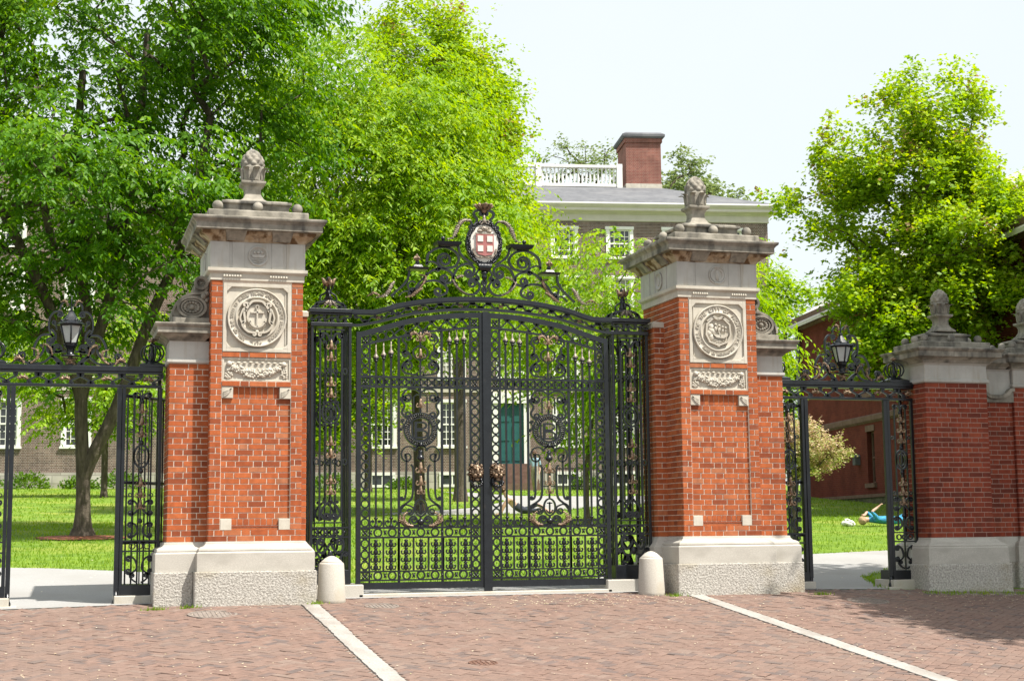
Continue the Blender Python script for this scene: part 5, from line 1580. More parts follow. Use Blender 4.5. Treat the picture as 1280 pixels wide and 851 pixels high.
    # gilded knobs and leaves
    for s in (1, -1):
        x1, z1 = T(97, 435)
        g = MB(); g.sphere((s*x1, 0.605, z1+0.0), 0.035, 10, 0, 1, 1, 1.1); g.sphere((s*x1, 0.605, z1+0.045), 0.016, 8)
        for k in range(4):
            a = k*pi/2+0.4; g.tube([(s*x1+0.02*cos(a), 0.605+0.02*sin(a), z1+0.02), (s*x1+0.055*cos(a), 0.605+0.055*sin(a), z1-0.005)], [0.018, 0.008], 6)
        g.build('gilt_knob', GD, root)
        for P, w, mt in (([(455, 170), (405, 170), (370, 205), (352, 250), (330, 292), (300, 300)], 0.10, PG), ([(110, 545), (150, 560), (140, 595), (105, 645), (60, 680)], 0.055, GD), ([(330, 580), (350, 620), (390, 660), (430, 680)], 0.05, PG), ([(405, 555), (370, 560), (340, 585)], 0.06, PG), ([(130, 640), (95, 660), (60, 690), (20, 700)], 0.08, GD), ([(-55, 595), (-75, 620), (-95, 665), (-130, 695), (-170, 700)], 0.09, PG), ([(-150, 690), (-190, 672), (-225, 690)], 0.06, GD)):
            g = MB(); acanthus(g, [(s*T(*p)[0], T(*p)[1]) for p in P], w*0.72, 0.588, 0.035); g.build('gilt_leaf', mt, root)
    # oval coat of arms in its wreath
    cz = T(545, 328)[1]
    o = MB()
    rr = random.Random(2)
    n = 48
    ring(o, 0, cz, 0.212, 0.05, 0.575, 0.64, n, rz=0.268)
    for i in range(90):
        a = 2*pi*i/90; q = rr.choice((0.0, 0.016, -0.016))
        o.sphere(((0.212+q)*cos(a), 0.572, cz+(0.268+q)*sin(a)), 0.017, 6)
    for i in range(9):
        x = (i-4)*0.022; o.tube([(x, 0.57, cz-0.26), (x*0.8, 0.555, cz-0.31), (x*0.35, 0.575, cz-0.37)], [0.018, 0.02, 0.01], 6)
    o.lathe((0, 0.595, cz-0.43), [(0.006, -0.06), (0.03, -0.02), (0.038, 0.01), (0.02, 0.03), (0.05, 0.05), (0.02, 0.07)], 12)
    o.build('shield_wreath', IR, root)
    sh = MB(); n = 44
    vs = [(0, 0.560, cz)]+[(0.188*cos(2*pi*i/n), 0.578, cz+0.242*sin(2*pi*i/n)) for i in range(n)]+[(0.188*cos(2*pi*i/n), 0.635, cz+0.242*sin(2*pi*i/n)) for i in range(n)]
    fs = [(0, 1+i, 1+(i+1) % n) for i in range(n)]+[(1+i, 1+n+i, 1+n+(i+1) % n, 1+(i+1) % n) for i in range(n)]+[tuple(range(1+n, 1+2*n))]
    sh.add(vs, fs); sh.build('oval_shield', M['enamel_white'], root)
    q = MB()
    zs = cz-0.012
    q.plate([(-0.115, zs-0.10), (-0.09, zs-0.135), (0, zs-0.155), (0.09, zs-0.135), (0.115, zs-0.10), (0.115, zs+0.125), (-0.115, zs+0.125)], 0.546, 0.566)
    q.build('red_cross_field', M['enamel_red'], root)
    for x in (-0.062, 0.062):
        for z in (zs-0.062, zs+0.064):
            bk = MB(); bk.box(x-0.036, x+0.036, 0.538, 0.5462, z-0.038, z+0.038); bk.build('book_emblem', M['enamel_white'], root)
    g = MB()
    for x0, x1, z0, z1 in ((-0.13, 0.13, zs+0.125, zs+0.137), ):
        g.box(x0, x1, 0.544, 0.566, z0, z1)
    for x, z, rr_ in ((0, 0.195, 0.042), (-0.06, 0.165, 0.03), (0.06, 0.165, 0.03)):
        g.sphere((x, 0.565, cz+z-0.012), rr_, 10, 0, 1.2, 0.35, 0.75)
    for k in range(9):
        a = pi*k/8; g.strap([(0.055*cos(a), cz+0.185+0.02*sin(a)), (0.085*cos(a), cz+0.185+0.042*sin(a))], 0.006, 0.560, 0.57)
    g.strap(crom([(-0.15, zs-0.06), (-0.135, zs-0.13), (-0.07, zs-0.17), (0, zs-0.16), (0.07, zs-0.17), (0.135, zs-0.13), (0.15, zs-0.06)], 5), 0.02, 0.553, 0.572)
    g.build('motto_ribbon', PG, root)
    # cup on top
    zt = T(545, 100)[1]
    g = MB()
    g.lathe((0, 0.60, zt), [(0.02, -0.035), (0.035, -0.02), (0.05, 0.01), (0.062, 0.045), (0.10, 0.07), (0.105, 0.078), (0.05, 0.07)], 14)
    for k in range(8):
        a = 2*pi*k/8
        g.tube([(0.05*cos(a), 0.60+0.05*sin(a), zt+0.01), (0.08*cos(a), 0.60+0.08*sin(a), zt+0.045), (0.118*cos(a), 0.60+0.118*sin(a), zt+0.072), (0.13*cos(a), 0.60+0.13*sin(a), zt+0.062)], [0.018, 0.024, 0.02, 0.01], 6)
    g.build('gilt_cup', GD, root)
    g = MB(); fleuron(g, 0, T(545, 165)[1], 1.3, 0.59); g.build('gilt_drop', PG, root)
overthrow()

# threshold stone under the gate
tb = MB(); tb.box(1.19, 4.44, 0.50, 0.92, -0.05, 0.155); tag(tb.build('threshold', M['granite_pink'], bevel=0.01), 'long pale stone threshold under the main gate', 'threshold')

# ------------------------------------------------------------------ side gateways with lanterns (drawn for the right hand one)
SX0, SX1 = 6.78-GX, 8.90-GX        # relative to the gate middle
def side_gateway(mir, label, lant_label, leaf_label):
    root = thing('side_gateway', label, 'gateway', (GX, 0, 0), 'iron side gateways with lanterns')
    F = lambda: MB(mir)
    oc0, oc1 = 7.27-GX, 8.46-GX     # clear opening
    f = F()
    f.box(SX0, SX1, 0.565, 0.72, 2.795, 2.855); f.box(SX0-0.0, SX1+0.0, 0.575, 0.71, 2.765, 2.794)
    f.box(SX0+0.01, SX1-0.01, 0.58, 0.64, 2.605, 2.64)
    for x in (SX0+0.02, oc0-0.05, oc1+0.05, SX1-0.03):
        f.box(x-0.02, x+0.02, 0.582, 0.622, 0.28, 2.605)
    for x in (oc0, oc1):
        f.box(x-0.026, x+0.026, 0.575, 0.625, 0.24, 2.604)
    for x in (SX0+0.02, SX1-0.03):
        f.box(x-0.02, x+0.02, 0.86, 0.90, 0.28, 2.78)
    f.build('frame', IR, root, bevel=0.004)
    for xa, xb in ((SX0, oc0-0.03), (oc1+0.03, SX1)):
        b = F(); b.box(xa, xb, 0.576, 0.92, 0.195, 0.315); b.build('base_plate', IR, root)
        b = F(); b.box(xa-0.02 if xa < 5 else xa-0.05, xb+0.05, 0.50, 1.0, -0.2, 0.193); b.build('stone_block', M['granite_pink'], root, bevel=0.01)
    for xo, dx in ((oc0, -1), (oc1, 1)):
        b = F(); b.box(xo-0.10, xo+0.10, 0.48, 0.80, -0.2, 0.10)
        b.build('stone_block', M['granite_pink'], root, bevel=0.01)
        b = F(); b.lathe((xo, 0.60, 0.10), [(0.04, 0), (0.04, 0.03), (0.026, 0.06), (0.026, 0.14)], 12); b.build('foot', IR, root)
    # frieze of running scrolls
    fr = F()
    L = SX1-SX0-0.04
    n = 18
    for i in range(n):
        x = SX0+0.06+L*0.96*i/(n-1)
        if i % 4 == 1:
            g = F(); acanthus(g, [(x-0.06, 2.69), (x-0.01, 2.715), (x+0.05, 2.70)], 0.075, 0.588, 0.025); g.sphere((x+0.03, 0.58, 2.70), 0.022, 7); g.build('gilt_leaf', GD, root)
        else:
            s = 1 if i % 2 else -1
            scroll(fr, [(x-0.05, 2.70-0.025*s), (x, 2.70), (x+0.05, 2.70+0.025*s)], (0.027, s), (0.027, s), 0.02, 0.59, 0.62, turns=1.1)
    fr.build('frieze_scrollwork', IR, root)
    # openwork uprights
    for xa, xb in ((SX0+0.04, oc0-0.07), (oc1+0.07, SX1-0.05)):
        c = (xa+xb)/2
        p = F(); y0, y1 = 0.588, 0.612
        for s in (-1, 1):
            p.strap([(c+s*0.085, 0.9), (c+s*0.085, 2.55)], 0.016, y0, y1)
            scroll(p, [(c, 2.46), (c+s*0.03, 2.53), (c+s*0.075, 2.545)], None, (0.028, -s), 0.02, y0, y1)
            for za in (0.86, 1.12): scroll(p, [(c+s*0.09, za), (c+s*0.03, za+0.06), (c+s*0.05, za+0.14), (c+s*0.10, za+0.17)], (0.03, s), (0.03, -s), 0.022, y0, y1)
            scroll(p, [(c+s*0.10, 0.44), (c+s*0.03, 0.50), (c+s*0.05, 0.60), (c+s*0.10, 0.64)], (0.035, s), (0.035, -s), 0.022, y0, y1)
            scroll(p, [(c+s*0.02, 0.34), (c+s*0.06, 0.36), (c+s*0.10, 0.40)], None, (0.03, s), 0.02, y0, y1)
            ring(p, c+s*0.12, 1.35, 0.02, 0.012, y0, y1, 12); ring(p, c+s*0.12, 2.1, 0.02, 0.012, y0, y1, 12)
        p.strap([(c, 0.32), (c, 2.58)], 0.016, y0+0.002, y1-0.002)
        ring(p, c, 1.80, 0.085, 0.024, y0, y1, 26, rz=0.13); ring(p, c, 1.80, 0.05, 0.013, y0, y1, 20, rz=0.085)
        for zz in (0.70, 0.82): p.strap([(xa, zz), (xb, zz)], 0.018, y0, y1)
        for k in (-1, 0, 1): ring(p, c+k*0.085, 0.76, 0.034, 0.014, y0, y1, 14)
        for zz in (1.63, 1.96, 1.05, 2.44): p.lathe((c, 0.60, zz), [(0.01, -0.03), (0.026, -0.015), (0.026, 0.005), (0.012, 0.03)], 8)
        p.strap([(xa+0.01, 2.655), (c, 2.70), (xa+0.01, 2.745)], 0.012, y0, y1); p.strap([(xb-0.01, 2.655), (c, 2.70), (xb-0.01, 2.745)], 0.012, y0, y1)
        p.build('scroll_panel', IR, root)
        for z in (2.36, 2.22, 2.08, 1.50, 1.37, 1.24):
            g = F(); fleuron(g, c, z, 1.25, 0.597); g.build('gilt_drop', GD, root)
    # cresting
    cx = (SX0+SX1)/2; zb = 2.856
    cr = F()
    def sc(P, a=None, b=None, w=0.018, t=1.3):
        for s in (-1, 1):
            scroll(cr, [(cx+s*x, zb+z) for x, z in P], (a[0], a[1]*s) if a else None, (b[0], b[1]*s) if b else None, w*1.4, 0.590, 0.624, turns=t)
    sc([(0.10, 0.03), (0.20, 0.10), (0.30, 0.03), (0.45, 0.012), (0.56, 0.06)], (0.045, 1), (0.05, 1))
    sc([(0.05, 0.16), (0.13, 0.16), (0.21, 0.14)], None, (0.05, 1))
    sc([(0.12, 0.01), (0.22, 0.13), (0.20, 0.21)], None, (0.06, 1))
    sc([(0.46, 0.02), (0.36, 0.08), (0.30, 0.18), (0.34, 0.24)], None, None)
    sc([(0.40, 0.10), (0.40, 0.22), (0.33, 0.34), (0.22, 0.35), (0.19, 0.30)], None, (0.045, 1))
    sc([(0.17, 0.29), (0.17, 0.36), (0.22, 0.42)], None, None)
    sc([(0.20, 0.33), (0.245, 0.42), (0.24, 0.55), (0.19, 0.62), (0.13, 0.63)], None, (0.035, 1), 0.016)
    sc([(0.16, 0.41), (0.17, 0.46), (0.20, 0.48)], None, (0.022, 1), 0.013)
    sc([(0.02, 0.70), (0.05, 0.735), (0.085, 0.74), (0.12, 0.70), (0.125, 0.65)], None, None, 0.014)
    sc([(0.65, 0.01), (0.60, 0.05), (0.55, 0.04)], None, (0.03, -1), 0.014)
    cr.strap([(cx, zb), (cx, zb+0.17)], 0.05, 0.585, 0.63)
    cr.lathe((cx, 0.605, zb), [(0.11, 0.10), (0.11, 0.115), (0.045, 0.125), (0.04, 0.17), (0.055, 0.2), (0.07, 0.205)], 14)
    cr.tube([(cx, 0.605, zb+0.66), (cx, 0.605, zb+0.82)], [0.008, 0.004], 6)
    cr.build('cresting', IR, root)
    for s in (-1, 1):
        for P, w in (([(0.44, 0.015), (0.37, 0.07), (0.365, 0.16), (0.43, 0.19)], 0.045), ([(0.20, 0.11), (0.225, 0.19), (0.29, 0.24), (0.31, 0.20)], 0.035), ([(0.51, 0.01), (0.55, 0.07), (0.60, 0.075), (0.62, 0.05)], 0.065), ([(0.04, 0.69), (0.07, 0.755), (0.12, 0.74)], 0.04)):
            g = F(); acanthus(g, [(cx+s*x, zb+z) for x, z in P], w, 0.59, 0.025); g.build('gilt_leaf', GD, root)
    g = F()
    for k in range(5):
        a = 2*pi*k/5+pi/2; acanthus(g, [(cx, zb+0.055), (cx+0.035*cos(a), zb+0.055+0.035*sin(a)), (cx+0.08*cos(a), zb+0.055+0.05*sin(a))], 0.045, 0.585, 0.025)
    g.sphere((cx, 0.57, zb+0.055), 0.024, 8); g.build('gilt_rosette', GD, root)
    # finials over the uprights
    for xo, big in ((SX1-0.20, True), (SX0+0.12, False)):
        p = F()
        p.rectprofile((xo-0.12, xo+0.12, 0.60, 0.84), [(0.03, zb), (0.03, zb+0.03), (-0.03, zb+0.055), (-0.06, zb+0.075)])
        for k in range(6):
            a = 2*pi*k/6+0.3
            P = crom([(0.03, 0.07), (0.10, 0.10), (0.135, 0.17), (0.11, 0.24), (0.04, 0.27), (0.02, 0.27)], 4)
            p.tube([(xo+r*cos(a), 0.72+r*sin(a), zb+h) for r, h in P], 0.011, 6)
        p.lathe((xo, 0.72, zb), [(0.03, 0.06), (0.02, 0.12), (0.035, 0.16), (0.02, 0.2), (0.02, 0.27), (0.03, 0.29), (0.015, 0.30)], 10)
        p.build('orb_finial', IR, root)
        g = F()
        for k in range(4):
            a = k*pi/2+0.3; g.tube([(xo, 0.72, zb+0.31), (xo+0.03*cos(a), 0.72+0.03*sin(a), zb+0.335), (xo+0.06*cos(a), 0.72+0.06*sin(a), zb+0.325)], [0.016, 0.018, 0.008], 6)
        g.sphere((xo, 0.72, zb+0.345), 0.017, 8); g.build('gilt_knob', GD, root)
    # lantern
    lx = -cx if mir else cx
    la = thing('lantern', lant_label, 'lantern', (GX+lx, 0.605, 3.06), 'lanterns on the side gateways')
    def hexring(r, z, a0=pi/6): return [(r*cos(a0+k*pi/3), r*sin(a0+k*pi/3), z) for k in range(6)]
    b = MB(); b.lathe((0, 0, 0), [(0.02, -0.045), (0.05, -0.03), (0.05, 0.0), (0.075, 0.02), (0.08, 0.045), (0.072, 0.052)], 6, smooth=False); b.build('holder', IR, la)
    gl = MB(); v = hexring(0.072, 0.053)+hexring(0.128, 0.262); gl.add(v, [(k, (k+1) % 6, 6+(k+1) % 6, 6+k) for k in range(6)]+[(5, 4, 3, 2, 1, 0), (6, 7, 8, 9, 10, 11)]); gl.build('glass', M['lantern_glass'], la)
    fr = MB()
    for k in range(6):
        a = pi/6+k*pi/3
        fr.tube([(0.076*cos(a), 0.076*sin(a), 0.05), (0.133*cos(a), 0.133*sin(a), 0.264)], 0.010, 6)
    for r, z in ((0.076, 0.053), (0.133, 0.262)):
        h = hexring(r, z); fr.tube(h+[h[0]], 0.010, 6)
    fr.build('glazing_bars', IR, la)
    rf = MB(); rf.lathe((0, 0, 0), [(0.172, 0.268), (0.176, 0.276), (0.15, 0.288), (0.105, 0.318), (0.065, 0.362), (0.035, 0.41), (0.026, 0.432), (0.032, 0.44), (0.012, 0.452), (0.010, 0.50)], 6, smooth=False)
    for k in range(6):
        a = k*pi/3; rf.sphere((0.105*cos(a), 0.105*sin(a), 0.318), 0.018, 7)
    rf.build('roof', M['iron'], la)
    # single leaf swung right back behind the upright
    lf = thing('side_gate_leaf', leaf_label, 'gate', (GX, 0, 0), 'open leaves of the side gateways')
    hx = oc0 if True else oc1
    q = F()
    x0 = hx-0.03; ang = radians(48)
    def P(t): return (x0-t*cos(ang)*1.0, 0.66+t*sin(ang))
    def vbar(t, w, za, zb, mbx):
        x, y = P(t); mbx.box(x-w/2, x+w/2, y-w/2, y+w/2, za, zb)
    for t in (0.0, 1.1): vbar(t, 0.05, 0.24, 2.55, q)
    for z in (0.27, 0.8, 1.5, 2.52):
        a = P(0.0); b = P(1.1)
        q.tube([(a[0], a[1], z), (b[0], b[1], z)], 0.02, 6)
    q.build('frame', IR, lf)
    for i in range(1, 10):
        q = F(); vbar(0.11*i, 0.02, 0.28, 2.51, q); q.build('bar', IR, lf)
    return root
side_gateway(True, 'black iron side gateway left of the tall pillars', 'black lantern on the left side gateway under dark green branches', 'iron leaf standing open behind the left side gateway')
side_gateway(False, 'black iron side gateway between the right tall pillar and low red pillar', 'black lantern on the right side gateway before a red wall', 'iron leaf standing open behind the right side gateway')
# ------------------------------------------------------------------ buildings beyond the green
def holed_wall(mb, x0, x1, z0, z1, y, holes, depth=0.22, m=0, mr=None):
    """wall sheet facing -y with real openings and reveals"""
    xs = sorted(set([x0, x1]+[h[0] for h in holes]+[h[1] for h in holes])); zs = sorted(set([z0, z1]+[h[2] for h in holes]+[h[3] for h in holes]))
    xs = [x for x in xs if x0 <= x <= x1]; zs = [z for z in zs if z0 <= z <= z1]
    for i in range(len(xs)-1):
        for j in range(len(zs)-1):
            cx, cz = (xs[i]+xs[i+1])/2, (zs[j]+zs[j+1])/2
            if any(h[0] < cx < h[1] and h[2] < cz < h[3] for h in holes): continue
            mb.add([(xs[i], y, zs[j]), (xs[i+1], y, zs[j]), (xs[i+1], y, zs[j+1]), (xs[i], y, zs[j+1])], [(0, 1, 2, 3)], m)
    for a, b, c, d in holes:
        v = [(a, y, c), (b, y, c), (b, y, d), (a, y, d), (a, y+depth, c), (b, y+depth, c), (b, y+depth, d), (a, y+depth, d)]
        mb.add(v, [(0, 4, 5, 1), (1, 5, 6, 2), (2, 6, 7, 3), (3, 7, 4, 0)], m if mr is None else mr)

_win_cache = {}
_wr = random.Random(17)
def blind(root, o, w, h):
    if _wr.random() < 0.45:
        f = _wr.choice((0.25, 0.4, 0.5, 0.75, 1.0))
        b = MB(); b.box(-w/2+0.02, w/2-0.02, 0.0745, 0.0815, h*(1-f)+0.01, h-0.012)
        b.build('blind', M['blind'], o)
M['blind'] = mottled('window_blind', (0.30, 0.28, 0.24), (0.40, 0.38, 0.33), scale=4, bump=0)
def sash_window(root, cx, z0, w, h, y, nx=4, nz=6, trim=0.16):
    """white sash window: surround, glazing bars and a dark pane behind"""
    key = (round(w, 2), round(h, 2), nx, nz, trim)
    if key not in _win_cache:
        f = MB()
        t = trim
        f.box(-w/2-t, -w/2, -0.06, 0.10, -0.0, h); f.box(w/2, w/2+t, -0.06, 0.10, 0, h)
        f.box(-w/2-t-0.03, w/2+t+0.03, -0.09, 0.10, h+0.001, h+t*0.9); f.box(-w/2-t-0.05, w/2+t+0.05, -0.12, 0.10, -0.10, -0.001)
        f.box(-w/2, -w/2+0.06, 0.02, 0.08, 0, h); f.box(w/2-0.06, w/2, 0.02, 0.08, 0, h)
        f.box(-w/2+0.061, w/2-0.061, 0.02, 0.08, 0, 0.07); f.box(-w/2+0.061, w/2-0.061, 0.02, 0.08, h-0.06, h); f.box(-w/2+0.061, w/2-0.061, 0.015, 0.079, h/2-0.035, h/2+0.035)
        for i in range(1, nx): x = -w/2+w*i/nx; f.box(x-0.017, x+0.017, 0.035, 0.07, 0.071, h-0.061)
        for j in range(1, nz):
            if j*2 == nz: continue
            z = h*j/nz; f.box(-w/2+0.061, w/2-0.061, 0.036, 0.071, z-0.017, z+0.017)
        o = f.build('window', M['white'])
        p = MB(); p.box(-w/2+0.01, w/2-0.01, 0.082, 0.10, 0.01, h-0.01); q = p.build('pane', M['glasspane'])
        _win_cache[key] = (o, q)
        q.parent = o
        o.parent = root; o.location = (cx, y, z0)
        blind(root, o, w, h)
        return o
    o, q = _win_cache[key]
    c = o.copy(); COL.objects.link(c); c.parent = root; c.location = (cx, y, z0)
    d = q.copy(); COL.objects.link(d); d.parent = c
    blind(root, c, w, h)
    return c

def hall():
    root = thing('hall', 'long four storey brown brick hall with white windows and balustraded hip roof', 'building', (16.2, 51.5, 0))
    root.rotation_euler = (0, 0, -radians(10.2))
    HB = M['hall_brick']
    cols = [12.9, 10.15, 7.4, 4.7, -0.75, -4.0, -7.1, -10.2]
    floors = [(4.90, 2.05), (8.10, 1.85), (11.15, 1.75), (13.95, 1.35)]
    w = 1.02
    holes = []
    for i, (z, h) in enumerate(floors):
        for c in cols+([2.03] if i > 0 else []): holes.append((c-w/2-0.16, c+w/2+0.16, z-0.0, z+h+0.0))
    holes.append((1.30, 2.76, 4.04, 7.3))
    L0, L1 = -14.2, 14.74
    b = MB(); holed_wall(b, L0, L1, 3.72, 15.7, 0.0, holes, 0.12)
    b.add([(L1, 0, 3.72), (L1, 15, 3.72), (L1, 15, 15.7), (L1, 0, 15.7)], [(0, 1, 2, 3)]); b.add([(L1, 15, 3.72), (L0, 15, 3.72), (L0, 15, 15.7), (L1, 15, 15.7)], [(0, 1, 2, 3)])
    b.build('wall', HB, root)
    i_ = MB(); i_.box(L0+0.3, L1-0.3, 0.35, 14.6, 2.0, 15.6); i_.build('interior', M['glasspane'], root)
    for i, (z, h) in enumerate(floors):
        for c in cols+([2.03] if i > 0 else []):
            sash_window(root, c, z, w, h, 0.02, 4, 6 if h > 1.5 else 4)
    st = MB(); st.box(L0, L1+0.05, -0.07, 15.05, 2.2, 3.72); st.build('stone_base', M['ashlar'], root)
    bc = MB(); bc.box(L0, L1+0.04, -0.06, 0.05, 7.42, 7.62); bc.build('belt_course', M['lime'], root)
    for c in (-0.75, -4.0, 4.7, 7.4):
        f = MB(); f.box(c-0.6, c+0.6, -0.13, -0.02, 3.0, 3.12); f.box(c-0.6, c-0.47, -0.13, -0.02, 3.121, 3.55); f.box(c+0.47, c+0.6, -0.13, -0.02, 3.121, 3.55); f.box(c-0.6, c+0.6, -0.14, -0.02, 3.551, 3.68); f.box(c-0.03, c+0.03, -0.12, -0.03, 3.121, 3.55)
        f.build('basement_window', M['white'], root)
        p = MB(); p.box(c-0.47, c+0.47, -0.085, -0.02, 3.121, 3.55); p.build('basement_pane', M['glasspane'], root)
    # door with white surround
    d = MB(); d.box(1.42, 2.64, 0.02, 0.10, 4.04, 6.86)
    for x in (1.52, 2.09):
        for z in (4.2, 5.15, 6.05): d.box(x, x+0.45, -0.005, 0.021, z, z+0.7)
    d.build('door', M['door'], root)
    d = MB(); d.box(1.14, 1.415, -0.12, 0.12, 4.04, 6.9); d.box(2.645, 2.92, -0.12, 0.12, 4.04, 6.9); d.box(1.05, 3.01, -0.2, 0.12, 6.901, 7.40); d.build('door_surround', M['white'], root)
    s = MB()
    for k in range(6): s.box(1.0, 3.06, -0.55-0.32*(k+1), -0.55-0.32*k+0.001 if k else -0.071, 2.3, 4.03-0.19*k)
    s.build('entrance_steps', M['brownstone'], root)
    # entablature and hip roof
    e = MB()
    e.rectprofile((L0, L1, 0.0, 15.0), [(0.05, 15.70), (0.07, 15.74), (0.05, 15.76), (0.05, 16.02), (0.12, 16.08), (0.2, 16.12), (0.38, 16.17), (0.38, 16.30), (0.44, 16.36), (0.50, 16.44), (0.50, 16.47)])
    e.build('entablature', M['cream'], root)
    g = MB(); g.rectprofile((L0, L1, 0, 15), [(0.51, 16.471), (0.51, 16.52), (0.46, 16.54)]); g.build('gutter', M['white'], root)
    r = MB()
    r.add([(L0, -0.48, 16.53), (L1+0.48, -0.48, 16.53), (L1+0.48, 15.48, 16.53), (L0, 15.48, 16.53), (L0, 6, 18.75), (10.9, 6, 18.75), (10.9, 9.5, 18.75), (L0, 9.5, 18.75)], [(0, 1, 5, 4), (1, 2, 6, 5), (2, 3, 7, 6), (4, 5, 6, 7)])
    r.build('roof', M['slate'], root)
    # balustrade along the deck
    bl = MB()
    zb = 18.80
    bl.box(-13, 8.75, 6.05, 6.3, zb, zb+0.16); bl.box(-13, 8.75, 6.02, 6.33, zb+1.02, zb+1.16)
    x = -12.9
    while x < 8.6:
        bl.lathe((x, 6.175, zb), [(0.05, 0.16), (0.05, 0.22), (0.03, 0.25), (0.065, 0.45), (0.03, 0.85), (0.05, 0.95), (0.05, 1.02)], 6)
        x += 0.21
    for x in (-13, -8.7, -4.4, 0.0, 4.3, 8.6): bl.box(x-0.14, x+0.14, 6.0, 6.35, zb-0.1, zb+1.22)
    bl.build('balustrade', M['white'], root)
    c = MB(); c.box(8.95, 10.82, 6.0, 8.35, 17.2, 21.2); c.box(8.88, 10.89, 5.93, 8.42, 21.2, 21.42); chim = c.build('chimney', M['chimney_brick'], root)
    c = MB(); c.rectprofile((8.95, 10.82, 6.0, 8.35), [(0.12, 21.42), (0.2, 21.50), (0.2, 21.62), (0.0, 21.75)]); c.build('chimney_cap', M['slate'], chim)
    c = MB(); c.rectprofile((8.95, 10.82, 6.0, 8.35), [(0.03, 18.3), (0.03, 18.98), (0.0, 18.985)]); c.build('chimney_flashing', M['lime'], chim)
    # pedimented middle pavilion at the left
    P0, P1, yp = -34.2, -14.2, -1.0
    pc = [-17.75, -20.85, -24.2, -27.5, -30.7]
    holes = []
    for z, h in floors:
        for k in pc: holes.append((k-w/2-0.16, k+w/2+0.16, z, z+h))
    b = MB(); holed_wall(b, P0, P1, 3.72, 15.7, yp, holes, 0.12)
    b.add([(P1, yp, 3.72), (P1, 0, 3.72), (P1, 0, 15.7), (P1, yp, 15.7)], [(0, 1, 2, 3)]); b.add([(P0, 15, 3.72), (P0, yp, 3.72), (P0, yp, 15.7), (P0, 15, 15.7)], [(0, 1, 2, 3)])
    b.plate([(P0, 16.4), (P1, 16.4), ((P0+P1)/2, 20.6)], yp+0.05, yp+0.4)
    b.build('pavilion_wall', HB, root)
    i_ = MB(); i_.box(P0+0.3, P1-0.3, yp+0.35, 14.5, 2, 15.6); i_.build('interior', M['glasspane'], root)
    for z, h in floors:
        for k in pc: sash_window(root, k, z, w, h, yp+0.02, 4, 6 if h > 1.5 else 4)
    st = MB(); st.box(P0-0.04, P1-0.005 if False else P1+0.06, yp-0.07, -0.08, 2.2, 3.718); st.build('stone_base', M['ashlar'], root)
    bc = MB(); bc.box(P0, P1+0.05, yp-0.06, yp+0.05, 7.42, 7.62); bc.build('belt_course', M['lime'], root)
    e = MB(); e.rectprofile((P0, P1, yp, 14.9), [(0.05, 15.70), (0.05, 16.02), (0.2, 16.12), (0.38, 16.17), (0.38, 16.30), (0.5, 16.44), (0.5, 16.465)]); e.build('entablature', M['cream'], root)
    mid = (P0+P1)/2
    rk = MB()
    for s in (-1, 1):
        x0 = mid+s*10.6
        rk.plate([(x0, 16.47), (x0, 16.95), (mid, 21.35), (mid, 20.87)] if s > 0 else [(mid, 20.87), (mid, 21.35), (x0, 16.95), (x0, 16.47)], yp-0.5, yp+0.05)
    rk.build('pediment_cornice', M['white'], root)
    r = MB(); r.add([(P0-0.5, yp-0.45, 16.96), (mid, yp-0.45, 21.37), (P1+0.5, yp-0.45, 16.96), (P0-0.5, 15.4, 16.96), (mid, 15.4, 21.37), (P1+0.5, 15.4, 16.96)], [(0, 1, 4, 3), (1, 2, 5, 4)]); r.build('roof', M['slate'], root)
    # far wing
    b = MB(); b.box(-62, -34.2, 0, 15, 3.6, 15.7); b.build('far_wing', HB, root)
    b = MB(); b.rectprofile((-62, -34.2, 0, 15), [(0.05, 15.7), (0.4, 16.2), (0.5, 16.5), (-3.0, 18.6)]); b.build('far_wing_roof', M['slate'], root)
hall()

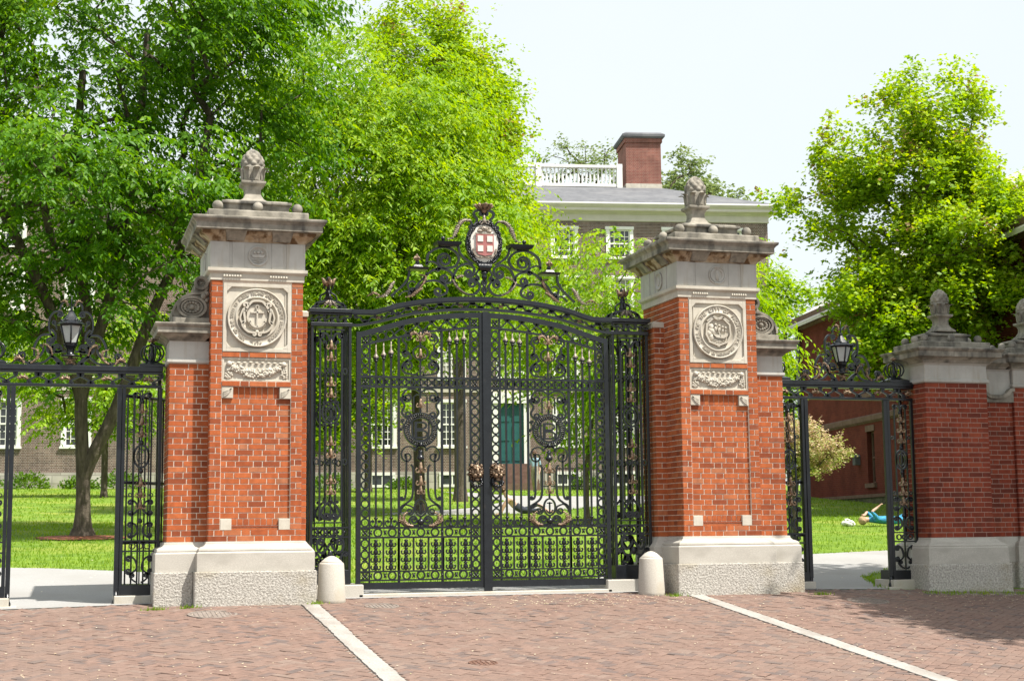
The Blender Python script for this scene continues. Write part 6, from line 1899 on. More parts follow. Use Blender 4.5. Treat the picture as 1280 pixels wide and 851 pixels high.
def red_hall():
    root = thing('red_hall', 'dark red brick building in shade with brownstone band and mossy stone base', 'building', (25.85, 31.43, 0))
    root.rotation_euler = (0, 0, -radians(9.1))
    # local: wall in the plane x = 0 facing -x, running along y
    Y0, Y1, D = -22.0, 7.6, 14.0
    b = MB()
    wins = []
    for y in (6.0 - 2.05*0, -0.1, -4.2, -8.3, -12.4, -16.5):
        if y == 6.0: continue
        wins += [(y-0.36, y+0.36, 2.50, 4.36), (y-0.36, y+0.36, 5.75, 8.1)]
    # build facing -y then turn: x' = along, use mapping (u, y, z) -> (y, u)
    t = MB(); holed_wall(t, Y0, Y1, 2.10, 9.3, 0.0, [(a, c, z0, z1) for a, c, z0, z1 in wins], 0.28)
    b.add([(y, x, z) for x, y, z in t.v], [tuple(reversed(f)) for f in t.f])
    b.add([(0, Y1, 2.1), (D, Y1, 2.1), (D, Y1, 9.3), (D/2, Y1, 14.3), (0, Y1, 9.3)], [(4, 3, 2, 1, 0)]); b.add([(0, Y0, 2.1), (D, Y0, 2.1), (D, Y0, 9.3), (D/2, Y0, 14.3), (0, Y0, 9.3)], [(0, 1, 2, 3, 4)])
    b.add([(D, Y0, 2.1), (D, Y1, 2.1), (D, Y1, 9.3), (D, Y0, 9.3)], [(0, 1, 2, 3)])
    b.build('wall', M['red_wall'], root)
    for a, c, z0, z1 in wins:
        f = MB(); f.box(0.18, 0.24, a, a+0.06, z0, z1); f.box(0.18, 0.24, c-0.06, c, z0, z1); f.box(0.18, 0.24, a+0.061, c-0.061, z0, z0+0.06); f.box(0.18, 0.24, a+0.061, c-0.061, z1-0.06, z1); f.box(0.18, 0.24, a+0.061, c-0.061, (z0+z1)/2-0.03, (z0+z1)/2+0.03)
        f.build('window', M['brownstone'], root)
        p = MB(); p.box(0.245, 0.27, a+0.005, c-0.005, z0+0.005, z1-0.005); p.build('pane', M['glasspane'], root)
        s = MB(); s.box(-0.10, 0.1, a-0.12, c+0.12, z0-0.16, z0-0.002); s.build('sill', M['brownstone'], root)
        s = MB(); s.box(-0.03, 0.05, a-0.08, c+0.08, z1+0.002, z1+0.22); s.build('lintel', M['brownstone'], root)
    s = MB(); s.box(-0.18, D+0.18, Y0-0.18, Y1+0.18, 0.2, 1.98); s.build('stone_base', M['mossy'], root)
    s = MB(); s.box(-0.24, D+0.24, Y0-0.24, Y1+0.24, 1.982, 2.10); s.build('water_table', M['brownstone'], root)
    s = MB(); s.rectprofile((0, D, Y0, Y1), [(0.02, 4.66), (0.10, 4.74), (0.10, 4.90), (0.02, 4.96)]); s.build('belt_course', M['brownstone'], root)
    s = MB(); s.box(-0.35, 0.02, Y0-0.3, Y1+0.3, 9.22, 9.46); s.box(-0.12, -0.005, Y0, Y1, 9.0, 9.219); s.build('eave', M['brownstone'], root)
    r = MB()
    ex = 0.5; k = 5.0/7.0
    for s_ in (1, -1):
        x0 = -0.5 if s_ > 0 else D+0.5; xm = D/2
        za = 9.3-0.5*k+0.2; zr = 14.3+0.2
        r.add([(x0, Y0-ex, za), (xm, Y0-ex, zr), (xm, Y1+ex, zr), (x0, Y1+ex, za), (x0, Y0-ex, za-0.14), (xm, Y0-ex, zr-0.14), (xm, Y1+ex, zr-0.14), (x0, Y1+ex, za-0.14)], [(0, 3, 2, 1), (4, 5, 6, 7), (0, 1, 5, 4), (3, 7, 6, 2), (0, 4, 7, 3)])
    r.build('roof', M['slate_pale'], root)
    d = MB(); d.tube([(-0.14, 7.35, 0.9), (-0.14, 7.35, 9.2)], 0.10, 8); d.build('downpipe', M['slate'], root)
    l = MB(); l.box(-0.2, -0.005, 1.0, 1.28, 3.2, 3.5); l.frustum((-0.26, -0.005, 0.96, 1.32), (-0.12, -0.005, 1.05, 1.23), 3.501, 3.58); l.build('wall_lamp', M['slate'], root)
red_hall()

# low iron railing round the light well at the hall
def railing():
    root = thing('railing', 'low black iron railing before the foot of the brown brick hall', 'railing', (20.3, 48.9, zg(20.3, 48.9)))
    root.rotation_euler = (0, 0, -radians(10.2))
    f = MB()
    for z in (0.15, 0.95): f.box(-1.3, 1.3, -0.02, 0.02, z, z+0.05)
    for i in range(19):
        x = -1.28+2.56*i/18; f.box(x-0.013, x+0.013, -0.013, 0.013, 0, 1.06)
    f.build('rails', IR, root)
    p = MB()
    for x in (-1.3, 0, 1.3): p.box(x-0.03, x+0.03, -0.03, 0.03, -0.1, 1.15); p.sphere((x, 0, 1.18), 0.05, 8)
    p.build('posts', IR, root)
railing()
# ------------------------------------------------------------------ trees
def norm(v): return v/(np.linalg.norm(v, axis=-1, keepdims=True)+1e-9)

def tree(name, label, cat, base, trunks, lobes, tips, leaves, leaf, lw, mat, seed, r0, style='droop', frond=0.7, group=None, shell=0.55, bark=None, minz=None, stem=None):
    """trunk with limbs grown to points spread through the crown; leaves in sprays round every twig end"""
    rs = np.random.RandomState(seed)
    bx, by = base; bz = zg(bx, by)
    B = np.array([bx, by, bz])
    root = thing(name, label, cat, (bx, by, bz), group)
    # targets
    vol = np.array([l[3]*l[4]*l[5] for l in lobes]); vol = vol**0.75; vol /= vol.sum()
    T = []
    while len(T) < tips:
        l = lobes[rs.choice(len(lobes), p=vol)]
        d = norm(rs.normal(size=3)); r = rs.uniform()**(1/3)
        r = shell+(1-shell)*r if rs.uniform() < 0.7 else r
        p = np.array(l[:3])+d*r*np.array(l[3:6])*rs.uniform(0.88, 1.1)
        if minz is not None and p[2] < minz: continue
        T.append(p)
    T = np.array(T)
    nodes = []; par = []
    def add(p, q): nodes.append(np.array(p, float)); par.append(q); return len(nodes)-1
    rootn = add(B-np.array([0, 0, 0.15]), -1)
    for tr in trunks:
        q = rootn
        P = crom([(bx, by, bz)]+[tuple(p) for p in tr], 4) if len(tr) > 1 else [(bx, by, bz), tuple(tr[0])]
        for p in P[1:]:
            # share the stem with an earlier trunk where they coincide
            dd = [np.linalg.norm(np.array(p)-n) for n in nodes]
            k = int(np.argmin(dd))
            q = k if dd[k] < 0.06 else add(p, q)
    top = np.array(trunks[0][-1])
    ntrunk = len(nodes); trunk_top = max(p[2] for p in nodes)
    order = np.argsort(np.linalg.norm(T-(B+(top-B)*0.7), axis=1))
    tipn = []
    for i in order:
        t = T[i]
        A = np.array(nodes)
        v = t-A
        dist = np.linalg.norm(v, axis=1)
        dn = np.maximum(0, -(v[:, 2])/(dist+1e-6))
        low = (A[:, 2] < bz+0.5*(min(p[2] for p in T)-bz))*4.0 if len(nodes) > 3 else 0
        cost = dist*(1+0.9*dn)+low
        k = int(np.argmin(cost))
        L = dist[k]; n = max(1, int(L/0.55)); q = k
        a = nodes[k]; sag = np.array([rs.normal(0, .08), rs.normal(0, .08), 0.10])*L
        for j in range(1, n+1):
            u = j/n
            p = a+(t-a)*u+sag*4*u*(1-u)*0.5+rs.normal(0, 0.02, 3)*min(1, L)
            q = add(p, q)
        tipn.append(q)
    cnt = np.zeros(len(nodes))
    for q in tipn:
        while q >= 0: cnt[q] += 1; q = par[q]
    tot = max(1, len(tipn))
    rad = np.maximum(0.007, r0*(cnt/tot)**0.55)
    for i in range(len(nodes)):
        if i < ntrunk and stem:
            hgt = nodes[i][2]-bz
            rad[i] = min(r0, max(stem*(1-0.55*hgt/max(1e-3, trunk_top-bz)), r0*(1-hgt/1.3) if hgt < 1.3 else 0))
    # root flare
    V = []; F = []
    n = 7
    N_ = np.array(nodes)
    for i in range(len(nodes)):
        q = par[i]
        if q < 0 or cnt[i] == 0: continue
        a, b = N_[q], N_[i]
        d = b-a; L = np.linalg.norm(d)
        if L < 1e-4: continue
        d = d/L; a = a-d*min(0.03, rad[i])
        u = np.cross(d, [0.3, 0.9, 0.2]); u /= np.linalg.norm(u); w = np.cross(d, u)
        ra = min(rad[q], rad[i]*1.25); rb = rad[i]
        if q == rootn or N_[q][2] < bz+0.05: ra *= 1.45
        k = n if rb > 0.03 else 4
        ang = 2*pi*np.arange(k)/k
        s = len(V)
        V += [tuple(a+(u*cos(t)+w*sin(t))*ra-B) for t in ang]; V += [tuple(b+(u*cos(t)+w*sin(t))*rb-B) for t in ang]
        F += [(s+j, s+(j+1) % k, s+k+(j+1) % k, s+k+j) for j in range(k)]
    mb = MB(); mb.add(V, F, 0, True)
    mb.build('trunk', bark or M['bark'], root)
    # leaves
    m = len(T)
    nl = leaves
    per = max(1, nl//m)
    axis = np.array([bx, by, 0])
    base_p = []; dirs = []; nrm = []
    for i in range(m):
        out = T[i]-np.array([top[0], top[1], T[i][2]-0.6]); out = norm(out)
        if style == 'droop':
            k = 0
            while k < per:
                nf = min(per-k, rs.randint(9, 17)); k += nf
                st = T[i]+rs.normal(0, frond*0.42, 3)*np.array([1, 1, 0.6])
                h = norm(out*np.array([1, 1, 0.1])+rs.normal(0, 0.75, 3)*np.array([1, 1, 0.25]))
                u = (np.arange(nf)+0.5)/nf
                L = frond*rs.uniform(0.7, 1.3)
                P = st+h*L*u[:, None]+np.array([0, 0, 1])*(0.22*L*u-0.62*L*u**2)[:, None]
                tang = norm(h[None]*L+np.array([0, 0, 1])*(0.22*L-1.24*L*u)[:, None])
                side = norm(np.cross(tang, [0, 0, 1]))
                sg = np.where(np.arange(nf) % 2 == 0, 1, -1)[:, None]
                D = norm(tang*0.55+side*sg*0.75+np.array([0, 0, -0.45])+rs.normal(0, 0.22, (nf, 3)))
                Nn = norm(np.array([0, 0, 1])+rs.normal(0, 0.45, (nf, 3))+tang*0.2)
                base_p.append(P); dirs.append(D); nrm.append(Nn)
        else:
            k = 0
            while k < per:
                nf = min(per-k, rs.randint(7, 13)); k += nf
                st = T[i]+rs.normal(0, frond*0.5, 3)*np.array([1, 1, 0.8])
                P = st+rs.normal(0, frond*0.16, (nf, 3))
                a = rs.uniform(0, 2*pi, nf)
                D = norm(np.stack([np.cos(a), np.sin(a), rs.uniform(-0.7, 0.25, nf)], 1))
                Nn = norm(np.array([0, 0, 0.9])+out*0.35+rs.normal(0, 0.55, (nf, 3)))
                base_p.append(P); dirs.append(D); nrm.append(Nn)
    P = np.concatenate(base_p); D = np.concatenate(dirs); Nn = np.concatenate(nrm)
    if minz is not None:
        keep = P[:, 2] > minz-0.3; P, D, Nn = P[keep], D[keep], Nn[keep]
    k = len(P)
    W = norm(np.cross(D, Nn)); Nn = norm(np.cross(W, D))
    s = leaf*rs.uniform(0.5, 1.3, k)[:, None]
    w = s*lw
    Vv = np.empty((k, 4, 3))
    P = P-B
    Vv[:, 0] = P; Vv[:, 1] = P+D*s*0.45+W*w*0.5+Nn*w*0.14; Vv[:, 2] = P+D*s-Nn*s*0.08; Vv[:, 3] = P+D*s*0.45-W*w*0.5+Nn*w*0.14
    me = bpy.data.meshes.new('crown')
    me.vertices.add(4*k); me.vertices.foreach_set('co', Vv.reshape(-1))
    idx = (np.arange(k)*4)[:, None]+np.array([0, 1, 2, 0, 2, 3])[None]
    me.loops.add(6*k); me.loops.foreach_set('vertex_index', idx.reshape(-1))
    me.polygons.add(2*k); me.polygons.foreach_set('loop_start', np.arange(0, 6*k, 3)); me.polygons.foreach_set('loop_total', np.full(2*k, 3))
    me.materials.append(mat); me.update()
    o = bpy.data.objects.new('crown', me); COL.objects.link(o); o.parent = root
    return root

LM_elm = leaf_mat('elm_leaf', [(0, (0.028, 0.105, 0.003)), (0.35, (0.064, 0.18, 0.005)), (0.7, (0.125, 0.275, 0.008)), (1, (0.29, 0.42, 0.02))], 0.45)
LM_elm_lit = leaf_mat('sunlit_elm_leaf', [(0, (0.10, 0.24, 0.005)), (0.5, (0.22, 0.38, 0.010)), (1, (0.40, 0.50, 0.035))], 0.48)  # brighter copy of the elm leaf, sunlight put into its colour
LM_maple = leaf_mat('maple_leaf', [(0, (0.12, 0.25, 0.008)), (0.5, (0.24, 0.39, 0.014)), (0.80, (0.37, 0.47, 0.025)), (0.85, (0.26, 0.19, 0.08)), (1, (0.30, 0.17, 0.09))], 0.46)
LM_far = leaf_mat('distant_leaf', [(0, (0.12, 0.18, 0.06)), (0.5, (0.18, 0.24, 0.09)), (1, (0.25, 0.29, 0.13))], 0.4)
LM_pink = leaf_mat('flowering_leaf', [(0, (0.16, 0.26, 0.04)), (0.36, (0.30, 0.34, 0.09)), (0.5, (0.50, 0.42, 0.24)), (1, (0.60, 0.36, 0.29))], 0.35)
LM_shrub = leaf_mat('shrub_leaf', [(0, (0.05, 0.13, 0.01)), (1, (0.15, 0.27, 0.02))], 0.35)

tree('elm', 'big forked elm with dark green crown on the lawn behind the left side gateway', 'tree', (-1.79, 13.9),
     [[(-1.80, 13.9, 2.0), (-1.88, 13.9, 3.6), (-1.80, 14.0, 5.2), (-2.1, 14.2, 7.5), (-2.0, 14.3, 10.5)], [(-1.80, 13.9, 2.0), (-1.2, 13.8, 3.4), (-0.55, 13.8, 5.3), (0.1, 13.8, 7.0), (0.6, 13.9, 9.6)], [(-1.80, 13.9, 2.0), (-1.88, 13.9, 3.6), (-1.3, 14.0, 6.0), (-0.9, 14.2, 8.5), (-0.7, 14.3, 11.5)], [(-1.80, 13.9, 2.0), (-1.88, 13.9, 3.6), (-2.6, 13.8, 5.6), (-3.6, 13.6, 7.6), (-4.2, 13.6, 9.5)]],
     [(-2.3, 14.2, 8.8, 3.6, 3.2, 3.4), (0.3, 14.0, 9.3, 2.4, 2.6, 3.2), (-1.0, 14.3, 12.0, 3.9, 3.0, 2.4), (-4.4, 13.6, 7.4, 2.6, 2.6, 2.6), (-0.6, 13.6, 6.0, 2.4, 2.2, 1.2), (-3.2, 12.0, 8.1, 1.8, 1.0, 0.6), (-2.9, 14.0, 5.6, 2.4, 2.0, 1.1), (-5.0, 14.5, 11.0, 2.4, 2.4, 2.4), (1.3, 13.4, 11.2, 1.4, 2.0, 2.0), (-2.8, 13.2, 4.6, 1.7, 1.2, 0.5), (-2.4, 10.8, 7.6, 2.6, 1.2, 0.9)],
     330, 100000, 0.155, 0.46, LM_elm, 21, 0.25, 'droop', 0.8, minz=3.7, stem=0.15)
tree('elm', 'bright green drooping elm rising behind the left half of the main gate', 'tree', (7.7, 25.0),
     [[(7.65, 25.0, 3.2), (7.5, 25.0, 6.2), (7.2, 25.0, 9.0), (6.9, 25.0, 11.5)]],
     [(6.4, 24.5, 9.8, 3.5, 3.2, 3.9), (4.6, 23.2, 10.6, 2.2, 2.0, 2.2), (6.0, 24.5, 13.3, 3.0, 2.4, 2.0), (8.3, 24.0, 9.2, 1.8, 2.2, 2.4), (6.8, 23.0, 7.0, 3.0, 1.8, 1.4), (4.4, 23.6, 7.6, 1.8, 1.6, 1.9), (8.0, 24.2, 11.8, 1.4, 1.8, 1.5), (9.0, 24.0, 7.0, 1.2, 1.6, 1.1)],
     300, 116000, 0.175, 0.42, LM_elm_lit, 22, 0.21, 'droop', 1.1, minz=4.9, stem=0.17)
tree('maple', 'tall maple with reddish tips towering behind the bright elm beside the brown hall', 'tree', (11.3, 34.2),
     [[(11.3, 34.2, 5.0), (11.2, 34.2, 9.0), (11.0, 34.2, 13.5), (10.6, 34.2, 17.0)]],
     [(10.9, 34.0, 14.4, 2.4, 2.6, 4.2), (10.2, 34.0, 17.6, 2.2, 2.2, 2.4), (12.3, 33.6, 13.4, 1.5, 1.6, 1.9), (13.3, 33.5, 12.0, 1.3, 1.1, 1.1), (11.8, 33.5, 11.0, 2.0, 2.0, 1.6), (12.2, 33.8, 15.6, 1.2, 1.5, 1.4)],
     190, 56000, 0.15, 0.8, LM_maple, 23, 0.22, 'cluster', 0.8, minz=7.5)
tree('young_elm', 'slender young elm with loose drooping sprays behind the right half of the main gate', 'tree', (10.1, 17.5),
     [[(10.1, 17.5, 2.2), (10.25, 17.5, 3.6), (10.35, 17.4, 4.8), (10.9, 17.2, 6.0), (11.4, 17.0, 7.2)]],
     [(10.4, 17.0, 7.1, 1.4, 1.4, 0.9), (9.7, 17.0, 6.0, 1.4, 1.3, 1.1), (10.8, 17.0, 5.2, 1.4, 1.3, 1.3), (12.9, 17.0, 6.8, 1.5, 1.2, 1.0), (14.4, 17.2, 5.9, 0.8, 1.0, 1.1), (9.0, 17.2, 5.2, 0.9, 0.9, 1.0), (10.9, 17.0, 4.3, 0.9, 0.9, 0.6), (10.75, 17.6, 3.3, 0.6, 0.7, 0.8)],
     112, 24000, 0.165, 0.40, LM_elm_lit, 24, 0.105, 'droop', 0.95, minz=2.3, stem=0.075)
tree('maple', 'broad yellow green maple with reddish tips before the red brick building', 'tree', (21.8, 21.3),
     [[(21.8, 21.3, 3.0), (21.7, 21.3, 5.5), (21.9, 21.3, 8.5), (21.9, 21.3, 11.5)]],
     [(21.7, 21.2, 9.3, 2.7, 2.8, 3.1), (22.2, 21.0, 13.0, 1.7, 1.8, 1.8), (19.2, 21.6, 10.4, 1.3, 1.4, 1.3), (24.0, 20.6, 9.2, 2.1, 2.1, 2.8), (20.7, 20.8, 7.0, 1.7, 1.8, 1.4), (23.4, 20.0, 6.6, 2.4, 2.0, 1.6), (23.2, 20.6, 12.0, 1.4, 1.5, 1.4), (19.9, 21.2, 11.7, 1.1, 1.4, 1.1), (21.6, 20.6, 8.6, 1.6, 1.6, 1.5), (22.4, 20.6, 10.2, 1.6, 1.6, 1.4), (19.7, 20.8, 6.6, 1.3, 1.5, 1.4), (20.3, 20.5, 5.5, 1.7, 1.4, 0.9)],
     310, 92000, 0.142, 0.85, LM_maple, 25, 0.24, 'cluster', 0.62, minz=4.3)
tree('distant_tree', 'hazy distant tree showing above the roof right of the chimney', 'tree', (41.4, 82.5),
     [[(41.4, 82.5, 12), (41.4, 82.5, 20), (41.4, 82.5, 25)]],
     [(40.4, 82.5, 25.3, 2.2, 2.2, 2.6), (42.8, 82.3, 24.6, 2.2, 2.2, 1.9), (41.4, 82.5, 22, 4, 3, 3)],
     80, 9000, 0.30, 0.7, LM_far, 26, 0.35, 'cluster', 1.0, group='distant trees')
tree('distant_tree', 'thin twiggy distant tree showing above the white roof balustrade', 'tree', (33.3, 83.5),
     [[(33.3, 83.5, 12), (33.3, 83.5, 20), (33.3, 83.5, 26)]],
     [(32.4, 83.5, 26.4, 2.4, 2.2, 2.2), (35.0, 83.4, 26.2, 1.8, 2.0, 2.4), (33.3, 83.5, 22, 4, 3, 3)],
     90, 5200, 0.24, 0.6, LM_far, 27, 0.3, 'cluster', 0.9, group='distant trees')
tree('small_tree', 'light green tree between the brown hall and the red building', 'tree', (29.9, 45.5),
     [[(29.9, 45.5, 5), (29.8, 45.5, 8), (29.7, 45.5, 11)]],
     [(29.7, 45.3, 9.6, 1.9, 1.9, 2.9), (29.9, 45.0, 6.0, 2.2, 2.0, 2.4)],
     80, 16000, 0.2, 0.6, LM_elm_lit, 28, 0.2, 'cluster', 0.8, group=None)
tree('small_tree', 'leafy small tree close to the brown hall seen through the left gate leaf', 'tree', (10.4, 46.2),
     [[(10.4, 46.2, 4.6), (10.3, 46.2, 6.6), (10.1, 46.2, 8.6)]],
     [(9.6, 46.0, 7.4, 2.3, 1.8, 2.3), (11.0, 45.8, 8.6, 1.6, 1.5, 1.6), (8.0, 46.0, 6.4, 1.9, 1.5, 1.7), (7.2, 46.0, 8.6, 1.8, 1.5, 1.6), (8.8, 45.6, 5.3, 2.2, 1.3, 0.9)],
     110, 27000, 0.2, 0.6, LM_elm_lit, 29, 0.16, 'cluster', 0.8, minz=3.9)
tree('small_tree', 'light green sapling at the foot of the brown hall behind the forked elm', 'tree', (-0.6, 40.0),
     [[(-0.6, 40.0, 4.0), (-0.6, 40.0, 5.5), (-0.7, 40.0, 7.0)]],
     [(-1.4, 39.8, 6.0, 1.9, 1.5, 1.4), (0.5, 39.9, 6.3, 1.4, 1.4, 1.6), (-0.6, 40.0, 8.0, 2.0, 1.6, 1.5), (-3.4, 39.8, 7.4, 1.8, 1.4, 1.3)],
     80, 16000, 0.19, 0.5, LM_elm_lit, 33, 0.12, 'droop', 0.9, minz=4.2)
tree('flowering_bush', 'rounded bush with pink and cream blossom seen through the right side gateway', 'bush', (11.5, 9.3),
     [[(11.5, 9.3, 1.4), (11.6, 9.3, 2.0), (11.7, 9.3, 2.5)]],
     [(11.70, 9.2, 2.48, 0.66, 0.6, 0.58), (12.15, 9.15, 2.25, 0.36, 0.4, 0.32), (11.2, 9.3, 2.5, 0.6, 0.6, 0.6)],
     70, 15000, 0.055, 0.7, LM_pink, 30, 0.05, 'cluster', 0.2)
# street tree in front of the low pillars, whose shade falls over them
tree('street_tree', 'street tree on the pavement right of the low pillars', 'tree', (15.2, -6.2),
     [[(15.2, -6.2, 2.5), (14.9, -6.0, 5.0), (14.0, -5.2, 8.0)]],
     [(13.6, -5.6, 8.8, 3.0, 2.2, 2.2), (12.8, -2.5, 9.2, 2.2, 2.2, 2.1), (15.2, -4.2, 9.4, 2.8, 2.6, 2.4)],
     170, 60000, 0.21, 0.65, LM_elm, 31, 0.2, 'cluster', 0.85)

# low planting along the foot of the hall
def shrub(x, y, r, h, label, seed):
    rs = np.random.RandomState(seed)
    z = zg(x, y)
    root = thing('shrub', label, 'shrub', (x, y, z), 'shrubs along the foot of the hall')
    n = 900
    d = norm(rs.normal(size=(n, 3))); d[:, 2] = np.abs(d[:, 2])
    P = d*rs.uniform(0.35, 1.0, (n, 1))**0.5*np.array([r, r*0.7, h])*rs.uniform(0.8, 1.15, (n, 1))
    D = norm(d+rs.normal(0, 0.6, (n, 3))); Nn = norm(rs.normal(size=(n, 3))+[0, 0, 1]); W_ = norm(np.cross(D, Nn))
    s = rs.uniform(0.08, 0.16, (n, 1))
    V = np.stack([P, P+D*s*0.5+W_*s*0.35, P+D*s, P+D*s*0.5-W_*s*0.35], 1).reshape(-1, 3)
    mb = MB(); mb.add([tuple(v) for v in V], [(4*i, 4*i+1, 4*i+2, 4*i+3) for i in range(n)])
    mb.build('foliage', LM_shrub, root)
    st = MB()
    for k in range(6):
        a = 2*pi*k/6; st.tube([(0, 0, -0.05), (r*0.4*cos(a), r*0.3*sin(a), h*0.5), (r*0.6*cos(a), r*0.45*sin(a), h*0.8)], [0.02, 0.014, 0.006], 5)
    st.build('stems', M['bark'], root)
for i, (s, r, h) in enumerate([(-21.6, 0.9, 0.55), (-19.6, 1.0, 0.7), (-17.4, 0.8, 0.5), (-15.6, 1.1, 0.8), (-12.6, 1.0, 0.65), (-10.4, 0.9, 0.6), (-6.4, 1.0, 0.7), (-3.0, 0.8, 0.5), (5.5, 0.9, 0.6), (8.3, 1.0, 0.7), (11.4, 0.9, 0.6)]):
    yy = -2.1 if s < -14 else -1.1
    x = 16.2+s*cos(radians(10.2))+yy*sin(radians(10.2)); y = 51.5-s*sin(radians(10.2))+yy*cos(radians(10.2))
    shrub(x, y, r, h, 'low green shrub along the foot of the brown brick hall', 60+i)

# bare mulch ring round the forked elm
mc = MB(); n = 28
rr = random.Random(3)
ro = [0.75+rr.uniform(-0.12, 0.12) for _ in range(n)]
vs = [(-1.79+ro[k]*1.2*cos(2*pi*k/n), 13.9+ro[k]*sin(2*pi*k/n)) for k in range(n)]
vs = [(x, y, zg(x, y)+0.012) for x, y in vs]+[(-1.79, 13.9, zg(-1.79, 13.9)+0.07)]
mc.add(vs, [(k, (k+1) % n, n) for k in range(n)], 0, True)
tag(mc.build('mulch', M['mulch']), 'reddish mulch at the foot of the forked elm', 'mulch', kind='stuff')
# ------------------------------------------------------------------ people on the green
def person(label, loc, rotz, joints, radii, edges, segs, mats, hair_mat, head, extra=None):
    """one continuous skinned body; each face takes the material of the body part it belongs to"""
    root = thing('person', label, 'person', loc)
    root.rotation_euler = (0, 0, rotz)
    me = bpy.data.meshes.new('body')
    names = list(joints)
    me.from_pydata([joints[k] for k in names], [(names.index(a), names.index(b)) for a, b in edges], [])
    ob = bpy.data.objects.new('body', me); COL.objects.link(ob)
    sk = ob.modifiers.new('skin', 'SKIN'); sk.use_smooth_shade = True
    ss = ob.modifiers.new('sub', 'SUBSURF'); ss.levels = 2; ss.render_levels = 2
    sv = me.skin_vertices[0].data
    for i, k in enumerate(names):
        sv[i].radius = (radii[k], radii[k]); sv[i].use_root = (k == 'pelvis')
    dg = bpy.context.evaluated_depsgraph_get()
    nm = bpy.data.meshes.new_from_object(ob.evaluated_get(dg))
    bpy.data.objects.remove(ob)
    keys = list(mats)
    for k in keys: nm.materials.append(mats[k])
    for p in nm.polygons:
        c = Vector(p.center); best = None
        for a, b, k in segs:
            A, B = Vector(joints[a]), Vector(joints[b])
            t = max(0, min(1, (c-A).dot(B-A)/max(1e-9, (B-A).length_squared)))
            d = (c-(A+(B-A)*t)).length-0.5*(radii[a]+(radii[b]-radii[a])*t)
            if best is None or d < best[0]: best = (d, k)
        p.material_index = keys.index(best[1]); p.use_smooth = True
    body = bpy.data.objects.new('body', nm); COL.objects.link(body); body.parent = root
    h = MB()
    hc, hr, face = Vector(head[0]), head[1], Vector(head[2]).normalized()
    h.sphere(tuple(hc-face*hr*0.22+Vector((0, 0, hr*0.10)) if abs(face.z) < 0.6 else hc-face*hr*0.25), hr*1.03, 12, 0, 1, 1, 1.02)
    if extra: extra(h)
    h.build('hair', hair_mat, root)
    f = MB()
    side = face.cross(Vector((0, 0, 1)) if abs(face.z) < 0.6 else Vector((1, 0, 0))).normalized(); upv = side.cross(face)
    for s in (-1, 1):
        f.sphere(tuple(hc+face*hr*0.86+side*s*hr*0.34+upv*hr*0.12), hr*0.10, 6)
    f.build('eyes', M['glasspane'], root)
    sk_ = MB(); sk_.sphere(tuple(hc+face*hr*0.98-upv*hr*0.06), hr*0.16, 6); 
    for s in (-1, 1): sk_.sphere(tuple(hc+side*s*hr*0.92), hr*0.2, 6)
    sk_.build('nose_and_ears', mats['skin'], root)
    return root

def flat(name, c, rough=0.8): return mottled(name, tuple(x*0.8 for x in c), tuple(min(1, x*1.12) for x in c), scale=12, rough=rough, bump=0.5, bscale=16, bdist=0.02)
SKIN = flat('skin', (0.52, 0.32, 0.23), 0.55)
BLUE = mottled('blue_patterned_cloth', (0.02, 0.13, 0.30), (0.06, 0.36, 0.52), scale=22, rough=0.8, bump=0.6, bscale=14, bdist=0.03); 
DENIM = flat('dark_shorts', (0.03, 0.035, 0.05)); PINK = flat('pale_pink_top', (0.60, 0.40, 0.36)); LBLUE = flat('pale_blue_shirt', (0.36, 0.52, 0.66)); KHAKI = flat('khaki_trousers', (0.30, 0.27, 0.21)); BLACK = flat('dark_cloth', (0.03, 0.03, 0.035))
BLOND = flat('sandy_hair', (0.42, 0.29, 0.16)); BROWN = flat('brown_hair', (0.09, 0.05, 0.03)); WHITEC = flat('white_cloth', (0.7, 0.68, 0.65))

def fingers(J, R, E, hand, d, side, r=0.011):
    """five short bent fingers off the palm"""
    p = Vector(J[hand]); d = Vector(d).normalized(); side = Vector(side).normalized()
    for i, (o, l) in enumerate(((-0.03, 0.07), (-0.01, 0.085), (0.012, 0.08), (0.032, 0.062))):
        a = p+side*o+d*0.035; b = a+d*l*0.55; c = b+(d*0.6+Vector((0, 0, -0.5))).normalized()*l*0.5
        n = hand+'f%d' % i
        for k, q in (('a', a), ('b', b), ('c', c)): J[n+k] = tuple(q); R[n+k] = r
        E += [(hand, n+'a'), (n+'a', n+'b'), (n+'b', n+'c')]
    n = hand+'t'
    J[n+'a'] = tuple(p+side*-0.045+d*0.0); J[n+'b'] = tuple(p+side*-0.065+d*0.045); R[n+'a'] = R[n+'b'] = r*1.1
    E += [(hand, n+'a'), (n+'a', n+'b')]

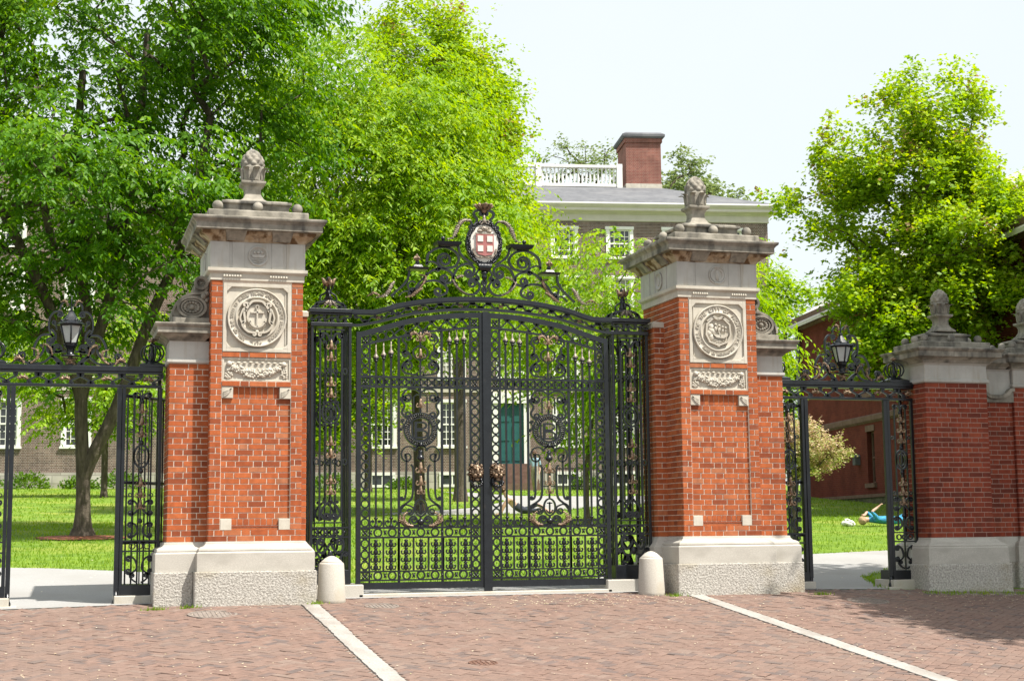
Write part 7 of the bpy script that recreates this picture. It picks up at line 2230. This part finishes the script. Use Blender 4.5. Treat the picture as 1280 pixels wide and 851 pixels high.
BE = [('pelvis', 'waist'), ('waist', 'chest'), ('chest', 'neck'), ('neck', 'head'), ('head', 'crown')]
for s_ in 'lr':
    BE += [('pelvis', 'hip'+s_), ('hip'+s_, 'knee'+s_), ('knee'+s_, 'ankle'+s_), ('ankle'+s_, 'toe'+s_), ('chest', 'sho'+s_), ('sho'+s_, 'elb'+s_), ('elb'+s_, 'wri'+s_), ('wri'+s_, 'hand'+s_)]
BR_ = {'pelvis': .135, 'waist': .12, 'chest': .135, 'neck': .055, 'head': .088, 'crown': .075}
for s_ in 'lr': BR_.update({'hip'+s_: .09, 'knee'+s_: .058, 'ankle'+s_: .04, 'toe'+s_: .035, 'sho'+s_: .062, 'elb'+s_: .042, 'wri'+s_: .03, 'hand'+s_: .034})
def segs(torso, leg_u, leg_l, foot, arm_u, arm_l):
    S = [('pelvis', 'waist', leg_u if leg_u != 'skin' else torso), ('waist', 'chest', torso), ('chest', 'neck', torso), ('neck', 'head', 'skin'), ('head', 'crown', 'skin')]
    for s in 'lr': S += [('pelvis', 'hip'+s, leg_u), ('hip'+s, 'knee'+s, leg_u), ('knee'+s, 'ankle'+s, leg_l), ('ankle'+s, 'toe'+s, foot), ('chest', 'sho'+s, torso), ('sho'+s, 'elb'+s, arm_u), ('elb'+s, 'wri'+s, arm_l), ('wri'+s, 'hand'+s, 'skin')]
    return S

def lying():
    J = {'pelvis': (0.78, 0, .14), 'waist': (0.56, 0, .14), 'chest': (0.33, 0, .15), 'neck': (0.12, 0, .15), 'head': (0.0, 0.0, .15), 'crown': (-0.09, 0, .15),
         'hipl': (0.84, .09, .13), 'kneel': (1.22, .10, .36), 'anklel': (1.50, .10, .07), 'toel': (1.66, .10, .06), 'hipr': (0.84, -.09, .13), 'kneer': (1.27, -.10, .10), 'ankler': (1.68, -.11, .07), 'toer': (1.74, -.11, .19),
         'shol': (0.30, .17, .16), 'elbl': (0.14, .28, .34), 'wril': (0.06, .14, .27), 'handl': (0.03, .07, .27), 'shor': (0.30, -.17, .17), 'elbr': (0.14, -.22, .34), 'wrir': (0.30, -.14, .44), 'handr': (0.35, -.12, .47)}
    R = dict(BR_); E = list(BE)
    fingers(J, R, E, 'handr', (0.6, 0.1, 0.7), (0, 1, 0)); fingers(J, R, E, 'handl', (-0.3, -0.8, 0), (1, 0, 0))
    S = segs('top', 'top', 'skin', 'skin', 'top', 'skin')
    def towel(h): pass
    r = person('person in blue lying on the lawn behind the right side gateway with an arm raised', (16.56, 15.6, zg(16.56, 15.6)), radians(-16), J, R, E, S, {'top': BLUE, 'skin': SKIN}, BLOND, ((-0.03, 0, .16), .105, (0.1, -0.2, 0.95)))
lying()
b_ = MB()
rr = random.Random(6)
for i in range(16):
    b_.sphere((rr.uniform(-0.12, 0.12), rr.uniform(-0.08, 0.08), 0.05+rr.uniform(-0.02, 0.05)), rr.uniform(0.045, 0.07), 9, 0, 1.2, 1, 0.9)
b_.tube(crom([(-0.10, -0.02, 0.12), (-0.10, 0.0, 0.16), (-0.02, 0.02, 0.17), (0.06, 0.0, 0.13)], 4), 0.014, 6)
o_ = b_.build('bag', WHITEC, loc=(16.16, 15.62, zg(16.16, 15.62))); tag(o_, 'pale cloth bag on the grass beside the lying person', 'bag')

def reclining():
    J = {'pelvis': (0, 0, .13), 'waist': (-0.15, 0, .24), 'chest': (-0.32, 0, .40), 'neck': (-0.43, 0, .56), 'head': (-0.47, 0, .68), 'crown': (-0.49, 0, .77),
         'hipl': (0.07, .09, .12), 'kneel': (0.46, .10, .30), 'anklel': (0.80, .09, .07), 'toel': (0.93, .09, .08), 'hipr': (0.07, -.09, .12), 'kneer': (0.50, -.10, .12), 'ankler': (0.93, -.10, .07), 'toer': (0.99, -.10, .19),
         'shol': (-0.35, .18, .44), 'elbl': (-0.52, .22, .22), 'wril': (-0.60, .22, .04), 'handl': (-0.66, .22, .03), 'shor': (-0.35, -.18, .44), 'elbr': (-0.50, -.22, .22), 'wrir': (-0.58, -.22, .04), 'handr': (-0.64, -.22, .03)}
    R = dict(BR_); E = list(BE)
    fingers(J, R, E, 'handl', (-1, 0, 0), (0, 1, 0)); fingers(J, R, E, 'handr', (-1, 0, 0), (0, -1, 0))
    person('person in a pink top and dark shorts reclining on the lawn beyond the main gate', (10.1, 23.0, zg(10.1, 23.0)), radians(-14), J, R, E, segs('top', 'shorts', 'skin', 'skin', 'skin', 'skin'), {'top': PINK, 'shorts': DENIM, 'skin': SKIN}, BROWN, ((-0.48, 0, .71), .105, (0.9, -0.1, 0.1)))
reclining()
def walking():
    J = {'pelvis': (0, 0, .95), 'waist': (0, 0, 1.12), 'chest': (0.0, 0, 1.34), 'neck': (0.01, 0, 1.52), 'head': (0.02, 0, 1.64), 'crown': (0.02, 0, 1.73),
         'hipl': (0.0, .09, .90), 'kneel': (0.14, .09, .50), 'anklel': (0.22, .09, .09), 'toel': (0.36, .09, .04), 'hipr': (0, -.09, .90), 'kneer': (-0.02, -.09, .49), 'ankler': (-0.26, -.09, .12), 'toer': (-0.17, -.09, .03),
         'shol': (0, .19, 1.42), 'elbl': (-0.09, .23, 1.14), 'wril': (0.02, .23, .92), 'handl': (0.05, .22, .86), 'shor': (0, -.19, 1.42), 'elbr': (0.03, -.23, 1.14), 'wrir': (0.20, -.20, 1.0), 'handr': (0.25, -.19, .96)}
    R = dict(BR_); E = list(BE)
    fingers(J, R, E, 'handl', (0.3, 0, -0.9), (1, 0, 0)); fingers(J, R, E, 'handr', (0.7, 0, -0.6), (0, 1, 0))
    person('person in a pale blue shirt walking on the path before the green door', (17.3, 44.6, zg(17.3, 44.6)+0.01), radians(-120), J, R, E, segs('top', 'trousers', 'trousers', 'shoes', 'top', 'skin'), {'top': LBLUE, 'trousers': KHAKI, 'shoes': BLACK, 'skin': SKIN}, BROWN, ((0.025, 0, 1.665), .105, (1, 0, 0)))
walking()
